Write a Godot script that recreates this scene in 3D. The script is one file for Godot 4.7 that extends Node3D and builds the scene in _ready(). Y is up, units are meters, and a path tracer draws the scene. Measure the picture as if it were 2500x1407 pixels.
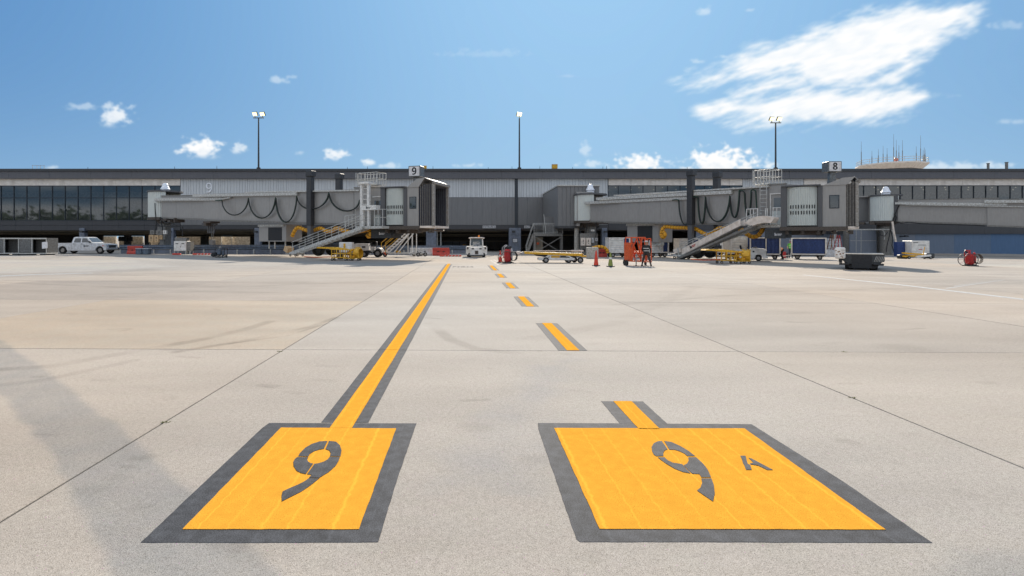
extends Node3D

# Calibration of the place: the eye stands 1.7 m above the apron, looking along -z; a picture 2500 wide has a
# focal length of 1400 and its vanishing point at (1136, 584). The apron falls to the right by SL.
const F := 1400.0
const VX := 1136.0
const VY := 584.0
const EYE := 1.7
const SL := 0.0042
const ZF := 78.0

var M := {}
var taken := {}
var rng := RandomNumberGenerator.new()


class B:
	var v := PackedVector3Array()
	var n := PackedVector3Array()
	var u := PackedVector2Array()
	var u2 := PackedVector2Array()
	var c := PackedColorArray()
	var col := Color(1, 1, 1)
	var use_col := false

	func vert(p: Vector3, nn: Vector3, uv := Vector2.ZERO, uv2 := Vector2.ZERO) -> void:
		v.append(p)
		n.append(nn)
		u.append(uv)
		u2.append(uv2)
		c.append(col)

	func tri(a: Vector3, b: Vector3, d: Vector3, na: Vector3, nb: Vector3, nd: Vector3, ua := Vector2.ZERO, ub := Vector2.ZERO, ud := Vector2.ZERO) -> void:
		if (b - a).cross(d - a).dot(na + nb + nd) > 0.0:
			vert(a, na, ua)
			vert(d, nd, ud)
			vert(b, nb, ub)
		else:
			vert(a, na, ua)
			vert(b, nb, ub)
			vert(d, nd, ud)

	func quad(a: Vector3, b: Vector3, d: Vector3, e: Vector3, nn: Vector3) -> void:
		tri(a, b, d, nn, nn, nn)
		tri(a, d, e, nn, nn, nn)

	func quads(a: Vector3, b: Vector3, d: Vector3, e: Vector3, na: Vector3, nb: Vector3, nd: Vector3, ne: Vector3) -> void:
		tri(a, b, d, na, nb, nd)
		tri(a, d, e, na, nd, ne)

	func hexa(p: Array) -> void:
		# eight corners: 0-3 below, 4-7 above, both running round
		var mid := Vector3.ZERO
		for q in p:
			mid += q / 8.0
		for f in [[0, 1, 2, 3], [4, 5, 6, 7], [0, 1, 5, 4], [1, 2, 6, 5], [2, 3, 7, 6], [3, 0, 4, 7]]:
			var a: Vector3 = p[f[0]]
			var b: Vector3 = p[f[1]]
			var d: Vector3 = p[f[2]]
			var e: Vector3 = p[f[3]]
			var nn := (d - a).cross(e - b)
			if nn.length() < 1e-9:
				continue
			nn = nn.normalized()
			if nn.dot((a + b + d + e) / 4.0 - mid) < 0.0:
				nn = -nn
			quad(a, b, d, e, nn)

	func box(at: Vector3, s: Vector3, bs := Basis()) -> void:
		var h := s / 2.0
		var p := []
		for y in [-1, 1]:
			for xz in [[-1, -1], [1, -1], [1, 1], [-1, 1]]:
				p.append(at + bs * Vector3(xz[0] * h.x, y * h.y, xz[1] * h.z))
		hexa(p)

	func mm(lo: Vector3, hi: Vector3) -> void:
		box((lo + hi) / 2.0, (hi - lo).abs())

	func bev(at: Vector3, s: Vector3, r: float, bs := Basis()) -> void:
		# a box with chamfered edges all round
		var h := s / 2.0
		r = minf(r, minf(h.x, minf(h.y, h.z)) * 0.9)
		var k := [Vector3(h.x, h.y - r, h.z - r), Vector3(h.x - r, h.y, h.z - r), Vector3(h.x - r, h.y - r, h.z)]
		for ax in 3:
			for sg in [-1.0, 1.0]:
				var q := []
				for st in [[-1, -1], [1, -1], [1, 1], [-1, 1]]:
					var w: Vector3 = k[ax]
					w[ax] *= sg
					w[(ax + 1) % 3] *= st[0]
					w[(ax + 2) % 3] *= st[1]
					q.append(at + bs * w)
				var nn := Vector3.ZERO
				nn[ax] = sg
				quad(q[0], q[1], q[2], q[3], bs * nn)
		for ax in 3:
			var bx := (ax + 1) % 3
			var cx := (ax + 2) % 3
			for sb in [-1.0, 1.0]:
				for sc in [-1.0, 1.0]:
					var a: Vector3 = k[bx]
					var b: Vector3 = k[cx]
					a[bx] *= sb
					a[cx] *= sc
					b[bx] *= sb
					b[cx] *= sc
					var a2 := a
					var b2 := b
					a2[ax] *= -1
					b2[ax] *= -1
					var nn := Vector3.ZERO
					nn[bx] = sb
					nn[cx] = sc
					quad(at + bs * a, at + bs * b, at + bs * b2, at + bs * a2, bs * nn.normalized())
		for sx in [-1.0, 1.0]:
			for sy in [-1.0, 1.0]:
				for sz in [-1.0, 1.0]:
					var s3 := Vector3(sx, sy, sz)
					var nn: Vector3 = bs * s3.normalized()
					tri(at + bs * (k[0] * s3), at + bs * (k[1] * s3), at + bs * (k[2] * s3), nn, nn, nn)

	func frame(dir: Vector3, up := Vector3.UP) -> Basis:
		var x := dir.normalized()
		if absf(x.dot(up)) > 0.99:
			up = Vector3.BACK
		var z := x.cross(up).normalized()
		return Basis(x, z.cross(x).normalized(), z)

	func beam(p: Vector3, q: Vector3, w: float, h: float, up := Vector3.UP) -> void:
		# square bar from p to q: h along up, w across
		box((p + q) / 2.0, Vector3(p.distance_to(q), h, w), frame(q - p, up))

	func cyl(p: Vector3, q: Vector3, r0: float, r1 := -1.0, sides := 12, caps := true) -> void:
		if r1 < 0.0:
			r1 = r0
		var bs := frame(q - p)
		for i in sides:
			var a := TAU * i / sides
			var b := TAU * (i + 1) / sides
			var da := bs.y * cos(a) + bs.z * sin(a)
			var db := bs.y * cos(b) + bs.z * sin(b)
			quads(p + da * r0, p + db * r0, q + db * r1, q + da * r1, da, db, db, da)
			if caps:
				tri(p, p + da * r0, p + db * r0, -bs.x, -bs.x, -bs.x)
				tri(q, q + da * r1, q + db * r1, bs.x, bs.x, bs.x)

	func tube(pts: Array, r: float, sides := 6, closed := false) -> void:
		var m := pts.size()
		var rings := []
		var side := Vector3.ZERO
		for i in m:
			var a: Vector3 = pts[(i - 1 + m) % m] if closed or i > 0 else pts[0]
			var b: Vector3 = pts[(i + 1) % m] if closed or i < m - 1 else pts[m - 1]
			var t := (b - a).normalized()
			if side == Vector3.ZERO:
				side = t.cross(Vector3.UP if absf(t.y) < 0.95 else Vector3.RIGHT).normalized()
			side = (side - t * side.dot(t)).normalized()
			var up := side.cross(t)
			var ring := []
			for k in sides:
				var an := TAU * k / sides
				ring.append(side * cos(an) + up * sin(an))
			rings.append(ring)
		for i in (m if closed else m - 1):
			var j := (i + 1) % m
			for k in sides:
				var k2 := (k + 1) % sides
				quads(pts[i] + rings[i][k] * r, pts[i] + rings[i][k2] * r, pts[j] + rings[j][k2] * r, pts[j] + rings[j][k] * r, rings[i][k], rings[i][k2], rings[j][k2], rings[j][k])

	func prism(poly: Array, lo: float, hi: float, xf := Transform3D()) -> void:
		# poly in the local xy plane, from z = lo to hi
		var pp := PackedVector2Array()
		for q in poly:
			pp.append(q)
		if Geometry2D.is_polygon_clockwise(pp):
			pp.reverse()
		var idx := Geometry2D.triangulate_polygon(pp)
		var nz: Vector3 = xf.basis * Vector3(0, 0, 1)
		for i in range(0, idx.size(), 3):
			var q := []
			for k in 3:
				q.append(pp[idx[i + k]])
			tri(xf * Vector3(q[0].x, q[0].y, hi), xf * Vector3(q[1].x, q[1].y, hi), xf * Vector3(q[2].x, q[2].y, hi), nz, nz, nz)
			tri(xf * Vector3(q[0].x, q[0].y, lo), xf * Vector3(q[1].x, q[1].y, lo), xf * Vector3(q[2].x, q[2].y, lo), -nz, -nz, -nz)
		for i in pp.size():
			var a := pp[i]
			var b := pp[(i + 1) % pp.size()]
			var nn: Vector3 = (xf.basis * Vector3(b.y - a.y, a.x - b.x, 0)).normalized()
			quad(xf * Vector3(a.x, a.y, lo), xf * Vector3(b.x, b.y, lo), xf * Vector3(b.x, b.y, hi), xf * Vector3(a.x, a.y, hi), nn)

	func lathe(prof: Array, at: Vector3, sides := 16, axis := Vector3.UP) -> void:
		# prof: (radius, height) pairs along the axis
		var bs := frame(axis)
		for i in prof.size() - 1:
			var a: Vector2 = prof[i]
			var b: Vector2 = prof[i + 1]
			var d := b - a
			if d.length() < 1e-6:
				continue
			var nr := Vector2(d.y, -d.x).normalized()
			for k in sides:
				var t0 := TAU * k / sides
				var t1 := TAU * (k + 1) / sides
				var e0 := bs.y * cos(t0) + bs.z * sin(t0)
				var e1 := bs.y * cos(t1) + bs.z * sin(t1)
				var n0 := e0 * nr.x + bs.x * nr.y
				var n1 := e1 * nr.x + bs.x * nr.y
				quads(at + e0 * a.x + bs.x * a.y, at + e1 * a.x + bs.x * a.y, at + e1 * b.x + bs.x * b.y, at + e0 * b.x + bs.x * b.y, n0, n1, n1, n0)

	func mesh() -> ArrayMesh:
		var arr := []
		arr.resize(Mesh.ARRAY_MAX)
		arr[Mesh.ARRAY_VERTEX] = v
		arr[Mesh.ARRAY_NORMAL] = n
		arr[Mesh.ARRAY_TEX_UV] = u
		if u2.size() == v.size():
			arr[Mesh.ARRAY_TEX_UV2] = u2
		if use_col:
			arr[Mesh.ARRAY_COLOR] = c
		var m := ArrayMesh.new()
		m.add_surface_from_arrays(Mesh.PRIMITIVE_TRIANGLES, arr)
		return m


# ---------------------------------------------------------------- places
func depth_of(px: float, py: float) -> float:
	return F * EYE / (py - VY - SL * (px - VX))


func at(px: float, py: float, z: float) -> Vector3:
	return Vector3((px - VX) / F * z, EYE - (py - VY) / F * z, -z)


func gy(x: float) -> float:
	return -SL * x


func gp(px: float, py: float) -> Vector3:
	var z := depth_of(px, py)
	var x := (px - VX) / F * z
	return Vector3(x, gy(x), -z)


func on_ground(px: float, z: float) -> Vector3:
	var x := (px - VX) / F * z
	return Vector3(x, gy(x), -z)


# ---------------------------------------------------------------- nodes
func numbered(called: String) -> String:
	if not taken.has(called):
		taken[called] = 0
		return called
	taken[called] += 1
	return "%s_%03d" % [called, taken[called]]


func tag(o: Node, label: String, category: String, group := "") -> void:
	o.set_meta("label", label)
	o.set_meta("category", category)
	if group:
		o.set_meta("group", group)


func thing(called: String, label: String, category: String, where := Vector3.ZERO, turn := 0.0, group := "") -> Node3D:
	var o := Node3D.new()
	o.name = numbered(called)
	add_child(o)
	o.position = where
	o.rotation.y = turn
	tag(o, label, category, group)
	return o


func structure(called: String) -> Node3D:
	var o := Node3D.new()
	o.name = called
	add_child(o)
	o.set_meta("kind", "structure")
	return o


func part(parent: Node, called: String, b, m: Material, xf := Transform3D()) -> MeshInstance3D:
	var o := MeshInstance3D.new()
	o.name = called
	o.mesh = b.mesh() if b is B else b
	o.material_override = m
	parent.add_child(o, true)
	o.transform = xf
	return o


func copy_of(root: Node3D, where: Vector3, turn: float, label := "") -> Node3D:
	var base := String(root.name)
	var rx := RegEx.create_from_string("_[0-9]{3}$")
	base = rx.sub(base, "")
	var o: Node3D = root.duplicate()
	o.name = numbered(base)
	add_child(o)
	o.position = where
	o.rotation.y = turn
	if label:
		o.set_meta("label", label)
	return o


func letters(parent: Node, called: String, words: String, size: float, deep: float, m: Material, xf: Transform3D, weight := 400, serif := false) -> MeshInstance3D:
	var t := TextMesh.new()
	var f := SystemFont.new()
	f.font_names = PackedStringArray(["Droid Serif" if serif else "Droid Sans"])
	f.font_weight = weight
	t.font = f
	t.text = words
	t.font_size = 64
	t.pixel_size = size / 46.0
	t.depth = deep
	t.curve_step = 2.0
	return part(parent, called, t, m, xf)


# ---------------------------------------------------------------- materials
func lin(r: float, g: float, b: float) -> Color:
	return Color(r, g, b).linear_to_srgb()


func mat(called: String, col: Color, rough := 0.7, metal := 0.0, tex := "", scale := 0.4) -> StandardMaterial3D:
	var m := StandardMaterial3D.new()
	m.resource_name = called
	m.albedo_color = col
	m.roughness = rough
	m.metallic = metal
	if tex:
		m.albedo_texture = M[tex]
		m.uv1_triplanar = true
		m.uv1_scale = Vector3.ONE * scale
	M[called] = m
	return m


func noise(seed_: int, freq: float, octaves := 4, kind := FastNoiseLite.TYPE_SIMPLEX_SMOOTH) -> FastNoiseLite:
	var f := FastNoiseLite.new()
	f.seed = seed_
	f.noise_type = kind
	f.frequency = freq
	f.fractal_type = FastNoiseLite.FRACTAL_FBM
	f.fractal_octaves = octaves
	return f


func gray_tex(seed_: int, freq: float, lo: float, hi: float, warm := 0.0, size := 512) -> ImageTexture:
	# a seamless patchy tone between lo and hi
	var im := noise(seed_, freq, 5).get_seamless_image(size, size)
	im.convert(Image.FORMAT_L8)
	var fine := noise(seed_ + 7, 0.21, 2).get_seamless_image(size, size)
	fine.convert(Image.FORMAT_L8)
	var a := im.get_data()
	var b := fine.get_data()
	var d := PackedByteArray()
	d.resize(size * size * 3)
	for i in size * size:
		var t := clampf((a[i] / 255.0 - 0.5) * 1.5 + 0.5, 0, 1) * 0.92 + b[i] / 255.0 * 0.08
		var g := lerpf(lo, hi, t) * 255.0
		d[i * 3] = int(g)
		d[i * 3 + 1] = int(g * (1.0 - warm * (1.0 - t) * 0.5))
		d[i * 3 + 2] = int(g * (1.0 - warm * (1.0 - t)))
	return ImageTexture.create_from_image(Image.create_from_data(size, size, false, Image.FORMAT_RGB8, d))


func streak_tex(seed_: int, lo: float, hi: float) -> ImageTexture:
	# weathered sheet metal: blotches drawn out downwards
	var size := 512
	var f := noise(seed_, 1.0, 4)
	var g := noise(seed_ + 3, 1.0, 3)
	var d := PackedByteArray()
	d.resize(size * size * 3)
	for y in size:
		for x in size:
			var a := TAU * x / size
			var cx := cos(a) * 3.0
			var cy := sin(a) * 3.0
			var t := 0.5 + 0.5 * f.get_noise_3d(cx * 2.2, cy * 2.2, y * 0.006) + 0.25 * g.get_noise_3d(cx * 0.6, cy * 0.6, y * 0.012)
			var w := lerpf(lo, hi, clampf(t, 0, 1)) * 255.0
			var i := (y * size + x) * 3
			d[i] = int(w)
			d[i + 1] = int(w * 0.995)
			d[i + 2] = int(w * 0.985)
	return ImageTexture.create_from_image(Image.create_from_data(size, size, false, Image.FORMAT_RGB8, d))


# ---------------------------------------------------------------- air, sun, sky
const SUN_TO := Vector3(0.36, 1.0, -1.6)
const EXPOSURE := 1.5
const ROOM := 1.4


func light_and_camera() -> void:
	var cam := Camera3D.new()
	cam.name = "camera"
	cam.projection = Camera3D.PROJECTION_FRUSTUM
	cam.near = 0.1
	cam.far = 2000.0
	cam.size = 1407.0 / F * 0.1
	cam.frustum_offset = Vector2(1250.0 - VX, VY - 703.5) / F * 0.1
	cam.position = Vector3(0, EYE, 0)
	add_child(cam)
	cam.current = true

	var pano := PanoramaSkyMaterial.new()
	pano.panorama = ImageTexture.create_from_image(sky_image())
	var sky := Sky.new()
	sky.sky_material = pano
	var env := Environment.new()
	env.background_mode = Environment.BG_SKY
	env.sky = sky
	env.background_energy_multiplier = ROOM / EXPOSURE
	env.tonemap_mode = Environment.TONE_MAPPER_LINEAR
	env.tonemap_exposure = EXPOSURE
	env.sdfgi_enabled = true
	env.ssao_enabled = true
	env.ssil_enabled = true
	var we := WorldEnvironment.new()
	we.name = "world_environment"
	we.environment = env
	add_child(we)

	var sun := DirectionalLight3D.new()
	sun.name = "sun"
	sun.light_energy = 1.5
	sun.light_color = Color(1.0, 0.955, 0.89)
	sun.light_angular_distance = 0.55
	sun.shadow_enabled = true
	add_child(sun)
	sun.look_at_from_position(SUN_TO * 50.0, Vector3.ZERO, Vector3.UP)


func held(c: Color, k := 1.0) -> Color:
	var l := c.srgb_to_linear()
	return Color(l.r * k / ROOM, l.g * k / ROOM, l.b * k / ROOM).linear_to_srgb()


func air(dir: Vector3) -> Color:
	# clear air: deeper blue upwards and away from the sun, pale towards the horizon and the sun
	var e := rad_to_deg(asin(clampf(dir.y, -1, 1)))
	var s := rad_to_deg(acos(clampf(dir.dot(SUN_TO.normalized()), -1, 1)))
	var near := exp(-pow(s / 46.0, 2.0))
	var deep := Color(0.21, 0.43, 0.695)
	var mid := Color(0.62, 0.80, 0.955)
	var top := deep.lerp(mid, near)
	var low := Color(0.60, 0.735, 0.845).lerp(Color(0.775, 0.90, 0.97), near * 0.9 + 0.1)
	var t := exp(-maxf(e, 0.0) / 11.0)
	return top.lerp(low, t)


func inside_px(poly: PackedVector2Array, p: Vector2) -> float:
	# distance to the outline, positive within
	var d := 1e9
	for i in poly.size():
		var q := Geometry2D.get_closest_point_to_segment(p, poly[i], poly[(i + 1) % poly.size()])
		d = minf(d, q.distance_to(p))
	return d if Geometry2D.is_point_in_polygon(p, poly) else -d


func sky_image() -> Image:
	var w := 4096
	var h := 2048
	var small := Image.create(512, 256, false, Image.FORMAT_RGBF)
	var far := noise(17, 0.55, 5)
	for y in 256:
		var up := (0.5 - (y + 0.5) / 256.0) * PI
		for x in 512:
			var a := (x + 0.5) / 512.0 * TAU
			var dir := Vector3(sin(a) * cos(up), sin(up), -cos(a) * cos(up))
			var c := air(dir)
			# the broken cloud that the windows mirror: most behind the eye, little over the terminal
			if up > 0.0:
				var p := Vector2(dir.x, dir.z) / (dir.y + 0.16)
				var behind := smoothstep(0.55, 1.9, absf(wrapf(a, -PI, PI))) * 0.75 + smoothstep(0.5, 1.1, up) * 0.25  # cover behind the eye is raised to light the shaded facade
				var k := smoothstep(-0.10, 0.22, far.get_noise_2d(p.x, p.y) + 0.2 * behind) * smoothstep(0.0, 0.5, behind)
				var rear_fill := smoothstep(0.6, 2.2, absf(wrapf(a, -PI, PI)))  # extra cloud brightness behind the eye, added to fill the facade
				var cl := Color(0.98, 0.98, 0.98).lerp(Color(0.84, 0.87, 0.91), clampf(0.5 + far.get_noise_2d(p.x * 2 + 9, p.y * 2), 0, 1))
				c = held(c).lerp(held(cl, 1.0 + 0.35 * rear_fill), k * 0.92)
			else:
				c = held(c)
			small.set_pixel(x, y, c if up > -0.02 else held(Color(0.55, 0.53, 0.5)))
	small.resize(w, h, Image.INTERPOLATE_BILINEAR)
	small.convert(Image.FORMAT_RGB8)
	var im := small
	# ice cloud, drawn out by the wind: outlines as (across, up) of the direction, in 1/1400
	var ice := []
	for o in [
		[[160, 590], [450, 480], [640, 370], [1000, 250], [1350, 130], [1750, 60], [2080, 45], [2200, 70], [2150, 170], [1950, 230], [1840, 350], [1700, 430], [1500, 500], [1350, 560], [1200, 590], [1050, 540], [950, 470], [800, 470], [640, 510], [480, 510], [300, 580]],
		[[300, 740], [480, 700], [800, 650], [1100, 605], [1300, 620], [1680, 600], [1810, 650], [1750, 730], [1500, 790], [1270, 815], [1050, 800], [880, 805], [600, 850], [560, 845], [700, 790], [480, 790], [330, 770]],
		[[520, 642], [640, 605], [760, 580], [1020, 528], [1015, 560], [940, 592], [800, 600], [600, 636]],
		[[1340, 580], [1500, 530], [1620, 480], [1740, 420], [1730, 450], [1650, 520], [1640, 560], [1450, 590]],
	]:
		var pp := PackedVector2Array()
		for q in o:
			pp.append(Vector2(1600 + q[0] / 2.7778, q[1] / 2.7778))
		ice.append(pp)
	var n1 := noise(11, 0.011, 5)
	var n2 := noise(12, 0.05, 4)
	var n3 := noise(13, 0.02, 5)
	# heaps: centre, half width, half height, thickness
	var heaps := [
		[283, 286, 44, 28, 0.85], [205, 262, 46, 10, 0.42], [262, 258, 18, 14, 0.6], [492, 363, 52, 28, 1.05], [585, 363, 28, 15, 0.7], [817, 378, 32, 18, 0.85], [900, 397, 20, 11, 0.8],
		[731, 373, 16, 7, 0.4], [677, 196, 26, 11, 0.45], [712, 188, 16, 5, 0.28], [1568, 402, 66, 27, 1.1], [1762, 402, 98, 38, 1.25], [1880, 405, 26, 14, 0.8], [1428, 366, 16, 20, 0.42], [1447, 402, 40, 10, 0.5],
		[955, 405, 30, 8, 0.5], [1140, 404, 34, 7, 0.42], [130, 409, 22, 7, 0.5], [1720, 28, 24, 13, 0.42], [1829, 25, 16, 6, 0.35], [1380, 186, 28, 5, 0.16], [1185, 130, 120, 12, 0.14],
		[2350, 408, 140, 14, 0.55], [2465, 62, 50, 13, 0.28], [2475, 297, 44, 8, 0.3], [2255, 232, 60, 10, 0.22], [1705, 150, 20, 6, 0.35], [1775, 139, 26, 5, 0.35],
		[-240, 330, 60, 30, 0.8], [-420, 380, 90, 30, 0.9], [2760, 380, 110, 40, 1.0], [2980, 250, 160, 40, 0.5], [3300, 390, 120, 30, 0.9],
	]
	var x0 := int(atan2(-800.0 - VX, F) / TAU * w)
	var x1 := int(atan2(3500.0 - VX, F) / TAU * w)
	for x in range(x0, x1):
		var a := (x + 0.5) / w * TAU
		var px := VX + F * tan(a)
		for y in range(int(h * 0.5 - 25.0 / 180.0 * h), h / 2 - 40):
			var up := (0.5 - (y + 0.5) / h) * PI
			var py := VY - F * tan(up) / cos(a)
			if py < -160.0 or py > 430.0:
				continue
			var p := Vector2(px, py)
			var dens := 0.0
			var dim := 0.0
			if px > 1600 and px < 2450 and py < 340:
				var r := p.rotated(deg_to_rad(17.0))
				var wob := n1.get_noise_2d(r.x * 0.6, r.y * 2.0) * 24.0 + n2.get_noise_2d(r.x * 0.4, r.y * 1.5) * 12.0
				for pp in ice:
					var s := inside_px(pp, p)
					if s > -60.0:
						dens = maxf(dens, smoothstep(-28.0, 24.0, s + wob + 2.0) * (0.95 + 0.16 * n3.get_noise_2d(r.x * 0.5, r.y * 2.0)))
				dens = clampf(dens, 0, 1)
			for k in heaps:
				var dx: float = (px - k[0]) / k[2]
				var dy: float = (py - k[1]) / k[3]
				if absf(dx) > 1.7 or absf(dy) > 1.9:
					continue
				var base_cut := smoothstep(1.15, 0.35, dy)
				var rr := sqrt(dx * dx + dy * dy)
				var f := 1.0 - rr + n2.get_noise_2d(px * 0.9, py * 1.2) * 0.55 + n3.get_noise_2d(px + 300, py * 1.4) * 0.7
				var dd: float = smoothstep(-0.15, 0.75, f) * base_cut * k[4]
				if dd > dens:
					dens = minf(dd, 1.0)
					dim = clampf(dy * 0.35 + 0.10 + n2.get_noise_2d(px * 0.7 + 90, py) * 0.35, 0.0, 0.4) * clampf(k[4], 0, 1)
			if dens > 0.004:
				var xx := posmod(x, w)
				var c := im.get_pixel(xx, y)
				im.set_pixel(xx, y, c.lerp(held(Color(1, 1, 1).lerp(Color(0.80, 0.86, 0.92), dim), 1.02), dens))
	return im


# ---------------------------------------------------------------- ground textures
const MAP_SIZE := 72.0


func grain_texture() -> ImageTexture:
	# broom-finished concrete: fine sand, dark pits, pale flecks of stone; one tile is 2.6 m
	var n := 1024
	var fine := noise(31, 0.33, 2).get_seamless_image(n, n)
	fine.convert(Image.FORMAT_L8)
	var mid := noise(32, 0.05, 4).get_seamless_image(n, n)
	mid.convert(Image.FORMAT_L8)
	var cell := FastNoiseLite.new()
	cell.seed = 33
	cell.noise_type = FastNoiseLite.TYPE_CELLULAR
	cell.frequency = 0.17
	cell.cellular_return_type = FastNoiseLite.RETURN_CELL_VALUE
	var stone := cell.get_seamless_image(n, n)
	stone.convert(Image.FORMAT_L8)
	var a := fine.get_data()
	var b := mid.get_data()
	var s := stone.get_data()
	var d := PackedByteArray()
	d.resize(n * n * 3)
	rng.seed = 5
	for i in n * n:
		var g := 0.835 + (a[i] - 128) / 255.0 * 0.25 + (b[i] - 128) / 255.0 * 0.07 + (rng.randf() - 0.5) * 0.22
		var warm := 0.0
		if s[i] > 238:
			g += 0.13
			warm = -0.015
		elif s[i] < 20:
			g -= 0.19
		elif s[i] > 120 and s[i] < 134:
			g -= 0.12
			warm = 0.02
		if a[i] < 62:
			g -= 0.14
		var q := clampf(g, 0, 1) * 255.0
		d[i * 3] = int(q)
		d[i * 3 + 1] = int(q * (1.0 - warm * 0.6))
		d[i * 3 + 2] = int(clampf(q * (1.0 - warm * 1.6), 0, 255))
	return ImageTexture.create_from_image(Image.create_from_data(n, n, false, Image.FORMAT_RGB8, d))


func stroke(im: Image, pts: Array, wide: float, tint: Color, strength: float, nz: FastNoiseLite) -> void:
	# a mark left on the concrete along pts (pixels of the photograph's ground), wide in metres
	var n := im.get_width()
	var sc := n / MAP_SIZE
	var w := []
	for q in pts:
		var g := gp(q[0], q[1])
		w.append(Vector2(g.x + MAP_SIZE / 2.0, -g.z))
	var lo: Vector2 = w[0]
	var hi: Vector2 = w[0]
	for q in w:
		lo = lo.min(q)
		hi = hi.max(q)
	lo -= Vector2.ONE * wide
	hi += Vector2.ONE * wide
	for y in range(maxi(0, int(lo.y * sc)), mini(n, int(hi.y * sc) + 1)):
		for x in range(maxi(0, int(lo.x * sc)), mini(n, int(hi.x * sc) + 1)):
			var p := Vector2(x + 0.5, y + 0.5) / sc
			var d := 1e9
			for i in w.size() - 1:
				d = minf(d, Geometry2D.get_closest_point_to_segment(p, w[i], w[i + 1]).distance_to(p))
			if d > wide:
				continue
			var k := smoothstep(wide, wide * 0.35, d) * strength * clampf(0.75 + nz.get_noise_2d(x * 1.0, y * 1.0) * 1.3, 0, 1)
			im.set_pixel(x, y, im.get_pixel(x, y) * Color(1, 1, 1).lerp(tint, k))


func area(im: Image, outline: Array, soft: float, tint: Color, strength: float, nz: FastNoiseLite, metres := false) -> void:
	var n := im.get_width()
	var sc := n / MAP_SIZE
	var w := PackedVector2Array()
	for q in outline:
		var g := Vector3(q[0], 0, -q[1]) if metres else gp(q[0], q[1])
		w.append(Vector2(g.x + MAP_SIZE / 2.0, -g.z))
	var lo := w[0]
	var hi := w[0]
	for q in w:
		lo = lo.min(q)
		hi = hi.max(q)
	lo -= Vector2.ONE * soft * 2.0
	hi += Vector2.ONE * soft * 2.0
	for y in range(maxi(0, int(lo.y * sc)), mini(n, int(hi.y * sc) + 1)):
		for x in range(maxi(0, int(lo.x * sc)), mini(n, int(hi.x * sc) + 1)):
			var p := Vector2(x + 0.5, y + 0.5) / sc
			var s := inside_px(w, p) + nz.get_noise_2d(x * 2.0, y * 2.0) * soft * 1.2
			var k := smoothstep(-soft, soft, s) * strength
			if k > 0.0:
				k *= clampf(0.93 + nz.get_noise_2d(x * 3.0 + 50, y * 3.0) * 0.35, 0, 1.1)
				im.set_pixel(x, y, im.get_pixel(x, y) * Color(1, 1, 1).lerp(tint, k))


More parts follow.
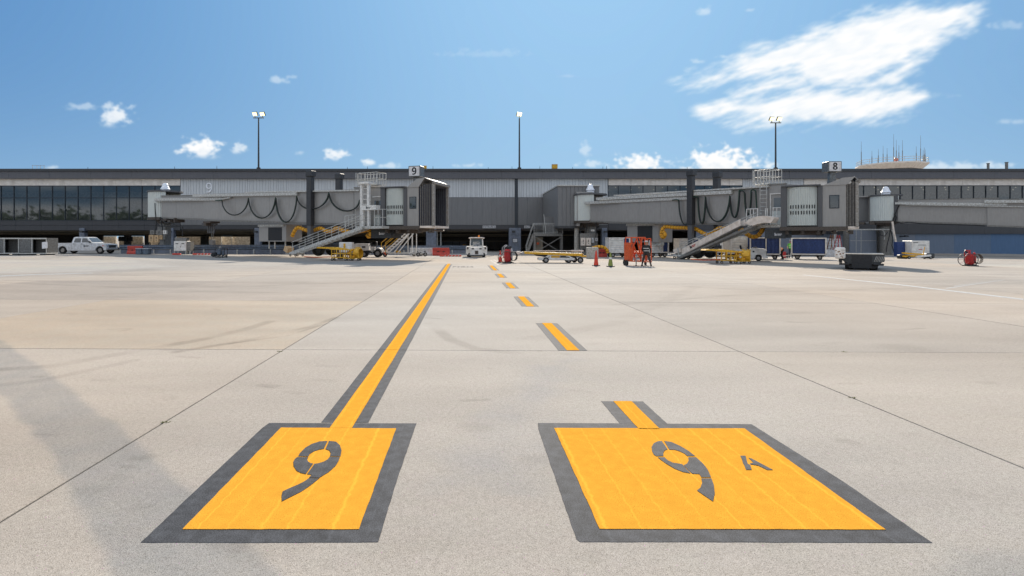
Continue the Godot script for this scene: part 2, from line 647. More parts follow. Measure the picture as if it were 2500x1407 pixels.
func apron_map() -> ImageTexture:
	# stains, rubber and ground-off paint on the apron: 72 m square, x from -36, depth from 0
	var n := 2048
	var im := Image.create(512, 512, false, Image.FORMAT_RGB8)
	var a := noise(41, 0.012, 5)
	var b := noise(42, 0.05, 4)
	var c := noise(43, 0.006, 3)
	for y in 512:
		for x in 512:
			var t := a.get_noise_2d(x, y * 1.6) * 0.06 + b.get_noise_2d(x * 0.6, y * 1.8) * 0.045
			var w := c.get_noise_2d(x, y) * 0.03
			var g := 0.925 + t
			im.set_pixel(x, y, Color(clampf(g + w, 0, 1), clampf(g, 0, 1), clampf(g - w, 0, 1)))
	im.resize(n, n, Image.INTERPOLATE_CUBIC)
	var nz := noise(44, 0.02, 4)
	# ground-off old marking: a grey band curving in from the left
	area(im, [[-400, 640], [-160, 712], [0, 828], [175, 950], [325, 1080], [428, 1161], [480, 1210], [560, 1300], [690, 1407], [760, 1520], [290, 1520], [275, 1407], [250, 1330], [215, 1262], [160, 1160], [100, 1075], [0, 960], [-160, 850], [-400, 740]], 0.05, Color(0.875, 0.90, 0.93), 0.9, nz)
	area(im, [[2270, 1407], [2340, 1345], [2520, 1360], [2700, 1500], [2300, 1520]], 0.08, Color(0.86, 0.89, 0.92), 0.45, nz)
	area(im, [[1060, 1180], [1180, 1040], [1320, 900], [1400, 870], [1330, 1000], [1250, 1200]], 0.3, Color(0.95, 0.965, 0.99), 0.8, nz)
	# one slab poured from a warmer, paler mix
	area(im, [[-9.72, 8.76], [-2.79, 8.76], [-2.79, 15.64], [-9.72, 15.64]], 0.02, Color(1.02, 0.995, 0.955), 0.9, nz, true)
	area(im, [[-16.7, 15.66], [-2.79, 15.66], [-2.79, 22.5], [-16.7, 22.5]], 0.02, Color(0.955, 0.95, 0.95), 0.9, nz, true)
	# a paler sweep on the concrete, far left
	area(im, [[-400, 640], [300, 634], [420, 650], [200, 664], [-300, 668]], 1.2, Color(1.10, 1.115, 1.14), 0.8, nz)
	# rubber
	var rub := Color(0.72, 0.71, 0.70)
	stroke(im, [[-200, 915], [120, 895], [330, 858], [480, 832], [600, 804], [660, 785]], 0.17, rub, 0.36, nz)
	stroke(im, [[-200, 960], [100, 930], [330, 880]], 0.12, rub, 0.16, nz)
	stroke(im, [[430, 860], [600, 832], [760, 798], [820, 776]], 0.12, rub, 0.42, nz)
	stroke(im, [[560, 840], [700, 820], [800, 790]], 0.06, rub, 0.5, nz)
	stroke(im, [[1050, 790], [1100, 830], [1160, 852], [1260, 862]], 0.16, rub, 0.3, nz)
	stroke(im, [[1290, 830], [1500, 790], [1700, 700]], 0.3, rub, 0.12, nz)
	stroke(im, [[1680, 700], [1900, 712], [2200, 705], [2500, 690]], 0.35, rub, 0.2, nz)
	stroke(im, [[1500, 745], [1800, 720], [2100, 716]], 0.2, rub, 0.2, nz)
	stroke(im, [[0, 690], [300, 702], [600, 700], [900, 688]], 0.3, rub, 0.22, nz)
	stroke(im, [[100, 668], [500, 676], [900, 665]], 0.5, rub, 0.25, nz)
	stroke(im, [[200, 720], [500, 712], [760, 716]], 0.25, rub, 0.2, nz)
	for q in [[960, 1350, 0.25], [1160, 1045, 0.2], [660, 1330, 0.3], [2210, 850, 0.5], [1790, 655, 1.4], [2130, 672, 1.6], [930, 655, 1.6], [1480, 662, 1.0], [700, 690, 1.2], [1720, 640, 1.5], [330, 660, 1.6]]:
		stroke(im, [[q[0] - 6, q[1]], [q[0] + 6, q[1]]], q[2], Color(0.80, 0.79, 0.78), 0.2, nz)
	# drips and scuffs
	rng.seed = 15
	for i in 150:
		var x := rng.randf_range(-200, 2600)
		var y := 640.0 + pow(rng.randf(), 1.6) * 760.0
		var l := rng.randf_range(2, 30)
		stroke(im, [[x - l, y], [x + l, y + rng.randf_range(-4, 4)]], rng.randf_range(0.03, 0.12), Color(0.7, 0.69, 0.68) if i % 3 else Color(1.12, 1.12, 1.12), rng.randf_range(0.08, 0.28), nz)
	return ImageTexture.create_from_image(im)


func paint_texture(yellow: bool) -> ImageTexture:
	# rolled road paint, one tile is 1.6 m: lap lines run along v
	var n := 1024
	var d := PackedByteArray()
	d.resize(n * n * 3)
	var fine := noise(51, 0.16, 3).get_seamless_image(n, n)
	fine.convert(Image.FORMAT_L8)
	var mid := noise(52, 0.012, 4).get_seamless_image(n, n)
	mid.convert(Image.FORMAT_L8)
	var a := fine.get_data()
	var b := mid.get_data()
	rng.seed = 9
	var laps := []
	for k in 8:
		laps.append([k * 128.0 + rng.randf_range(-30, 30), rng.randf_range(3.0, 7.0), rng.randf_range(0.4, 1.0)])
	var lane := noise(53, 0.02, 3)
	for y in n:
		var sway := lane.get_noise_2d(0, y * 0.6) * 9.0
		for x in n:
			var i := y * n + x
			var g := (0.90 if yellow else 0.72) + (a[i] - 128) / 255.0 * (0.16 if yellow else 0.62) + (b[i] - 128) / 255.0 * (0.08 if yellow else 0.26) + (rng.randf() - 0.5) * (0.07 if yellow else 0.40)
			for l in laps:
				var q: float = absf(x - l[0] - sway) / l[1]
				if q < 1.6:
					g += 0.13 * (1.6 - q) * l[2] * (0.6 + 0.4 * lane.get_noise_2d(300, y * 2.0 + l[0]))
			if yellow and a[i] < 58 and b[i] > 118:
				g -= 0.28
			var q2 := clampf(g, 0, 1) * 255.0
			d[i * 3] = int(q2)
			d[i * 3 + 1] = int(q2)
			d[i * 3 + 2] = int(q2)
	return ImageTexture.create_from_image(Image.create_from_data(n, n, false, Image.FORMAT_RGB8, d))


func materials() -> void:
	M.patch = gray_tex(61, 0.012, 0.86, 1.0, 0.03)
	M.dirty = gray_tex(62, 0.014, 0.78, 1.0, 0.08)
	M.streak = streak_tex(63, 0.91, 1.0)
	M.grain = grain_texture()
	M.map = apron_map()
	for k in 3:
		var m := StandardMaterial3D.new()
		m.resource_name = "concrete_slab"
		m.albedo_color = [lin(0.61, 0.54, 0.465), lin(0.58, 0.518, 0.45), lin(0.625, 0.548, 0.465)][k]
		m.albedo_texture = M.grain
		m.roughness = 0.93
		m.metallic_specular = 0.3
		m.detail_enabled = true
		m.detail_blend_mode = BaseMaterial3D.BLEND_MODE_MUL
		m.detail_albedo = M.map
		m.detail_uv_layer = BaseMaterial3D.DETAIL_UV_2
		m.heightmap_enabled = true
		m.heightmap_texture = M.grain
		m.heightmap_scale = 0.35
		M["slab%d" % k] = m
	var y := mat("yellow_paint", lin(0.80, 0.375, 0.045), 0.9)
	y.albedo_texture = paint_texture(true)
	y.specular_mode = BaseMaterial3D.SPECULAR_DISABLED
	var bl := mat("black_paint", lin(0.095, 0.10, 0.112), 0.8)
	bl.albedo_texture = paint_texture(false)
	bl.metallic_specular = 0.3
	var wl := mat("worn_white_paint", lin(0.68, 0.67, 0.65), 0.75)
	wl.albedo_texture = bl.albedo_texture
	mat("joint_dirt", lin(0.05, 0.045, 0.04), 0.95)
	# building
	mat("fascia", lin(0.115, 0.116, 0.13), 0.5, 0.0, "streak", 0.11)
	mat("coping", lin(0.05, 0.053, 0.06), 0.5, 0.0, "streak", 0.11)
	mat("cream_panel", lin(0.88, 0.81, 0.73), 0.55, 0.0, "patch", 0.15)
	mat("light_cladding", lin(0.62, 0.64, 0.66), 0.5, 0.0, "streak", 0.13)
	mat("dark_cladding", lin(0.195, 0.193, 0.195), 0.5, 0.0, "streak", 0.13)
	mat("dark_band", lin(0.055, 0.055, 0.06), 0.5, 0.0, "streak", 0.11)
	mat("mullion", lin(0.035, 0.042, 0.05), 0.4, 0.3)
	mat("column_paint", lin(0.19, 0.215, 0.27), 0.6, 0.0, "patch", 0.3)
	mat("wall_blue_grey", lin(0.19, 0.215, 0.265), 0.6, 0.0, "streak", 0.13)
	mat("wall_blue", lin(0.07, 0.15, 0.29), 0.5, 0.0, "streak", 0.13)
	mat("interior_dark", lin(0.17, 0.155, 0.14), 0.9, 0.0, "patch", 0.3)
	mat("interior_floor", lin(0.32, 0.31, 0.30), 0.6, 0.0, "patch", 0.3)
	mat("interior_wall", lin(0.60, 0.58, 0.54), 0.8, 0.0, "patch", 0.3)
	mat("beige_wall", lin(0.80, 0.72, 0.58), 0.85, 0.0, "dirty", 0.25)
	mat("pipe_tan", lin(0.32, 0.27, 0.20), 0.7)
	mat("roof_membrane", lin(0.35, 0.34, 0.33), 0.9, 0.0, "dirty", 0.1)
	var gl := mat("window_glass", Color(0.15, 0.18, 0.18, 0.6), 0.03)
	gl.transparency = BaseMaterial3D.TRANSPARENCY_ALPHA
	gl.metallic_specular = 1.0
	gl.clearcoat_enabled = true
	gl.clearcoat = 1.0
	gl.clearcoat_roughness = 0.02
	var vg := mat("vehicle_glass", Color(0.05, 0.06, 0.065, 0.7), 0.04)
	vg.transparency = BaseMaterial3D.TRANSPARENCY_ALPHA
	vg.metallic_specular = 0.8
	var cg := mat("clear_glass", Color(0.5, 0.56, 0.58, 0.25), 0.04)
	cg.transparency = BaseMaterial3D.TRANSPARENCY_ALPHA
	# bridges
	mat("bridge_grey", lin(0.36, 0.342, 0.325), 0.42, 0.15, "streak", 0.2)
	mat("bridge_panel", lin(0.35, 0.332, 0.315), 0.38, 0.15, "streak", 0.21)
	mat("bridge_dark", lin(0.10, 0.10, 0.105), 0.55, 0.0, "streak", 0.2)
	mat("lift_black", lin(0.036, 0.036, 0.039), 0.45, 0.0, "patch", 0.5)
	mat("curtain_white", lin(0.64, 0.67, 0.64), 0.45, 0.0, "streak", 0.3)
	mat("galvanised", lin(0.62, 0.63, 0.61), 0.45, 0.1, "dirty", 0.7)
	mat("white_steel", lin(0.84, 0.82, 0.78), 0.45, 0.0, "patch", 0.6)
	mat("rubber_bellows", lin(0.075, 0.08, 0.10), 0.65, 0.0, "patch", 0.5)
	mat("bellows_edge", lin(0.36, 0.34, 0.31), 0.6, 0.0, "dirty", 0.8)
	mat("cable_green", lin(0.006, 0.035, 0.018), 0.5)
	mat("cable_black", lin(0.012, 0.012, 0.012), 0.55)
	mat("machinery", lin(0.11, 0.09, 0.075), 0.6, 0.2, "dirty", 1.2)
	mat("tyre", lin(0.018, 0.017, 0.016), 0.85, 0.0, "dirty", 1.5)
	mat("rim", lin(0.45, 0.44, 0.43), 0.45, 0.4, "dirty", 1.5)
	mat("hose_orange", lin(0.92, 0.45, 0.02), 0.6, 0.0, "dirty", 1.5)
	mat("hose_band", lin(0.16, 0.06, 0.01), 0.7)
	mat("sign_white", lin(0.80, 0.79, 0.80), 0.5, 0.0, "patch", 0.4)
	mat("sign_black", lin(0.012, 0.012, 0.013), 0.5)
	mat("dome_white", lin(0.82, 0.83, 0.86), 0.4)
	# vehicles and gear
	mat("car_white", lin(0.74, 0.75, 0.77), 0.25, 0.0, "patch", 0.4)
	M.car_white.clearcoat_enabled = true
	M.car_white.clearcoat = 0.6
	M.car_white.clearcoat_roughness = 0.08
	mat("gse_white", lin(0.86, 0.83, 0.78), 0.45, 0.0, "patch", 0.3)
	mat("gse_yellow", lin(0.90, 0.50, 0.025), 0.45, 0.0, "dirty", 0.9)
	mat("gse_orange", lin(0.80, 0.11, 0.015), 0.45, 0.0, "dirty", 0.9)
	mat("gse_red", lin(0.55, 0.02, 0.02), 0.4, 0.0, "dirty", 0.9)
	mat("gse_black", lin(0.02, 0.021, 0.024), 0.6, 0.0, "dirty", 0.9)
	mat("gse_charcoal", lin(0.05, 0.055, 0.06), 0.55, 0.0, "dirty", 0.9)
	mat("barrier_red", lin(0.55, 0.055, 0.035), 0.55, 0.0, "dirty", 0.7)
	mat("barrier_white", lin(0.62, 0.63, 0.65), 0.55, 0.0, "dirty", 0.7)
	mat("cone_red", lin(0.80, 0.06, 0.025), 0.55, 0.0, "dirty", 1.5)
	mat("cone_green", lin(0.28, 0.33, 0.07), 0.6, 0.0, "dirty", 1.5)
	mat("reflective_tape", lin(0.75, 0.74, 0.72), 0.4, 0.0, "dirty", 2.0)
	mat("curtain_blue", lin(0.025, 0.06, 0.21), 0.6, 0.0, "dirty", 0.8)
	mat("container_grey", lin(0.20, 0.21, 0.215), 0.45, 0.5, "dirty", 0.7)
	mat("container_dark", lin(0.06, 0.058, 0.055), 0.7, 0.0, "dirty", 0.7)
	mat("rail_blue", lin(0.14, 0.18, 0.24), 0.45, 0.4, "dirty", 0.5)
	mat("box_tan", lin(0.72, 0.50, 0.28), 0.6, 0.0, "dirty", 1.5)
	mat("concrete_block", lin(0.56, 0.54, 0.49), 0.9, 0.0, "dirty", 0.8)
	mat("steel_grey", lin(0.26, 0.255, 0.24), 0.5, 0.3, "dirty", 0.8)
	mat("slide_beige", lin(0.86, 0.75, 0.65), 0.5, 0.0, "patch", 0.3)
	mat("rust", lin(0.26, 0.10, 0.025), 0.9, 0.0, "dirty", 1.5)
	mat("amber", lin(0.85, 0.25, 0.02), 0.3)
	mat("tail_red", lin(0.55, 0.01, 0.01), 0.3)
	mat("weed", lin(0.26, 0.26, 0.09), 0.8)
	mat("leaf", lin(0.035, 0.06, 0.02), 0.8)
	var lamp := mat("lamp_glow", Color(1.0, 0.93, 0.7), 0.4)
	lamp.emission_enabled = true
	lamp.emission = Color(1.0, 0.93, 0.68)
	lamp.emission_energy_multiplier = 1.5
	var dl := mat("downlight", Color(1, 1, 0.95), 0.4)
	dl.emission_enabled = true
	dl.emission = Color(1.0, 0.96, 0.86)
	dl.emission_energy_multiplier = 1.0
	var p := mat("person", Color(1, 1, 1), 0.8)
	p.vertex_color_use_as_albedo = true


# ---------------------------------------------------------------- apron and markings
const JX := -2.775
const JW := 6.96
const JZ := 8.75
const JD := 6.88
const FLAT := Basis(Vector3.RIGHT, Vector3(0, 0, -1), Vector3.UP)


func in_reach(x0: float, x1: float, d0: float, d1: float) -> bool:
	# seen by the camera or by one a few steps beside it
	if d1 < 1.0:
		return false
	return x1 > -0.84 * d1 - 7.0 and x0 < 1.0 * d1 + 7.0


func apron() -> void:
	var g := structure("ground")
	g.rotation.z = -SL
	var b := B.new()
	b.mm(Vector3(-900, -0.5, -1200), Vector3(900, -0.04, 400))
	for i in b.v.size():
		b.u[i] = Vector2(b.v[i].x, b.v[i].z) / 2.6
		b.u2[i] = Vector2(b.v[i].x / MAP_SIZE + 0.5, -b.v[i].z / MAP_SIZE)
	part(g, "sub_base", b, M.slab1)
	var ap := structure("apron")
	ap.rotation.z = -SL
	rng.seed = 77
	for i in range(-10, 11):
		for j in range(-2, 11):
			var x0 := JX + i * JW + 0.010
			var x1 := JX + (i + 1) * JW - 0.010
			var d0 := JZ + j * JD + 0.010
			var d1 := JZ + (j + 1) * JD - 0.010
			if not in_reach(x0, x1, d0, d1):
				continue
			var s := B.new()
			var c := 0.003
			var mid := Vector3((x0 + x1) / 2, 0, -(d0 + d1) / 2)
			var lift := rng.randf_range(-0.0015, 0.0015)
			var top := [Vector3(x0 + c, lift, -d0 - c), Vector3(x1 - c, lift, -d0 - c), Vector3(x1 - c, lift, -d1 + c), Vector3(x0 + c, lift, -d1 + c)]
			var rim := [Vector3(x0, -c, -d0), Vector3(x1, -c, -d0), Vector3(x1, -c, -d1), Vector3(x0, -c, -d1)]
			s.quad(top[0], top[1], top[2], top[3], Vector3.UP)
			for k in 4:
				var k2 := (k + 1) % 4
				var out: Vector3 = ((rim[k] + rim[k2]) / 2 - mid)
				out.y = 0
				out = out.normalized()
				s.quad(top[k], top[k2], rim[k2], rim[k], (out + Vector3.UP).normalized())
				s.quad(rim[k], rim[k2], rim[k2] + Vector3.DOWN * 0.035, rim[k] + Vector3.DOWN * 0.035, out)
			for q in s.v.size():
				s.u[q] = Vector2(s.v[q].x, s.v[q].z) / 2.6 + Vector2(i * 0.37, j * 0.61)
				s.u2[q] = Vector2(s.v[q].x / MAP_SIZE + 0.5, -s.v[q].z / MAP_SIZE)
				s.v[q] -= mid
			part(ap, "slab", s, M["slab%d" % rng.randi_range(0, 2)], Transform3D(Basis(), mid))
	# poured sealant a little below the surface of the joints
	for i in range(-10, 12):
		b = B.new()
		b.mm(Vector3(JX + i * JW - 0.0085, -0.036, -84), Vector3(JX + i * JW + 0.0085, -0.006, 6))
		part(ap, "joint_sealant", b, M.joint_dirt)
	for j in range(-1, 12):
		b = B.new()
		b.mm(Vector3(-72, -0.037, -(JZ + j * JD) - 0.0085), Vector3(74, -0.008, -(JZ + j * JD) + 0.0085))
		part(ap, "joint_sealant", b, M.joint_dirt)
	# weeds rooted in the joints
	for q in [[683, 859, 0.05, "left of the long yellow line where two joints meet"], [405, 1032, 0.045, "in the slanting joint nearest the gate nine box"], [2080, 972, 0.05, "in the long joint right of the gate nine A box"], [2062, 860, 0.035, "in the cross joint far right of the yellow dashes"], [1318, 858, 0.022, "in the cross joint beside the nearest yellow dash"]]:
		var w := B.new()
		rng.seed = int(q[0])
		for k in 18:
			var o := Vector3(rng.randf_range(-1, 1) * 0.03, 0, rng.randf_range(-1, 1) * 0.01)
			var tip := o * 1.6 + Vector3(rng.randf_range(-1, 1) * 0.02, q[2] * rng.randf_range(0.12, 0.35), rng.randf_range(-1, 1) * 0.02)
			var side := Vector3(rng.randf_range(-1, 1), 0, rng.randf_range(-1, 1)).normalized() * 0.007
			var nn := side.cross(Vector3.UP).normalized()
			w.tri(o - side, o + side, tip, nn, nn, nn)
		var p := gp(q[0], q[1])
		var t := part(self, numbered("weed_tuft"), w, M.weed, Transform3D(Basis(), p))
		tag(t, "tiny green weed tuft " + q[3], "weed", "weeds in the apron joints")


func sheet(parent: Node, called: String, polys: Array, lift: float, m: Material, origin: Vector3) -> MeshInstance3D:
	# flat paint: polygons as (x, depth) in metres; 3 mm thick, cut at the joints of the apron
	var b := B.new()
	for poly in polys:
		# edges laid by hand along tape: they wander by a few millimetres
		var hand := PackedVector2Array()
		for i in poly.size():
			var pa: Vector2 = poly[i]
			var pz: Vector2 = poly[(i + 1) % poly.size()]
			var steps := clampi(int(pa.distance_to(pz) / 0.07), 1, 60)
			for q in steps:
				var w := 0.0 if q == 0 else 0.0022
				hand.append(pa.lerp(pz, float(q) / steps) + Vector2(rng.randf_range(-w, w), rng.randf_range(-w, w)))
		var pieces := [hand]
		for k in range(-1, 6):
			var z := JZ + k * JD
			var cut := PackedVector2Array([Vector2(-60, z - 0.009), Vector2(60, z - 0.009), Vector2(60, z + 0.009), Vector2(-60, z + 0.009)])
			var next := []
			for p in pieces:
				for r in Geometry2D.clip_polygons(p, cut):
					next.append(r)
			pieces = next
		for p in pieces:
			b.prism(Array(p), lift - 0.003, lift, Transform3D(FLAT, Vector3.ZERO))
	for i in b.v.size():
		b.u[i] = Vector2(b.v[i].x, b.v[i].z) / 1.6
		b.v[i] -= Vector3(origin.x, 0, origin.z)
	return part(parent, called, b, m)


func flat(px: Array) -> PackedVector2Array:
	var out := PackedVector2Array()
	for q in px:
		var g := gp(q[0], q[1])
		out.append(Vector2(g.x, -g.z))
	return out


func zoomed(pts: Array, ox: float, oy: float, s: float) -> PackedVector2Array:
	var px := []
	for q in pts:
		px.append([ox + q[0] / s, oy + q[1] / s])
	return flat(px)


func rect(x0: float, d0: float, x1: float, d1: float) -> PackedVector2Array:
	return PackedVector2Array([Vector2(x0, d0), Vector2(x1, d0), Vector2(x1, d1), Vector2(x0, d1)])


func marking(called: String, label: String, where: Vector3, group := "") -> Node3D:
	var t := thing(called, label, "road marking", where, 0.0, group)
	t.rotation.z = -SL
	return t


func markings() -> void:
	rng.seed = 88
	# gate 9 box
	var o := gp(700, 1170)
	var t := marking("stand_box_marking", "yellow painted box with stencilled numeral 9 and dark grey border", o, "stand number boxes painted on the apron")
	sheet(t, "border", [flat([[343, 1326], [500, 1178], [640, 1046], [657, 1034], [1017, 1035], [970, 1170], [923, 1325], [600, 1327]])], 0.0035, M.black_paint, o)
	sheet(t, "panel", [flat([[445, 1295], [686, 1046], [967, 1048], [876, 1295]])], 0.007, M.yellow_paint, o)
	for q in [
		[[1337, 428], [1350, 405], [1390, 365], [1440, 335], [1500, 316], [1560, 312], [1532, 372], [1495, 378], [1455, 392], [1425, 412], [1413, 430]],
		[[1572, 312], [1625, 318], [1655, 345], [1667, 385], [1660, 428], [1580, 428], [1585, 405], [1575, 385], [1545, 373]],
		[[1330, 436], [1413, 436], [1405, 452], [1412, 470], [1430, 482], [1450, 486], [1395, 565], [1360, 558], [1325, 540], [1302, 505], [1300, 470], [1312, 450]],
		[[1578, 434], [1655, 434], [1645, 465], [1620, 505], [1570, 550], [1497, 595], [1420, 593], [1440, 570], [1405, 566], [1460, 488], [1490, 484], [1530, 472], [1560, 455]],
		[[1497, 600], [1418, 598], [1380, 625], [1330, 650], [1275, 672], [1218, 700], [1210, 735], [1212, 775], [1290, 735], [1360, 700], [1420, 660]],
	]:
		sheet(t, "numeral_stroke", [zoomed(q, 300, 980, 3.125)], 0.0105, M.black_paint, o)
	# gate 9A box
	o = gp(1800, 1170)
	t = marking("stand_box_marking", "wide yellow painted box with stencilled 9 and small letter A", o, "stand number boxes painted on the apron")
	sheet(t, "border", [flat([[1407, 1318], [1416, 1325], [1640, 1325], [2277, 1327], [2060, 1178], [1835, 1037], [1550, 1035], [1313, 1034], [1314, 1048]])], 0.0035, M.black_paint, o)
	sheet(t, "panel", [flat([[1464, 1294], [1353, 1047], [1818, 1048], [2163, 1296]])], 0.007, M.yellow_paint, o)
	for q in [
		[[765, 355], [762, 330], [775, 308], [800, 296], [822, 294], [858, 343], [840, 350], [832, 365], [833, 384], [790, 385], [775, 375]],
		[[838, 294], [880, 300], [935, 325], [985, 355], [1022, 384], [975, 384], [960, 370], [930, 355], [900, 346], [868, 345]],
		[[800, 392], [840, 392], [858, 410], [890, 425], [925, 430], [945, 433], [995, 488], [950, 480], [900, 460], [850, 430], [815, 405]],
		[[982, 392], [1028, 392], [1065, 425], [1100, 470], [1118, 512], [1060, 512], [1048, 492], [1005, 490], [955, 440], [975, 430], [984, 412]],
		[[1060, 519], [1120, 519], [1135, 560], [1140, 610], [1130, 657], [1035, 592], [1055, 575], [1065, 545]],
	]:
		sheet(t, "numeral_stroke", [zoomed(q, 1280, 960, 2.451)], 0.0105, M.black_paint, o)
	for q in [[[1293, 383], [1325, 383], [1338, 432], [1352, 437], [1362, 467], [1328, 467]], [[1343, 395], [1362, 400], [1488, 467], [1455, 468], [1400, 441], [1354, 434], [1352, 428], [1372, 426]]]:
		sheet(t, "letter_stroke", [zoomed(q, 1280, 960, 2.451)], 0.0105, M.black_paint, o)
	# lead-in line of gate 9
	var xl := -1.13
	o = on_ground(1010, 14.0)
	t = marking("lead_in_line_marking", "long solid yellow line with dark grey edges leading from the 9 box", o)
	sheet(t, "border", [rect(xl - 0.20, 5.285, xl + 0.235, 38.5)], 0.0035, M.black_paint, o)
	sheet(t, "stripe", [rect(xl - 0.085, 5.13, xl + 0.115, 39.3)], 0.007, M.yellow_paint, o)
	# dashes of gate 9A
	var xr := 1.64
	var names := ["stub joined to the 9A box", "nearest separate dash in the row", "second separate dash from the 9A box", "third separate dash from the 9A box", "small faded fourth dash from the 9A box", "farthest dash, in front of the red fire extinguisher"]
	var k := 0
	for d in [[5.13, 6.02], [8.77, 11.62], [14.5, 17.0], [19.85, 22.4], [25.4, 28.2], [31.2, 37.0]]:
		o = Vector3(xr, gy(xr), -(d[0] + d[1]) / 2)
		t = marking("lead_in_dash_marking", "yellow dash edged in dark grey, " + names[k], o, "yellow dashes leading from the 9A box")
		sheet(t, "border", [rect(xr - 0.215, d[0] + (0.155 if k == 0 else 0.0), xr + 0.225, d[1])], 0.0035, M.black_paint, o)
		sheet(t, "stripe", [rect(xr - 0.085, d[0], xr + 0.105, d[1])], 0.007, M.yellow_paint, o)
		k += 1
	# faint stencil at the stop point
	o = gp(1130, 651)
	t = marking("stop_lettering_marking", "faint dark stencilled lettering beside the far end of the solid line", o)
	var tx := letters(t, "lettering", "PIGI4", 0.36, 0.004, M.black_paint, Transform3D(Basis(Vector3.RIGHT, Vector3(0, 0, -3.6), Vector3.UP), Vector3(0, 0.004, 0.5)), 700)
	tx.set_meta("label", "worn stencil letters")
	# faded white lines
	var wl := [
		["single long faded white line at the right edge of the apron", [[1960, 672], [2200, 697], [2500, 733], [2500, 730], [2200, 695], [1960, 671]]],
		["short faded white line rising to the right, front stroke", [[2310, 705.5], [2450, 684.5], [2455, 683.2], [2312, 703.5]]],
		["short faded white line rising to the right, rear stroke", [[2330, 699], [2440, 683.4], [2444, 682.6], [2331, 698]]],
		["faded white line left of the fire extinguisher cone, longer one", [[1196, 636], [1216, 647], [1218.5, 647], [1198, 636]]],
		["faded white line left of the fire extinguisher cone, shorter one", [[1204, 634.5], [1220, 643], [1222.5, 643], [1206, 634.5]]],
		["pale white line at the far left of the apron", [[-60, 676], [100, 669.5], [225, 666.5], [225, 667.6], [100, 671], [-60, 678]]],
		["pale white line right of the mobile stairs", [[985, 642], [1022, 634], [1024, 634], [988, 642]]],
	]
	for q in wl:
		var pp := flat(q[1])
		var mid := Vector2.ZERO
		for w in pp:
			mid += w / pp.size()
		o = Vector3(mid.x, gy(mid.x), -mid.y)
		t = marking("white_line_marking", q[0], o, "faded white lines on the apron")
		sheet(t, "stripe", [pp], 0.0035, M.worn_white_paint, o)


# ---------------------------------------------------------------- terminal
func pb(b: B, x0: float, y0: float, x1: float, y1: float, z: float, thick: float) -> void:
	var lo := at(x0, y1, z)
	var hi := at(x1, y0, z)
	b.mm(Vector3(lo.x, lo.y, -z - thick), Vector3(hi.x, hi.y, -z))


func one(parent: Node, called: String, m: Material, x0: float, y0: float, x1: float, y1: float, z: float, thick: float) -> MeshInstance3D:
	var b := B.new()
	pb(b, x0, y0, x1, y1, z, thick)
	return part(parent, called, b, m)


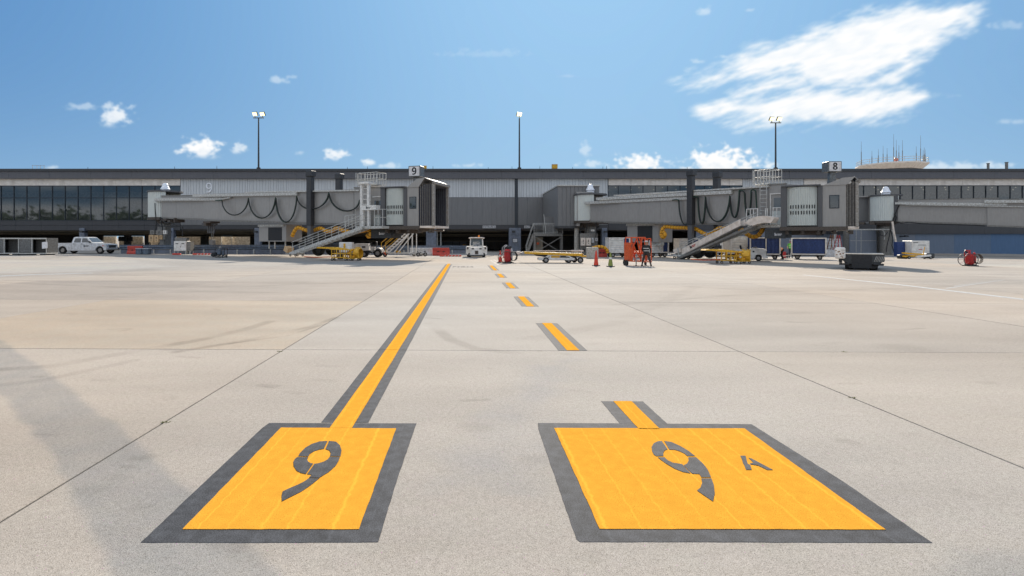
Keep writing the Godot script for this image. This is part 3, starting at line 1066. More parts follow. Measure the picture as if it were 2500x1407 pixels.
func terminal() -> void:
	var t := thing("terminal_building", "long low airport terminal with dark roof fascia, ribbed cladding and windows", "building", Vector3(0, 0, -ZF))
	var holder := Node3D.new()
	var base := Transform3D(Basis(), Vector3(0, 0, ZF))
	var L := -560.0
	var R := 2900.0
	rng.seed = 3
	var put := func(called: String, b: B, m: Material) -> MeshInstance3D:
		return part(t, called, b, m, base)
	# roof
	var b := B.new()
	pb(b, L, 412, R, 417.6, 77.3, 29.0)
	put.call("roof_coping", b, M.coping)
	for i in range(-9, 29):
		b = B.new()
		pb(b, 20 + i * 100.4, 418.0, 120 + i * 100.4, 436, 77.5, 0.5)
		put.call("fascia_panel", b, M.fascia)
	b = B.new()
	pb(b, L, 418, R, 433.8, 77.8, 28.0)
	put.call("roof_slab", b, M.roof_membrane)
	# upper floor shell: floor, ceiling, back and ends
	b = B.new()
	var x0 := at(L, 0, ZF).x
	var x1 := at(R, 0, ZF).x
	b.mm(Vector3(x0, 3.15, -106), Vector3(x1, 4.2, -78.35))
	put.call("floor_slab", b, M.interior_floor)
	b = B.new()
	b.mm(Vector3(x0, 9.3, -92), Vector3(x1, 9.6, -78.45))
	put.call("ceiling", b, M.interior_wall)
	b = B.new()
	b.mm(Vector3(x0, 4.2, -92.3), Vector3(x1, 9.7, -92))
	put.call("rear_wall", b, M.interior_wall)
	for x in [x0, x1]:
		b = B.new()
		b.mm(Vector3(x - 0.2, -1, -106), Vector3(x + 0.2, 11, -78.4))
		put.call("end_wall", b, M.dark_cladding)
	# backing wall of the clad bays
	for q in [[440, 1485], [1813, 1963]]:
		b = B.new()
		pb(b, q[0] + 0.5, 434, q[1] - 0.5, 560, 78.12, 0.3)
		put.call("backing_wall", b, M.coping)
	# window bays: cream panels, mullions, panes
	var bays := [
		{"x0": -530.0, "x1": 439.5, "pw": 31.3, "ref": 439.5, "rows": [454.0, 483.2, 538.5], "cw": 62.7, "cref": 407.0, "foot": 562.5},
		{"x0": 1485.5, "x1": 1812.5, "pw": 30.2, "ref": 1812.0, "rows": [453.5, 488.0], "cw": 60.1, "cref": 1541.0, "foot": 562.0},
		{"x0": 1963.5, "x1": 2860.0, "pw": 29.85, "ref": 2110.0, "rows": [453.5, 488.0], "cw": 59.8, "cref": 2111.7, "foot": 571.0},
	]
	for y in bays:
		var xs := [y.x0]
		var k: float = y.cref + ceilf((y.x0 - y.cref) / y.cw + 0.02) * y.cw
		while k < y.x1 - 2.0:
			xs.append(k)
			k += y.cw
		xs.append(y.x1)
		for i in xs.size() - 1:
			b = B.new()
			pb(b, xs[i] + 0.25, 436, xs[i + 1] - 0.25, y.rows[0] - 0.7, 78.0, 0.12)
			put.call("cream_panel", b, M.cream_panel)
		b = B.new()
		pb(b, y.x0, 434, y.x1, y.rows[0] - 0.2, 78.14, 0.2)
		put.call("panel_backing", b, M.coping)
		xs = [y.x0]
		k = y.ref + ceilf((y.x0 - y.ref) / y.pw + 0.02) * y.pw
		while k < y.x1 - 2.0:
			xs.append(k)
			k += y.pw
		xs.append(y.x1)
		var last: float = y.rows[y.rows.size() - 1]
		for i in xs.size():
			b = B.new()
			pb(b, xs[i] - 0.75, y.rows[0] + 0.7, xs[i] + 0.75, last - 0.7, 78.0, 0.16)
			put.call("mullion", b, M.mullion)
		for r in y.rows:
			b = B.new()
			pb(b, y.x0 - 0.75, r - 0.85, y.x1 + 0.75, r + 0.85, 77.96, 0.2)
			put.call("transom", b, M.mullion)
		for r in y.rows.size() - 1:
			for i in xs.size() - 1:
				var lo := at(xs[i] + 0.5, y.rows[r + 1] - 0.5, 78.08)
				var hi := at(xs[i + 1] - 0.5, y.rows[r] + 0.5, 78.08)
				b = B.new()
				# panes sit a hair out of true, as real ones do
				var tz := rng.randf_range(-0.003, 0.003)
				var ty := rng.randf_range(-0.002, 0.002)
				var nn := Vector3(-tz / (hi.x - lo.x), ty / (hi.y - lo.y), 1).normalized()
				b.quad(Vector3(lo.x, lo.y, -78.08), Vector3(hi.x, lo.y, -78.08 + tz), Vector3(hi.x, hi.y, -78.08 + tz - ty), Vector3(lo.x, hi.y, -78.08 - ty), nn)
				put.call("window_pane", b, M.window_glass)
		# wall below the glass
		var bw := 63.0
		k = y.x0
		while k < y.x1 - 1.0:
			var e := minf(k + bw, y.x1)
			b = B.new()
			var s: float = last + 0.8
			if y.rows.size() == 3:
				pb(b, k + 0.15, s, e - 0.15, 550.6, 78.0, 0.3)
				put.call("spandrel_panel", b, M.dark_band)
			else:
				pb(b, k + 0.15, s, e - 0.15, 546, 78.0, 0.3)
				put.call("spandrel_panel", b, M.dark_cladding)
			b = B.new()
			pb(b, k + 0.15, 551.2 if y.rows.size() == 3 else 546.6, e - 0.15, y.foot, 77.98, 0.35)
			put.call("spandrel_panel", b, M.dark_band)
			k += bw
	# ribbed light cladding over plain dark cladding
	for q in [[440.5, 1257], [1264.5, 1484.6], [1813.5, 1962.5]]:
		b = B.new()
		var k: float = q[0]
		while k < q[1]:
			var w := minf([5.4, 6.9, 4.4, 7.8][rng.randi_range(0, 3)], q[1] - k)
			pb(b, k, 436, k + w - 0.55, 481.8, 78.0 + [0.0, 0.012, 0.02][rng.randi_range(0, 2)], 0.10)
			k += w
		var rib: MeshInstance3D = put.call("ribbed_cladding", b, M.light_cladding)
		rib.set_meta("kind", "stuff")
		k = q[0]
		while k < q[1]:
			var w := minf([12.4, 13.6, 23.5, 12.4][rng.randi_range(0, 3)], q[1] - k)
			if w > 1.5:
				b = B.new()
				pb(b, k, 482.4, k + w - 0.3, 549.3, 78.0, 0.10)
				put.call("cladding_panel", b, M.dark_cladding)
			k += w
		b = B.new()
		pb(b, q[0], 549.9, q[1], 560.0, 77.96, 0.4)
		put.call("base_band", b, M.dark_band)
	b = B.new()
	pb(b, 1257.4, 436, 1264.1, 560.2, 77.9, 0.25)
	put.call("pilaster", b, M.mullion)
	# numeral of the gate on the cladding
	letters(t, "gate_numeral", "9", 1.3, 0.12, M.dome_white, base * Transform3D(Basis(), at(510, 458.6, 77.93)), 400)
	# downlights in the ceiling
	for i in range(-12, 40):
		for z in [80.6, 84.0, 88.0]:
			var x := i * 3.45 + (1.3 if z > 83 else 0.0)
			var e: float = VX + x / z * F
			if e > 460 and e < 1470 or e > 1830 and e < 1950 or e < -150 or e > 2600:
				continue
			b = B.new()
			b.cyl(Vector3(x, 9.26, -z), Vector3(x, 9.3, -z), 0.07, 0.07, 8)
			put.call("ceiling_downlight", b, M.downlight)
	# two people-high dispensers by the glass are dark stands with a lit head
	# undercroft
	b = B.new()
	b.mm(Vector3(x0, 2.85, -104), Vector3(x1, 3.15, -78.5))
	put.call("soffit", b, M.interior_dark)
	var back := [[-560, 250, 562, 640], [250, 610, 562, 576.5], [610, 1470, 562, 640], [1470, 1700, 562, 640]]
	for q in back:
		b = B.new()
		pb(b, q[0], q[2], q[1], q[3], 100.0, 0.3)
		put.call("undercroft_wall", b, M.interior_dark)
	# wall that closes the right of the undercroft
	var walls := [[1700, 1803, 0.0], [1803, 1860, -1.0], [1860, 1990, 0.0], [1990, 2120, 0.0], [2120, 2235, 0.04], [2235, 2330, 0.3], [2330, 2420, 0.62], [2420, 2520, 0.9], [2520, 2880, 1.0]]
	for q in walls:
		b = B.new()
		var rec := 0.0
		if q[2] < 0.0:
			rec = 0.9
		pb(b, q[0] + 0.1, 561, q[1] - 0.1, 640, 78.2 + rec, 0.3)
		var wm: StandardMaterial3D = M.wall_blue_grey
		if q[2] > 0.0:
			wm = M.wall_blue_grey.duplicate()
			wm.albedo_color = M.wall_blue_grey.albedo_color.lerp(M.wall_blue.albedo_color, q[2])
		put.call("ground_floor_wall", b, wm)
	b = B.new()
	pb(b, 1803, 574, 1860, 577, 78.15, 0.4)
	put.call("door_head", b, M.wall_blue_grey)
	# wall lights
	for q in [[2004, 573], [2212, 577], [199, 566], [1048, 566], [1254, 566], [1478, 566], [624, 566], [412, 566]]:
		b = B.new()
		var p := at(q[0], q[1], 77.2)
		b.prism([Vector2(0, -0.12), Vector2(0.3, -0.12), Vector2(0.16, 0.14), Vector2(0, 0.14)], -0.22, 0.22, Transform3D(Basis(Vector3.BACK, Vector3.UP, Vector3.LEFT), p))
		b.mm(p + Vector3(-0.08, -0.08, -1.2), p + Vector3(0.08, 0.08, 0.0))
		put.call("wall_light", b, M.gse_black)
	# columns
	for q in [[190, 203], [408, 421], [619, 634], [1040, 1065], [1243, 1272], [1470, 1484]]:
		b = B.new()
		var lo := at(q[0], 640, 77.6)
		var hi := at(q[1], 560, 77.6)
		var w := hi.x - lo.x
		b.bev(Vector3((lo.x + hi.x) / 2, 1.2, -78.1 - w * 0.1), Vector3(w, 4.0, maxf(0.8, w * 0.8)), 0.06)
		put.call("column", b, M.column_paint)
	# pipes and beams under the soffit
	for q in [[566, 80.0, 0.05, -560, 1240], [569.5, 83.0, 0.07, -560, 1040], [574.5, 84.0, 0.05, 630, 1480], [572.5, 88.0, 0.09, -560, 1240], [577.5, 92.0, 0.06, 420, 1240]]:
		b = B.new()
		b.cyl(at(q[3], q[0], q[1]), at(q[4], q[0], q[1]), q[2], q[2], 8)
		put.call("service_pipe", b, M.pipe_tan)
	for q in [[1052.5, 1.0], [1076, 0.0], [1067, 0.0]]:
		b = B.new()
		var p := at(q[0], 562, 79.0)
		b.cyl(Vector3(p.x, -0.3, p.z), Vector3(p.x, 3.0, p.z), 0.10, 0.10, 10)
		put.call("downpipe", b, M.galvanised)
	# mid-depth partition with slats, dark timber and a tan rail
	b = B.new()
	pb(b, 880, 588.2, 1240, 589.8, 90.0, 0.2)
	put.call("partition_rail", b, M.pipe_tan)
	for i in 22:
		b = B.new()
		pb(b, 866 + i * 17, 590, 867.6 + i * 17, 625, 90.1, 0.1)
		put.call("partition_post", b, M.bridge_dark)
	b = B.new()
	pb(b, 1076, 590, 1140, 606, 95.0, 0.2)
	put.call("partition_panel", b, M.wall_blue_grey)
	b = B.new()
	pb(b, 1130, 597, 1138, 605, 94.9, 0.1)
	put.call("yellow_notice", b, M.gse_yellow)
	for i in 6:
		b = B.new()
		pb(b, 1080 + i * 13.5, 573.0, 1090 + i * 13.5, 575.4, 94.0, 0.1)
		put.call("pale_panel", b, M.interior_wall)  # row of pale panels in plain wall colour, not glowing
	# yard behind the open part of the undercroft
	for q in [[216, 282, 577, 598, 112.0], [290, 348, 577, 600, 108.0], [352, 400, 578, 600, 110.0], [430, 492, 576.5, 600, 109.0], [504, 540, 576.5, 600, 110.0], [541, 565, 577, 600, 112.0], [566, 640, 576, 600, 113.0]]:
		b = B.new()
		pb(b, q[0], q[2], q[1], q[3] + 8, q[4], 0.4)
		put.call("yard_wall", b, M.beige_wall)
	for q in [[302, 312], [489, 503], [352, 356]]:
		b = B.new()
		pb(b, q[0], 568, q[1], 615, 94.0, 1.0)
		put.call("dark_column", b, M.interior_dark)
	for q in [[288, 308], [312, 323]]:
		b = B.new()
		pb(b, q[0], 578, q[1], 589, 93.0, 0.1)
		put.call("screen", b, M.gse_charcoal)
	holder.free()
	# shop-style lettering boards over the vehicle openings
	for q in [["ENTRANCE", 1178.5, 1210.5, "grey ENTRANCE sign over the vehicle opening left of the pilaster"], ["EXIT", 1280, 1294.5, "grey EXIT sign over the vehicle opening right of the pilaster"]]:
		var c := at((q[1] + q[2]) / 2, 554.2, 77.8)
		var s := thing("lettered_sign", q[3], "sign", c, 0.0, "signs over the vehicle openings")
		b = B.new()
		var w: float = (q[2] - q[1]) / F * 77.8
		b.box(Vector3.ZERO, Vector3(w, 0.34, 0.06))
		part(s, "board", b, M.sign_white)
		letters(s, "lettering", q[0], 0.24, 0.02, M.mullion, Transform3D(Basis().scaled(Vector3(1.0, 1, 1)), Vector3(0, 0.0, 0.04)), 600)
	# framed notice on the central column
	var nt := thing("column_notice", "white framed notice on the wide blue-grey column", "sign", at(1257.5, 587.5, 76.9))
	b = B.new()
	b.box(Vector3.ZERO, Vector3(0.66, 0.54, 0.06))
	part(nt, "frame", b, M.mullion)
	b = B.new()
	b.box(Vector3(0, 0, 0.035), Vector3(0.54, 0.42, 0.02))
	part(nt, "sheet", b, M.sign_white)
	b = B.new()
	for i in 5:
		b.box(Vector3(0, 0.14 - i * 0.07, 0.047), Vector3(0.4 - 0.06 * (i % 2), 0.02, 0.004))
	part(nt, "print", b, M.container_grey)
	roof_things()


func roof_things() -> void:
	# flood-light masts standing on the roof
	var no := 0
	for q in [[631, 288, 2, -1.0, "left roof mast with two lit floodlights"], [1268, 289, 1, 1.0, "middle roof mast with a single lit floodlight"], [1894, 300, 2, 1.0, "right roof mast with two lit floodlights"]]:
		var z := 80.0
		var p := at(q[0], 411, z)
		var h: float = (411.0 - q[1]) / F * z
		p.y -= 0.25
		h += 0.25
		var t := thing("floodlight_mast", "tall dark " + q[4], "light mast", p, 0.0, "floodlight masts on the terminal roof")
		var b := B.new()
		b.cyl(Vector3.ZERO, Vector3(0, h, 0), 0.13, 0.09, 10)
		b.cyl(Vector3(0, 0, 0), Vector3(0, 0.35, 0), 0.3, 0.26, 10)
		part(t, "pole", b, M.gse_charcoal)
		var heads := [0.0]
		if q[2] == 2:
			heads = [-0.52, 0.52]
			b = B.new()
			b.beam(Vector3(-0.75, h, 0), Vector3(0.75, h, 0), 0.14, 0.1)
			part(t, "crossarm", b, M.gse_charcoal)
		for x in heads:
			b = B.new()
			var bs := Basis.from_euler(Vector3(deg_to_rad(28), 0.35 * q[3], 0.0))
			var c := Vector3(x - 0.12 * q[3] * -1.0 * 0.0, h + 0.52, 0.05)
			b.box(c - bs.z * 0.1, Vector3(0.74, 0.56, 0.16), bs)
			b.cyl(Vector3(x, h, 0), c - bs.z * 0.12, 0.05, 0.05, 6)
			var hd := part(t, "lamp_head", b, M.gse_charcoal)
			b = B.new()
			b.box(c, Vector3(0.66, 0.48, 0.04), bs)
			part(hd, "lamp_lens", b, M.lamp_glow)
			var sp := SpotLight3D.new()
			sp.name = "lamp_light"
			sp.light_color = Color(1.0, 0.93, 0.72)
			sp.light_energy = 2.0
			sp.light_size = 0.25
			sp.spot_range = 120.0
			sp.spot_angle = 55.0
			sp.spot_attenuation = 2.0
			sp.shadow_enabled = true
			hd.add_child(sp, true)
			sp.position = c + bs.z * 0.08
			sp.basis = bs * Basis(Vector3.UP, PI) * Basis(Vector3.RIGHT, deg_to_rad(-55))
		no += 1
	# small roof things against the sky
	for q in [[1354, 405.5, 13, 6, "yellow plant box on the roof right of the middle mast", "gse_yellow"], [1037, 408, 9, 4.5, "small yellow hatch on the roof behind the gate nine sign", "gse_yellow"]]:
		var t := thing("roof_box", q[4], "roof unit", at(q[0], 412.5, 86.0), 0.0)
		var b := B.new()
		var w: float = q[2] / F * 86.0
		var hh: float = (412.5 - q[1] + q[3] * 0.5) / F * 86.0
		b.bev(Vector3(0, hh / 2, 0), Vector3(w, hh, w), 0.05)
		part(t, "casing", b, M[q[5]])
		b = B.new()
		b.mm(Vector3(-w * 0.52, hh, -w * 0.52), Vector3(w * 0.52, hh + 0.06, w * 0.52))
		part(t, "lid", b, M.cream_panel)
	for q in [[2413, 398.5, 0.16], [2458, 396, 0.18]]:
		var t := thing("roof_vent_pipe", "slim vent pipe on the roof far right, %s of the pair" % ("shorter" if q[0] < 2430 else "taller"), "vent pipe", at(q[0], 412.5, 82.0), 0.0, "vent pipes on the roof")
		var b := B.new()
		var hh: float = (412.5 - q[1]) / F * 82.0
		b.cyl(Vector3.ZERO, Vector3(0, hh, 0), q[2], q[2], 10)
		b.cyl(Vector3(0, hh - 0.08, 0), Vector3(0, hh, 0), q[2] * 1.3, q[2] * 1.3, 10)
		part(t, "pipe", b, M.steel_grey)
	var fr := thing("roof_guard_rail", "thin guard rail on the roof at far left", "guard rail", at(93, 412.5, 84.0))
	var b2 := B.new()
	for x in [-0.85, -0.2, 0.3, 0.85]:
		b2.cyl(Vector3(x, 0, 0), Vector3(x, 0.5, 0), 0.03, 0.03, 6)
	b2.tube([Vector3(-0.95, 0.52, 0), Vector3(0.95, 0.45, 0)], 0.03)
	part(fr, "rail", b2, M.galvanised)
	var rod := [214, 426, 529, 848, 897, 1057, 1192, 1250, 1318, 1398, 1472, 1481, 1678]
	for i in rod.size():
		var t := thing("lightning_rod", "tiny dark lightning rod on the roof edge", "lightning rod", at(rod[i], 412.3, 77.5), 0.0, "lightning rods along the roof edge")
		var b := B.new()
		b.cyl(Vector3.ZERO, Vector3(0, 0.24 + 0.08 * (i % 3), 0), 0.035, 0.02, 6)
		part(t, "rod", b, M.gse_black)
	# control tower behind
	var z := 165.0
	var c := at(2176, 0, z)
	var tw := thing("control_tower", "pale control tower roof with many antennas behind the terminal", "control tower", Vector3(c.x, 0, c.z))
	var y0 := at(0, 411, z).y
	var y1 := at(0, 402.5, z).y
	var wr := (2252.0 - 2098.0) / F * z / 2.0
	var b := B.new()
	b.lathe([Vector2(4.2, 0), Vector2(4.2, y0 - 6), Vector2(6.2, y0 - 4), Vector2(0, y0 - 4)], Vector3.ZERO, 8)
	part(tw, "shaft", b, M.beige_wall)
	b = B.new()
	b.lathe([Vector2(6.0, y0 - 4), Vector2(7.2, y0 - 0.6), Vector2(0, y0 - 0.6)], Vector3.ZERO, 8)
	part(tw, "cab_glazing", b, M.vehicle_glass)
	b = B.new()
	b.lathe([Vector2(wr * 0.80, y0 - 0.7), Vector2(wr * 0.96, y1 - 0.35), Vector2(wr * 0.96, y1), Vector2(0, y1)], Vector3.ZERO, 8)
	part(tw, "roof", b, M.cream_panel)
	b = B.new()
	for k in 8:
		var a0 := TAU * k / 8
		var a1 := TAU * (k + 1) / 8
		for hh in [0.7, 1.3]:
			b.tube([Vector3(cos(a0) * wr * 0.93, y1 + hh, sin(a0) * wr * 0.93), Vector3(cos(a1) * wr * 0.93, y1 + hh, sin(a1) * wr * 0.93)], 0.06, 5)
		for s in 3:
			var e := Vector3(cos(a0), 0, sin(a0)).lerp(Vector3(cos(a1), 0, sin(a1)), s / 3.0) * wr * 0.93
			b.cyl(e + Vector3.UP * y1, e + Vector3.UP * (y1 + 1.35), 0.05, 0.05, 5)
	part(tw, "railing", b, M.galvanised)
	b = B.new()
	b.bev(Vector3(0.2, y1 + 1.3, 1.5), Vector3(1.1, 0.9, 0.8), 0.2)
	part(tw, "radar_box", b, M.gse_orange)
	b = B.new()
	b.mm(Vector3(0.8, y1, 0.8), Vector3(3.2, y1 + 0.75, 2.2))
	part(tw, "plant_box", b, M.steel_grey)
	for q in [[2101, 346, 1], [2112, 372, 0], [2119, 370, 0], [2131, 369, 0], [2139, 360, 1], [2151, 364, 0], [2162, 332, 1], [2168, 346, 1], [2183, 347, 1], [2190, 367, 0], [2213, 374, 0], [2219, 368, 0], [2226, 372, 0], [2235, 379, 0], [2248, 331, 1]]:
		b = B.new()
		var p := at(q[0], q[1], z)
		var o := Vector3(p.x - c.x, y1, sqrt(maxf(0.2, wr * wr * 0.8 - (p.x - c.x) ** 2)) * (0.9 if q[2] == 0 else 0.4))
		o.x *= 0.985
		var top := p.y
		b.cyl(o, Vector3(o.x, lerpf(o.y, top, 0.55), o.z), 0.10, 0.09, 6)
		b.cyl(Vector3(o.x, lerpf(o.y, top, 0.55), o.z), Vector3(o.x, top, o.z), 0.05, 0.03, 5)
		part(tw, "antenna", b, M.steel_grey)


# ---------------------------------------------------------------- passenger boarding bridges
func face(t: Node3D, px: float, py: float, zc: float) -> Vector3:
	# the point of a bridge's own upright plane z = zc that stands in direction (px, py) of the eye
	var ux := t.basis.x
	var nz := t.basis.z
	var r := t.position
	var k := (px - VX) / F
	var x := (-k * (r.z + nz.z * zc) - r.x - nz.x * zc) / (ux.x + k * ux.z)
	var p := r + ux * x + nz * zc
	return Vector3(x, EYE - (py - VY) / F * -p.z - r.y, zc)


func tunnel(t: Node3D, called: String, q: Array, w: float, m: Material) -> void:
	# q: px0, top0, foot0, px1, top1, foot1
	var a := face(t, q[0], q[1], w)
	var b := face(t, q[0], q[2], w)
	var c := face(t, q[3], q[4], w)
	var d := face(t, q[3], q[5], w)
	d.x = c.x
	b.x = a.x
	var far := Vector3(0, 0, -2 * w)
	var s := B.new()
	s.hexa([b, d, d + far, b + far, a, c, c + far, a + far])
	var o := part(t, called, s, m)
	# side sheets, a finger proud of the shell
	var n := maxi(1, int(round((c.x - a.x) / 2.6)))
	for i in n:
		var f0 := (i + 0.004) / n
		var f1 := (i + 0.996) / n
		s = B.new()
		var lo := 0.05
		var hi := 0.955
		var p := []
		for f in [[f0, lo], [f1, lo], [f1, hi], [f0, hi]]:
			p.append(b.lerp(d, f[0]).lerp(a.lerp(c, f[0]), f[1]))
		var out := Vector3(0, 0, 0.018)
		s.hexa([p[0], p[1], p[1] + out, p[0] + out, p[3], p[2], p[2] + out, p[3] + out])
		part(o, "side_sheet", s, M.bridge_panel)
	# roof edge and floor edge channels
	s = B.new()
	s.beam(a + Vector3(0, 0.02, 0.02), c + Vector3(0, 0.02, 0.02), 0.1, 0.09)
	s.beam(b + Vector3(0, 0.0, 0.02), d + Vector3(0, 0.0, 0.02), 0.12, 0.16)
	part(o, "edge_channel", s, M.steel_grey)


func rail_between(t: Node3D, called: String, m: Material, q: Array, zc: float, w: float, h: float) -> void:
	var s := B.new()
	s.beam(face(t, q[0], q[1], zc), face(t, q[2], q[3], zc), w, h)
	part(t, called, s, m)


func festoon(t: Node3D, called: String, hangs: Array, zc: float, m: Material, r := 0.05) -> void:
	# hangs: px, py of each trolley, then the lowest point to the next one
	var pts := []
	for i in range(0, hangs.size() - 2, 2):
		var a: Array = hangs[i]
		var low: Array = hangs[i + 1]
		var b: Array = hangs[i + 2]
		var p0 := face(t, a[0], a[1], zc)
		var p2 := face(t, b[0], b[1], zc)
		var lo := face(t, low[0], low[1], zc)
		var c := Vector3(lo.x, lo.y * 2.0 - (p0.y + p2.y) / 2.0, zc)
		for k in 12:
			var f := k / 12.0
			var e0 := 0.5 - 0.5 * cos(PI * f)
			# a slack loop: steep legs and a round bottom
			var x := lerpf(p0.x, p2.x, f * 0.35 + e0 * 0.65)
			var y := lerpf(p0.y, p2.y, f) + (lo.y - (p0.y + p2.y) / 2.0) * pow(sin(PI * f), 0.8)
			pts.append(Vector3(x, y, zc))
	var e: Array = hangs[hangs.size() - 1]
	pts.append(face(t, e[0], e[1], zc))
	var s := B.new()
	s.tube(pts, r, 6)
	part(t, called, s, m)


func air_hose(parent: Node, called: String, pts: Array, r: float) -> void:
	# ribbed air duct along a smooth path
	var cv := Curve3D.new()
	for i in pts.size():
		var a: Vector3 = pts[maxi(i - 1, 0)]
		var b: Vector3 = pts[mini(i + 1, pts.size() - 1)]
		var h := (b - a) / 6.0
		cv.add_point(pts[i], -h, h)
	cv.bake_interval = 0.05
	var L := cv.get_baked_length()
	var n := int(L / 0.075)
	var s := B.new()
	var bands := B.new()
	var prev := []
	var prev_n := []
	var side := Vector3.ZERO
	for i in n + 1:
		var o := i * L / n
		var p := cv.sample_baked(o)
		var tg := (cv.sample_baked(minf(o + 0.04, L)) - cv.sample_baked(maxf(o - 0.04, 0.0))).normalized()
		if side == Vector3.ZERO:
			side = tg.cross(Vector3.UP if absf(tg.y) < 0.9 else Vector3.RIGHT).normalized()
		side = (side - tg * side.dot(tg)).normalized()
		var up := side.cross(tg)
		var rr: float = r * [1.05, 1.03, 0.93, 1.0][i % 4]
		var ring := []
		var rn := []
		for k in 12:
			var d := side * cos(TAU * k / 12) + up * sin(TAU * k / 12)
			ring.append(p + d * rr)
			rn.append(d)
		if prev:
			for k in 12:
				var k2 := (k + 1) % 12
				s.quads(prev[k], prev[k2], ring[k2], ring[k], prev_n[k], prev_n[k2], rn[k2], rn[k])
		if i % 4 == 2:
			bands.cyl(p - tg * 0.022, p + tg * 0.022, rr * 1.06, rr * 1.06, 12, false)
		prev = ring
		prev_n = rn
	var o2 := part(parent, called, s, M.hose_orange)
	var bo := part(o2, "wire_band", bands, M.hose_band)
	bo.set_meta("kind", "stuff")


func wheel(parent: Node, p: Vector3, axis: Vector3, r: float, w: float, rim_m: Material = null) -> void:
	var b := B.new()
	var h := w / 2.0
	var ax := axis.normalized()
	b.lathe([Vector2(r * 0.55, -h * 0.8), Vector2(r * 0.86, -h), Vector2(r * 0.97, -h * 0.75), Vector2(r, -h * 0.4), Vector2(r, h * 0.4), Vector2(r * 0.97, h * 0.75), Vector2(r * 0.86, h), Vector2(r * 0.55, h * 0.8), Vector2(r * 0.5, 0), Vector2(r * 0.55, -h * 0.8)], p, 20, ax)
	var o := part(parent, "wheel", b, M.tyre)
	if parent.get_parent() != self:
		return
	b = B.new()
	b.lathe([Vector2(0, -h * 0.5), Vector2(r * 0.2, -h * 0.62), Vector2(r * 0.24, -h * 0.45), Vector2(r * 0.5, -h * 0.35), Vector2(r * 0.57, -h * 0.82), Vector2(r * 0.57, h * 0.82), Vector2(r * 0.5, h * 0.35), Vector2(r * 0.24, h * 0.45), Vector2(r * 0.2, h * 0.62), Vector2(0, h * 0.5)], p, 14, ax)
	part(o, "rim", b, rim_m if rim_m else M.rim)


func corrugated(b: B, c: Vector3, r: float, y0: float, y1: float, a0: float, a1: float, n: int, deep: float) -> void:
	# upright curtain of slats: an arc seen from above, corrugated
	var m := n * 4
	for i in m:
		var pr := []
		for k in [i, i + 1]:
			var a := lerpf(a0, a1, float(k) / m)
			var ph: float = [0.0, 1.0, 1.0, 0.0][k % 4]
			pr.append(c + Vector3(cos(a), 0, -sin(a)) * (r + deep * ph))
		var d: Vector3 = pr[1] - pr[0]
		var nn := Vector3(d.z, 0, -d.x).normalized()
		if nn.dot(pr[0] - c) < 0:
			nn = -nn
		b.quad(pr[0] + Vector3.UP * y0, pr[1] + Vector3.UP * y0, pr[1] + Vector3.UP * y1, pr[0] + Vector3.UP * y1, nn)


func dome_vent(t: Node3D, p: Vector3, s: float) -> void:
	var b := B.new()
	b.lathe([Vector2(0.55, 0), Vector2(0.55, 0.12), Vector2(0.45, 0.2), Vector2(0.62, 0.26), Vector2(0.62, 0.33), Vector2(0.5, 0.42), Vector2(0.5, 0.5), Vector2(0.42, 0.58), Vector2(0.36, 0.78), Vector2(0.24, 0.92), Vector2(0.0, 0.96)], Vector3.ZERO, 16)
	part(t, "vent_dome", b, M.dome_white, Transform3D(Basis().scaled(Vector3(0.86, 1.06, 0.86) * s), p))


func rotunda(t: Node3D, top: float, foot: float, r: float) -> void:
	var b := B.new()
	corrugated(b, Vector3.ZERO, r, foot + 0.05, top - 0.05, deg_to_rad(80), deg_to_rad(330), 34, 0.035)
	part(t, "rotunda_curtain", b, M.curtain_white)
	b = B.new()
	b.cyl(Vector3(0, top - 0.04, 0), Vector3(0, top + 0.12, 0), r + 0.15, r + 0.15, 24)
	part(t, "rotunda_roof", b, M.bridge_dark)
	b = B.new()
	b.cyl(Vector3(0, foot - 0.22, 0), Vector3(0, foot + 0.06, 0), r + 0.12, r + 0.12, 24)
	b.cyl(Vector3(0, foot - 0.6, 0), Vector3(0, foot - 0.2, 0), 0.8, 1.1, 16)
	part(t, "rotunda_floor", b, M.machinery)


func lift(t: Node3D, x: float, half: float, top: float, far_top: float, mid: float) -> void:
	for s in [1.0, -1.0]:
		var h := top if s > 0 else far_top
		var b := B.new()
		b.bev(Vector3(x, (mid + h) / 2, s * half), Vector3(0.56, h - mid, 0.50), 0.03)
		b.bev(Vector3(x + 0.1, h - 0.25, s * half + 0.05), Vector3(0.72, 0.5, 0.62), 0.03)
		var o := part(t, "lift_column", b, M.lift_black)
		b = B.new()
		b.bev(Vector3(x, (0.75 + mid + 0.3) / 2, s * half), Vector3(0.44, mid + 0.3 - 0.75, 0.40), 0.03)
		part(o, "inner_column", b, M.bridge_dark)
	var b := B.new()
	b.bev(Vector3(x, 0.95, 0), Vector3(0.6, 0.5, half * 2 + 0.7), 0.05)
	b.bev(Vector3(x, 0.72, 0), Vector3(1.5, 0.35, 1.5), 0.05)
	b.box(Vector3(x + 0.55, 1.2, half * 0.6), Vector3(0.6, 0.45, 0.9))
	part(t, "drive_bogie", b, M.gse_charcoal)


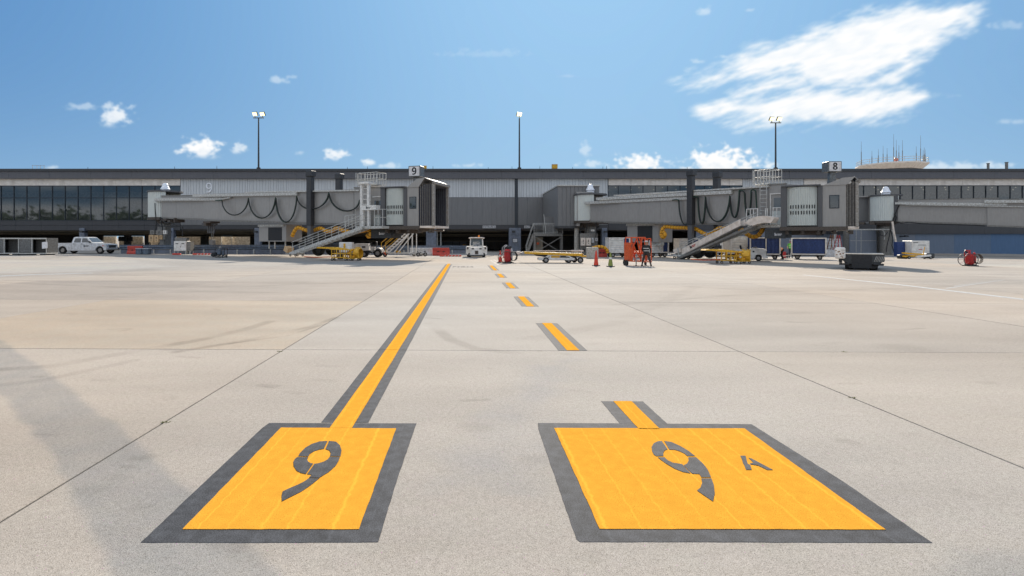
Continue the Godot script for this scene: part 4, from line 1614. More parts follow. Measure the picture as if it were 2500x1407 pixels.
func service_stairs(t: Node3D, top: Vector3, foot: Vector3, z0: float, z1: float, m: Material, steps := 15) -> void:
	# flight down to the apron, with stringers, treads and guard rails
	var st := Node3D.new()
	st.name = "service_stairs"
	t.add_child(st, true)
	var dir := foot - top
	for z in [z0, z1]:
		var b := B.new()
		b.beam(Vector3(top.x, top.y - 0.12, z), Vector3(foot.x, foot.y + 0.16, z), 0.06, 0.26)
		part(st, "stringer", b, M.galvanised)
	for i in steps:
		var b := B.new()
		var p := top + dir * ((i + 0.5) / steps)
		b.box(Vector3(p.x, p.y + 0.02, (z0 + z1) / 2), Vector3(0.27, 0.05, z1 - z0 - 0.06))
		part(st, "tread", b, m)
	for z in [z0, z1]:
		var b := B.new()
		for h in [0.98, 0.55]:
			b.tube([Vector3(top.x + 0.2, top.y + h, z), Vector3(foot.x + 0.25, foot.y + h + 0.2, z)], 0.03, 6)
		for i in 6:
			var p := top + dir * (0.03 + i * 0.185)
			b.cyl(Vector3(p.x, p.y, z), Vector3(p.x, p.y + 0.98, z), 0.028, 0.028, 6)
		part(st, "guard_rail", b, M.galvanised)
	for z in [z0, z1]:
		wheel(st, Vector3(foot.x + 0.1, 0.11, z), Vector3.BACK, 0.11, 0.08)
		wheel(st, Vector3(foot.x + 0.75, 0.11, z), Vector3.BACK, 0.11, 0.08)
	var b := B.new()
	b.box(Vector3(foot.x + 0.4, 0.27, (z0 + z1) / 2), Vector3(0.9, 0.12, z1 - z0 + 0.1))
	part(st, "wheel_frame", b, M.galvanised)


func cage(t: Node3D, x0: float, x1: float, y0: float, y1: float, z0: float, z1: float, ring: bool) -> void:
	# galvanised guard on the roof round the head of the ladder
	var b := B.new()
	var r := 0.028
	for y in [y0, (y0 + y1) / 2, y1]:
		b.tube([Vector3(x0, y, z1), Vector3(x1, y, z1), Vector3(x1, y, z0), Vector3(x0, y, z0)], r, 5, true)
	var n := 6
	for i in n + 1:
		var x := lerpf(x0, x1, float(i) / n)
		b.cyl(Vector3(x, y0, z1), Vector3(x, y1, z1), r, r, 5)
		b.cyl(Vector3(x, y0, z0), Vector3(x, y1, z0), r, r, 5)
	if ring:
		for i in 4:
			var a := PI * i / 3.0
			var p := Vector3(x0 + 0.35 - cos(a) * 0.45, 0, z1 + sin(a) * 0.5)
			b.cyl(Vector3(p.x, y0, p.z), Vector3(p.x, y1, p.z), r, r, 5)
	b.box(Vector3((x0 + x1) / 2, y0 - 0.05, (z0 + z1) / 2), Vector3(x1 - x0, 0.06, z1 - z0))
	part(t, "ladder_cage", b, M.galvanised)


func cab(t: Node3D, px: float, z: float, yaw: float, cu: Vector2, bo: Vector2, be: float, yb: float, yt: float, peak: float) -> Transform3D:
	# rotating head: slatted curtain cu, body bo with a window, folding canopy out to be
	var w := 1.62
	var world := Transform3D(Basis(Vector3.UP, yaw), on_ground(px, z))
	var xf := t.transform.affine_inverse() * world
	var c := Vector3((cu.x + cu.y) / 2, 0, 0)
	var b := B.new()
	# slatted curtain, bowed out towards the apron
	var hw := (cu.y - cu.x) / 2
	var r := (hw * hw + 0.3 * 0.3) / 0.6
	var half := asin(hw / r)
	for s in [1.0, -1.0]:
		b = B.new()
		corrugated(b, c + Vector3(0, 0, s * (w + 0.12 - r)), r, yb + 0.1, yt - 0.04, s * PI * -0.5 - half, s * PI * -0.5 + half, 18, 0.05)
		part(t, "curtain", b, M.curtain_white, xf)
	for row in 2:
		for k in 10:
			var a := -PI * 0.5 - half * 0.72 + half * 1.5 * k / 9.0
			var p := c + Vector3(cos(a), 0, -sin(a)) * (r + 0.052) + Vector3(0, 0, w + 0.12 - r)
			b = B.new()
			b.box(Vector3(p.x, lerpf(yb, yt, 0.30 + row * 0.145 + 0.05), p.z), Vector3(0.065, 0.27, 0.012), Basis(Vector3.UP, a + PI * 0.5))
			part(t, "curtain_slot", b, M.gse_black, xf)
	b = B.new()
	b.mm(Vector3(cu.x - 0.1, yb + 0.02, -w), Vector3(cu.y + 0.1, yt - 0.3, w - 0.18))
	part(t, "curtain_core", b, M.bridge_dark, xf)
	# floor and roof of the rotating part, dark jambs either side
	b = B.new()
	b.mm(Vector3(cu.x - 0.5, yb - 0.28, -w - 0.1), Vector3(bo.y + 0.1, yb, w + 0.1))
	b.mm(Vector3(cu.x, yb - 0.6, -0.7), Vector3(bo.x, yb - 0.28, 0.7))
	b.mm(Vector3(bo.x, yb - 0.48, -w), Vector3(bo.x + 0.2, yb - 0.28, w))
	part(t, "cab_floor", b, M.machinery, xf)
	b = B.new()
	b.mm(Vector3(cu.x - 0.4, yt, -w - 0.15), Vector3(cu.y + 0.2, yt + 0.1, w + 0.22))
	part(t, "curtain_head", b, M.bridge_dark, xf)
	b = B.new()
	b.mm(Vector3(cu.x - 0.42, yb, w - 0.3), Vector3(cu.x - 0.02, yt, w + 0.12))
	b.mm(Vector3(cu.y + 0.02, yb, w - 0.3), Vector3(bo.x - 0.01, yt, w + 0.06))
	part(t, "jamb", b, M.bridge_dark, xf)
	# body shell
	b = B.new()
	b.mm(Vector3(bo.x, yb, w - 0.08), Vector3(bo.y, yt, w))
	b.mm(Vector3(bo.x, yb, -w), Vector3(bo.y, yt, -w + 0.08))
	b.mm(Vector3(bo.x, yb - 0.02, -w + 0.08), Vector3(bo.y, yb + 0.06, w - 0.08))
	b.mm(Vector3(bo.x, yb + 0.06, -w + 0.08), Vector3(bo.x + 0.08, yt, w - 0.08))
	var body := part(t, "cab_body", b, M.bridge_panel, xf)
	b = B.new()
	var xm := (bo.x + bo.y) / 2
	var ym := lerpf(yb, yt, 0.6)
	b.bev(Vector3(xm, ym, w), Vector3(0.62, 0.98, 0.06), 0.025)
	var wf := part(body, "window_frame", b, M.mullion)
	b = B.new()
	b.box(Vector3(xm, ym, w + 0.026), Vector3(0.50, 0.86, 0.02))
	part(body, "window_pane", b, M.window_glass)
	# hood over the canopy
	b = B.new()
	b.prism([Vector2(bo.x, yt + 0.001), Vector2(lerpf(bo.x, bo.y, 0.85), yt + peak * 0.92), Vector2(bo.y + 0.55, yt + peak), Vector2(bo.y + 0.02, yt + 0.001)], -w - 0.06, w + 0.06)
	b.hexa([Vector3(bo.y + 0.5, yt + peak - 0.02, -w), Vector3(be + 0.1, yt + peak * 0.55 - 0.02, -w), Vector3(be + 0.1, yt + peak * 0.55 - 0.02, w), Vector3(bo.y + 0.5, yt + peak - 0.02, w), Vector3(bo.y + 0.5, yt + peak + 0.05, -w), Vector3(be + 0.1, yt + peak * 0.55 + 0.05, -w), Vector3(be + 0.1, yt + peak * 0.55 + 0.05, w), Vector3(bo.y + 0.5, yt + peak + 0.05, w)])
	part(t, "hood", b, M.bridge_grey, xf)
	# folding canopy: pleats on both sides and above
	var n := 7
	var wall := B.new()
	var edge := B.new()
	for i in n * 2:
		var xa := lerpf(bo.y, be, float(i) / (n * 2))
		var xb := lerpf(bo.y, be, float(i + 1) / (n * 2))
		var oa := 0.0 if i % 2 == 0 else -0.17
		var ob := -0.17 if i % 2 == 0 else 0.0
		var ya := yt + (peak * 0.35 if xa > bo.y + 0.3 else 0.1)
		for s in [1.0, -1.0]:
			var p := [Vector3(xa, yb + 0.02, s * (w + oa)), Vector3(xb, yb + 0.02, s * (w + ob)), Vector3(xb, ya + ob, s * (w + ob)), Vector3(xa, ya + oa, s * (w + oa))]
			var nn: Vector3 = (p[1] - p[0]).cross(p[3] - p[0]).normalized()
			if nn.z * s < 0:
				nn = -nn
			wall.quad(p[0], p[1], p[2], p[3], nn)
			if i % 2 == 0:
				edge.beam(p[0], p[3], 0.03, 0.03)
		wall.quad(Vector3(xa, ya + oa, -w - oa), Vector3(xb, ya + ob, -w - ob), Vector3(xb, ya + ob, w + ob), Vector3(xa, ya + oa, w + oa), Vector3.UP)
	var cp := part(t, "canopy", wall, M.rubber_bellows, xf)
	part(cp, "pleat_edge", edge, M.bellows_edge)
	b = B.new()
	var yh := yt + peak * 0.35
	for s in [1.0, -1.0]:
		b.mm(Vector3(be - 0.06, yb - 0.05, s * w - 0.13), Vector3(be + 0.12, yh + 0.1, s * w + 0.13))
	b.mm(Vector3(be - 0.05, yh - 0.05, -w - 0.13), Vector3(be + 0.24, yh + 0.13, w + 0.13))
	part(cp, "front_frame", b, M.bellows_edge)
	b = B.new()
	b.mm(Vector3(bo.y, yb - 0.16, -w), Vector3(be + 0.15, yb + 0.0, w))
	part(t, "bumper_floor", b, M.slide_beige, xf)
	for k in 5:
		b = B.new()
		var x := lerpf(cu.x, be - 0.3, k / 4.0)
		b.box(Vector3(x, yb - 0.42, w - 0.4), Vector3(0.25, 0.28, 0.5))
		b.cyl(Vector3(x, yb - 0.36, -w), Vector3(x, yb - 0.36, w), 0.07, 0.07, 6)
		part(t, "under_gear", b, M.machinery, xf)
	return xf


func gate_sign(t: Node3D, px: float, top: float, foot: float, post_foot: float, z: float, yaw: float, w: float, d: float, num: String) -> void:
	var hi := at(px, top, z)
	var lo := at(px, foot, z)
	var pf := at(px, post_foot, z)
	var xf := t.transform.affine_inverse() * Transform3D(Basis(Vector3.UP, yaw), Vector3(hi.x, 0, hi.z))
	var h := hi.y - lo.y
	var b := B.new()
	b.prism([Vector2(-0.28, pf.y - 0.25), Vector2(0.28, pf.y - 0.25), Vector2(0.2, lo.y), Vector2(-0.2, lo.y)], -0.16, 0.16)
	part(t, "sign_post", b, M.container_grey, xf)
	b = B.new()
	b.bev(Vector3(0, (hi.y + lo.y) / 2, 0), Vector3(w, h, d), 0.03)
	var o := part(t, "sign_box", b, M.container_grey, xf)
	for s in [0.0, PI]:
		b = B.new()
		b.box(Vector3(0, 0, d / 2 + 0.006), Vector3(w * 0.86, h * 0.84, 0.012))
		part(o, "sign_face", b, M.sign_white, Transform3D(Basis(Vector3.UP, s), Vector3(0, (hi.y + lo.y) / 2, 0)))
		letters(o, "sign_numeral", num, h * 0.66, 0.012, M.sign_black, Transform3D(Basis(Vector3.UP, s), Vector3(0, (hi.y + lo.y) / 2, 0)) * Transform3D(Basis(), Vector3(0, 0, d / 2 + 0.019)), 700)


func panel_boxes(t: Node3D, list: Array, z: float) -> void:
	# electrical cabinets: px0, py0, px1, py1, material; faces set towards the apron
	for q in list:
		var lo := at(q[0], q[3], z)
		var hi := at(q[2], q[1], z)
		var s := hi - lo
		var xf := t.transform.affine_inverse() * Transform3D(Basis(), Vector3(lo.x + s.x / 2, lo.y + s.y / 2, -z))
		var b := B.new()
		b.bev(Vector3.ZERO, Vector3(s.x, s.y, 0.3), 0.02)
		var o := part(t, "electrical_cabinet", b, M[q[4]], xf)
		b = B.new()
		b.box(Vector3(0, s.y * 0.12, 0.155), Vector3(s.x * 0.16, s.y * 0.3, 0.012))
		b.box(Vector3(0, -s.y * 0.2, 0.155), Vector3(s.x * 0.16, s.y * 0.1, 0.012))
		part(o, "switch_plate", b, M.container_dark)


func emblem(parent: Node, p: Vector3, bs: Basis, w: float, dark: Material, light: Material) -> void:
	# a maker's mark too small to read: a block figure and two short lines of print
	var b := B.new()
	b.box(Vector3(-w * 0.32, 0.03 * w, 0), Vector3(w * 0.10, w * 0.34, 0.012))
	b.box(Vector3(-w * 0.22, -w * 0.02, 0), Vector3(w * 0.16, w * 0.2, 0.012))
	part(parent, "emblem", b, dark, Transform3D(bs, p))
	b = B.new()
	b.box(Vector3(w * 0.15, w * 0.06, 0), Vector3(w * 0.5, w * 0.07, 0.012))
	b.box(Vector3(w * 0.10, -w * 0.06, 0), Vector3(w * 0.4, w * 0.07, 0.012))
	part(parent, "emblem_print", b, light, Transform3D(bs, p))


func bridge_nine() -> void:
	var t := thing("boarding_bridge", "grey boarding bridge with white baggage lift frame and open canopy, gate nine", "boarding bridge", on_ground(403, 66.0), deg_to_rad(-30.6), "passenger boarding bridges")
	rotunda(t, face(t, 403, 470, 0).y, face(t, 403, 533, 0).y, 1.72)
	dome_vent(t, Vector3(0, face(t, 403, 469.5, 0).y + 0.05, 0), 0.98)
	tunnel(t, "inner_tunnel", [394, 479, 532.5, 640, 474.5, 540.5], 1.25, M.bridge_grey)
	tunnel(t, "middle_tunnel", [497, 475.5, 537.5, 800, 467.5, 547], 1.42, M.bridge_grey)
	tunnel(t, "outer_tunnel", [613, 471.5, 541.5, 864, 464.5, 548.5], 1.58, M.bridge_grey)
	tunnel(t, "end_vestibule", [864.5, 459, 551, 938, 458, 553], 1.64, M.bridge_grey)
	rail_between(t, "cable_tray", M.galvanised, [366, 487.5, 543, 486], 1.52, 0.26, 0.26)
	rail_between(t, "cable_tray", M.galvanised, [472, 478, 726, 473.5], 1.72, 0.22, 0.28)
	rail_between(t, "cable_tray", M.galvanised, [598, 470, 878, 465.2], 1.74, 0.2, 0.12)
	rail_between(t, "cable_tray", M.galvanised, [543, 486, 563, 482.5], 1.6, 0.2, 0.14)
	rail_between(t, "cable_rail", M.galvanised, [372, 491.5, 540, 489.5], 1.56, 0.06, 0.06)
	festoon(t, "festoon_cable", [[526, 489.5], [532, 489.6], [541, 489], [574, 525.5], [606, 484], [642, 533], [672, 482.5], [700, 543], [724, 479], [762, 511], [802, 471], [843, 515], [878, 488]], 1.86, M.cable_green, 0.06)
	festoon(t, "festoon_cable", [[541, 490], [576, 525], [607, 486], [643, 532], [674, 484], [701, 542], [725, 481], [763, 510], [804, 473], [844, 514], [879, 490]], 1.93, M.cable_black, 0.045)
	var lx := face(t, 757.5, 600, 1.85).x
	lift(t, lx, 1.85, face(t, 757, 418, 1.85).y, face(t, 821, 425.5, -1.85).y, face(t, 757, 551, 1.85).y)
	for s in [-1.0, 1.0]:
		wheel(t, Vector3(lx, 0.56, s * 0.85), Vector3(0.35, 0, 1), 0.56, 0.46, M.gse_charcoal)
	# rotunda pedestal, cabinets and gear
	var b := B.new()
	var pt := face(t, 394, 541, 0).y
	b.bev(Vector3(0.0, pt / 2, 0.0), Vector3(0.9, pt, 0.9), 0.04)
	b.bev(Vector3(0.3, 0.62 * pt, 0.6), Vector3(1.5, pt * 0.42, 0.15), 0.02)
	part(t, "pedestal", b, M.steel_grey)
	b = B.new()
	var pp := t.transform.affine_inverse() * Transform3D(Basis(), on_ground(396, 62.8))
	b.bev(Vector3(0.0, 0.36, 0), Vector3(1.75, 0.72, 1.4), 0.03)
	b.bev(Vector3(1.02, 0.36, 0.1), Vector3(0.3, 0.74, 1.2), 0.03)
	part(t, "pedestal_footing", b, M.concrete_block, pp)
	panel_boxes(t, [[364, 574, 376, 592, "box_tan"], [377.5, 574.5, 388, 592, "box_tan"], [390, 574.5, 396, 585, "box_tan"], [399, 563, 407, 572, "gse_white"], [367, 562.5, 378, 573, "steel_grey"], [381, 563, 398, 573, "steel_grey"]], 63.4)
	b = B.new()
	for q in [[[395, 533], [398, 540], [405, 545], [416, 543], [425, 548], [432, 552]], [[378, 496], [379, 520], [381, 545], [379, 575]], [[381, 545], [390, 552], [405, 553], [428, 553], [445, 554], [445, 577]], [[392, 530], [394, 548], [396, 556], [396, 574]], [[365, 592], [368, 603], [376, 612], [386, 604], [388, 592]]]:
		var pts := []
		for k in q:
			pts.append(face(t, k[0], k[1], 1.6))
		b.tube(pts, 0.06, 6)
	part(t, "cable_loop", b, M.cable_black)
	b = B.new()
	for q in [[398, 535, 12, 4], [412, 537, 20, 5], [424, 541, 10, 6], [437, 538, 4, 10], [404, 541, 8, 3], [516, 543, 24, 4], [512, 547, 8, 8]]:
		var p := face(t, q[0], q[1], 1.0)
		b = B.new()
		b.box(p, Vector3(q[2] / 21.5, q[3] / 21.5, 1.2))
		part(t, "gear_box", b, M.machinery)
	b = B.new()
	for q in [508, 513, 517, 522]:
		var p := face(t, q, 549, 0.8)
		b.cyl(p, Vector3(p.x, p.y - 0.9, p.z), 0.09, 0.09, 8)
	b.beam(face(t, 495, 548, 0.9), face(t, 528, 547, 0.9), 0.3, 0.25)
	part(t, "hanger_frame", b, M.bridge_dark)
	b = B.new()
	var hb := face(t, 518, 592, 0.8)
	b.bev(hb, Vector3(0.6, 0.55, 0.4), 0.03)
	b.cyl(hb + Vector3(-0.1, 0, 0), Vector3(hb.x - 0.1, face(t, 518, 552, 0.8).y, hb.z), 0.03, 0.03, 6)
	b.cyl(hb + Vector3(0.15, 0, 0), Vector3(hb.x + 0.15, face(t, 518, 552, 0.8).y, hb.z), 0.03, 0.03, 6)
	part(t, "pendant_box", b, M.steel_grey)
	# air handler slung beneath
	var a0 := face(t, 630, 549, 1.2)
	var a1 := face(t, 690, 590, 1.2)
	b = B.new()
	b.mm(Vector3(a0.x, a1.y, -0.9), Vector3(a1.x + 0.35, a0.y, 1.1))
	var ah := part(t, "air_handler", b, M.bridge_grey)
	b = B.new()
	b.mm(Vector3(face(t, 655, 560, 1.1).x, a1.y + 0.1, 0.9), Vector3(face(t, 688, 560, 1.1).x, a0.y - 0.28, 1.13))
	part(ah, "intake_grille", b, M.gse_black)
	b = B.new()
	b.mm(Vector3(a0.x - 0.05, a0.y - 0.2, 0.9), Vector3(a1.x + 0.1, a0.y, 1.2))
	part(ah, "top_channel", b, M.galvanised)
	b = B.new()
	for x in [a0.x + 1.1, a0.x + 1.9, a1.x - 0.1]:
		b.cyl(Vector3(x, a1.y - 0.7, 0.8), Vector3(x, a1.y, 0.8), 0.07, 0.07, 6)
	part(ah, "leg", b, M.galvanised)
	var hose := []
	for q in [[713, 577, 1.5], [719, 564, 1.5], [727, 556, 1.4], [741, 560, 1.4], [755, 564.5, 1.3], [770, 561, 1.3], [783, 557.5, 1.4], [797, 565, 1.5], [810, 564, 1.5], [823, 557.5, 1.5], [837, 563, 1.5], [860, 567, 1.5], [882, 564, 1.6], [899, 562, 1.7], [904, 570, 1.8], [901, 578, 1.8], [896, 574, 1.8]]:
		hose.append(face(t, q[0], q[1], q[2]))
	air_hose(t, "air_hose", hose, 0.17)
	# service platform, baggage lift, stairs
	b = B.new()
	var p0 := face(t, 868, 553, 2.9)
	var p1 := face(t, 934, 556, 2.9)
	b.mm(Vector3(p0.x, p0.y - 0.2, 1.66), Vector3(p1.x, p0.y, 2.95))
	part(t, "platform_deck", b, M.galvanised)
	b = B.new()
	for q in [914, 923, 934]:
		var p := face(t, q, 516, 2.9)
		b.cyl(Vector3(p.x, p0.y, 2.9), Vector3(p.x, p0.y + 1.35, 2.9), 0.03, 0.03, 6)
	for h in [0.7, 1.35]:
		b.tube([Vector3(face(t, 912, 516, 2.9).x, p0.y + h, 2.9), Vector3(p1.x, p0.y + h, 2.9), Vector3(p1.x, p0.y + h, 1.7)], 0.03, 6)
	part(t, "platform_rail", b, M.galvanised)
	b = B.new()
	for q in [883, 900]:
		var lo := face(t, q, 550, 2.3)
		var hi := face(t, q, 446, 2.3)
		b.mm(Vector3(lo.x - 0.11, p0.y, 2.2), Vector3(lo.x + 0.11, hi.y, 2.4))
	for q in [460, 474, 487, 499]:
		var e := face(t, 883, q, 2.3)
		var f := face(t, 900, q, 2.3)
		b.beam(e, f, 0.05, 0.05)
	var h0 := face(t, 880, 449, 2.3)
	var h1 := face(t, 904, 449, 2.3)
	b.mm(Vector3(h0.x, h0.y - 0.05, 2.05), Vector3(h1.x, h0.y + 0.12, 2.55))
	var bl := part(t, "baggage_lift_frame", b, M.white_steel)
	b = B.new()
	h0 = face(t, 885, 514, 2.6)
	h1 = face(t, 921, 501, 2.6)
	b.mm(Vector3(h0.x, h0.y, 2.2), Vector3(h1.x, h1.y, 2.8))
	part(bl, "lift_header", b, M.white_steel)
	b = B.new()
	b.mm(Vector3(h0.x + 0.02, p0.y, 2.5), Vector3(h0.x + 0.17, h0.y, 2.72))
	b.mm(Vector3(h0.x + 0.62, p0.y, 2.5), Vector3(h0.x + 0.78, h0.y, 2.72))
	part(bl, "lift_guide", b, M.white_steel)
	emblem(bl, Vector3((h0.x + h1.x) / 2, (h0.y + h1.y) / 2, 2.808), Basis(), 0.6, M.sign_black, M.container_grey)
	# door to the vestibule
	h0 = face(t, 911, 550, 1.7)
	h1 = face(t, 934, 481, 1.7)
	b = B.new()
	b.mm(Vector3(h0.x, p0.y, 1.65), Vector3(h1.x, h1.y, 1.70))
	var dr := part(t, "door", b, M.bridge_panel)
	b = B.new()
	b.mm(Vector3(h0.x - 0.03, h1.y, 1.66), Vector3(h1.x + 0.06, h1.y + 0.07, 1.78))
	b.mm(Vector3(h1.x, p0.y, 1.66), Vector3(h1.x + 0.06, h1.y, 1.76))
	part(dr, "frame", b, M.white_steel)
	b = B.new()
	b.mm(Vector3(h0.x + 0.15, lerpf(p0.y, h1.y, 0.58), 1.69), Vector3(h1.x - 0.15, lerpf(p0.y, h1.y, 0.88), 1.72))
	part(dr, "window_pane", b, M.window_glass)
	b = B.new()
	b.mm(Vector3(h0.x + 0.06, p0.y + 0.06, 1.69), Vector3(h1.x - 0.06, lerpf(p0.y, h1.y, 0.40), 1.715))
	part(dr, "kick_plate", b, M.curtain_white)
	var c0 := face(t, 880, 453, 1.2)
	var c1 := face(t, 926, 421, 1.2)
	cage(t, c0.x, c1.x, c0.y, c1.y, 0.3, 1.5, true)
	b = B.new()
	var g0 := face(t, 842, 522, 2.8)
	var g1 := face(t, 868, 550, 2.8)
	for k in 4:
		var x := lerpf(g0.x, g1.x, k / 3.0)
		b.cyl(Vector3(x, p0.y, 2.8), Vector3(x, g0.y - 0.2, 2.8), 0.03, 0.03, 6)
	for h in [0.0, -0.5]:
		b.tube([Vector3(g0.x, g0.y - 0.2 + h, 2.8), Vector3(g1.x, g0.y - 0.1 + h, 2.8), Vector3(g1.x, g0.y + 0.3 + h, 2.8)], 0.03, 6)
	part(t, "gate_rail", b, M.galvanised)
	var st := face(t, 893, 553, 2.7)
	var sf := face(t, 716, 600, 2.7)
	service_stairs(t, Vector3(st.x, p0.y, 0), Vector3(sf.x, 0.08, 0), 2.3, 3.15, M.galvanised, 18)
	b = B.new()
	var cp := face(t, 701, 609, 2.7)
	b.box(Vector3(cp.x + 0.25, cp.y, 2.75), Vector3(0.5, 0.45, 0.7), Basis(Vector3.BACK, -0.4))
	part(t, "control_box", b, M.box_tan)
	# cab
	var xf := cab(t, 962, 48.6, deg_to_rad(-18), Vector2(0.0, 1.6), Vector2(1.92, 2.92), 4.2, 2.74, 5.86, 0.72)
	gate_sign(t, 1016.5, 406.5, 433, 462, 47.4, deg_to_rad(-18), 1.05, 0.92, "9")
	b = B.new()
	b.mm(Vector3(-0.6, 2.0, -1.0), Vector3(0.4, 2.72, 0.9))
	b.mm(Vector3(-1.6, 1.75, -1.0), Vector3(0.2, 2.45, 1.1))
	var ub := part(t, "air_unit", b, M.gse_charcoal, xf)
	emblem(ub, Vector3(-0.6, 2.12, 1.11), Basis(), 0.7, M.sign_white, M.sign_white)


func bridge_eight() -> void:
	var t := thing("boarding_bridge", "grey boarding bridge with beige baggage slide, gate eight", "boarding bridge", on_ground(1441, 65.0), -atan2(20.0, 12.1), "passenger boarding bridges")
	rotunda(t, face(t, 1441, 477, 0).y, face(t, 1441, 541, 0).y, 1.72)
	dome_vent(t, Vector3(0, face(t, 1441, 475, 0).y + 0.2, 0), 0.95)
	tunnel(t, "inner_tunnel", [1441, 497, 541, 1560, 487, 544], 1.25, M.bridge_grey)
	tunnel(t, "middle_tunnel", [1475, 489, 542.5, 1640, 479.5, 546.5], 1.42, M.bridge_grey)
	tunnel(t, "outer_tunnel", [1512, 483, 544, 1876, 459, 548.5], 1.58, M.bridge_grey)
	tunnel(t, "end_vestibule", [1876.5, 452, 550, 1921, 449, 552], 1.64, M.bridge_grey)
	rail_between(t, "cable_tray", M.galvanised, [1428, 495.5, 1682, 483.5], 1.62, 0.26, 0.24)
	rail_between(t, "cable_tray", M.galvanised, [1457, 486, 1788, 469], 1.74, 0.24, 0.3)
	rail_between(t, "cable_tray", M.galvanised, [1500, 477.5, 1878, 455.5], 1.76, 0.2, 0.12)
	rail_between(t, "cable_rail", M.galvanised, [1430, 498.5, 1680, 487], 1.7, 0.06, 0.06)
	festoon(t, "festoon_cable", [[1642, 489], [1648, 488], [1657, 489], [1671, 549], [1690, 482], [1692, 481], [1704, 481], [1713, 546], [1722, 480], [1753, 541], [1782, 478], [1799, 531], [1805, 467], [1812, 465], [1818, 472], [1822, 526], [1834, 467], [1838, 464], [1846, 470], [1848, 508]], 1.86, M.cable_green, 0.055)
	festoon(t, "festoon_cable", [[1658, 490], [1672, 550], [1692, 484], [1694, 483], [1706, 483], [1714, 547], [1724, 482], [1754, 542], [1784, 480], [1800, 532], [1807, 469], [1814, 467], [1820, 474], [1824, 526], [1836, 469]], 1.93, M.cable_black, 0.045)
	var lx := face(t, 1687, 600, 1.85).x
	lift(t, lx, 1.85, face(t, 1687, 416, 1.85).y, face(t, 1733, 422.5, -1.85).y, face(t, 1687, 550, 1.85).y)
	for s in [-1.0, 1.0]:
		wheel(t, Vector3(lx, 0.56, s * 0.85), Vector3(0.55, 0, 1), 0.56, 0.46, M.gse_charcoal)
	var b := B.new()
	var pt := face(t, 1441, 549, 0).y
	b.bev(Vector3(0, pt / 2, 0), Vector3(0.9, pt, 0.9), 0.04)
	part(t, "pedestal", b, M.steel_grey)
	b = B.new()
	var pw := at(1408, 555, 65.6)
	var px := t.transform.affine_inverse() * Transform3D(Basis(), Vector3(pw.x, 0, pw.z))
	b.cyl(Vector3(0, 0, 0), Vector3(0, pw.y, 0), 0.28, 0.28, 14)
	part(t, "round_post", b, M.concrete_block, px)
	b = B.new()
	var pl := at(1416, 608, 63.2)
	var ph := at(1459, 570, 63.2)
	b.mm(Vector3(pl.x, pl.y, -63.4), Vector3(ph.x, ph.y, -63.2))
	b.mm(Vector3(pl.x + 0.1, 0, -63.4), Vector3(pl.x + 0.2, pl.y, -63.3))
	b.mm(Vector3(ph.x - 0.2, -0.2, -63.4), Vector3(ph.x - 0.1, pl.y, -63.3))
	part(t, "cabinet_backboard", b, M.steel_grey, t.transform.affine_inverse())
	panel_boxes(t, [[1418, 581, 1429, 600, "slide_beige"], [1431, 581, 1442, 600, "slide_beige"], [1444, 581, 1450, 593, "barrier_white"], [1453, 581, 1459, 589, "barrier_white"], [1443, 561, 1451, 565, "gse_white"]], 62.9)
	b = B.new()
	for q in [[[1434, 499], [1434, 530], [1433, 555], [1429, 574], [1424, 578], [1419, 572], [1416, 560]], [[1443, 528], [1442, 535], [1438, 547]], [[1455, 541], [1456, 560], [1455, 581]], [[1422, 600], [1424, 606], [1430, 607]], [[1436, 600], [1438, 606], [1443, 607]]]:
		var pts := []
		for k in q:
			pts.append(face(t, k[0], k[1], 1.2))
		b.tube(pts, 0.055, 6)
	part(t, "cable_loop", b, M.cable_black)
	b = B.new()
	for q in [[1448, 543, 14, 4], [1460, 544, 12, 4], [1472, 545, 10, 3], [1415, 548, 12, 5], [1425, 552, 16, 8]]:
		var p := face(t, q[0], q[1], 0.6)
		b = B.new()
		b.box(p, Vector3(q[2] / 24.0, q[3] / 22.0, 1.2))
		part(t, "gear_box", b, M.machinery)
	# air handler slung beneath
	var a0 := face(t, 1530, 547, 1.2)
	var a1 := face(t, 1596, 592, 1.2)
	b = B.new()
	b.mm(Vector3(a0.x, a1.y, -0.9), Vector3(a1.x + 0.5, a0.y, 1.1))
	var ah := part(t, "air_handler", b, M.bridge_grey)
	b = B.new()
	b.mm(Vector3(face(t, 1557, 560, 1.1).x, a1.y + 0.1, 0.9), Vector3(face(t, 1593, 560, 1.1).x, a0.y - 0.25, 1.13))
	part(ah, "intake_grille", b, M.gse_black)
	b = B.new()
	b.mm(Vector3(a0.x - 0.05, a0.y - 0.2, 0.9), Vector3(a1.x + 0.1, a0.y, 1.2))
	part(ah, "top_channel", b, M.galvanised)
	b = B.new()
	for x in [a0.x + 1.2, a1.x + 0.3]:
		b.cyl(Vector3(x, a1.y - 0.8, 0.6), Vector3(x, a1.y, 0.6), 0.08, 0.08, 6)
	b.box(Vector3(a1.x + 0.2, a1.y - 0.15, 0.6), Vector3(0.7, 0.3, 0.5))
	part(ah, "leg", b, M.galvanised)
	var hose := []
	for q in [[1620, 566, 1.7], [1624, 574, 1.7], [1619, 580, 1.6], [1615, 574, 1.5], [1617, 562, 1.5], [1625, 554, 1.4], [1650, 556, 1.4], [1678, 556.5, 1.3], [1696, 558, 1.3], [1707, 564, 1.4], [1718, 570, 1.5], [1731, 574.5, 1.5], [1745, 565, 1.5], [1758, 557, 1.5], [1775, 558, 1.5], [1795, 557, 1.5], [1812, 562, 1.6], [1822, 571, 1.7], [1836, 578, 1.8], [1850, 576, 1.8], [1860, 565, 1.8], [1864, 556, 1.7]]:
		hose.append(face(t, q[0], q[1], q[2]))
	air_hose(t, "air_hose", hose, 0.17)
	# platform, door, ladder
	var p0 := face(t, 1880, 549.5, 2.9)
	var dk := face(t, 1826, 549, 2.9)
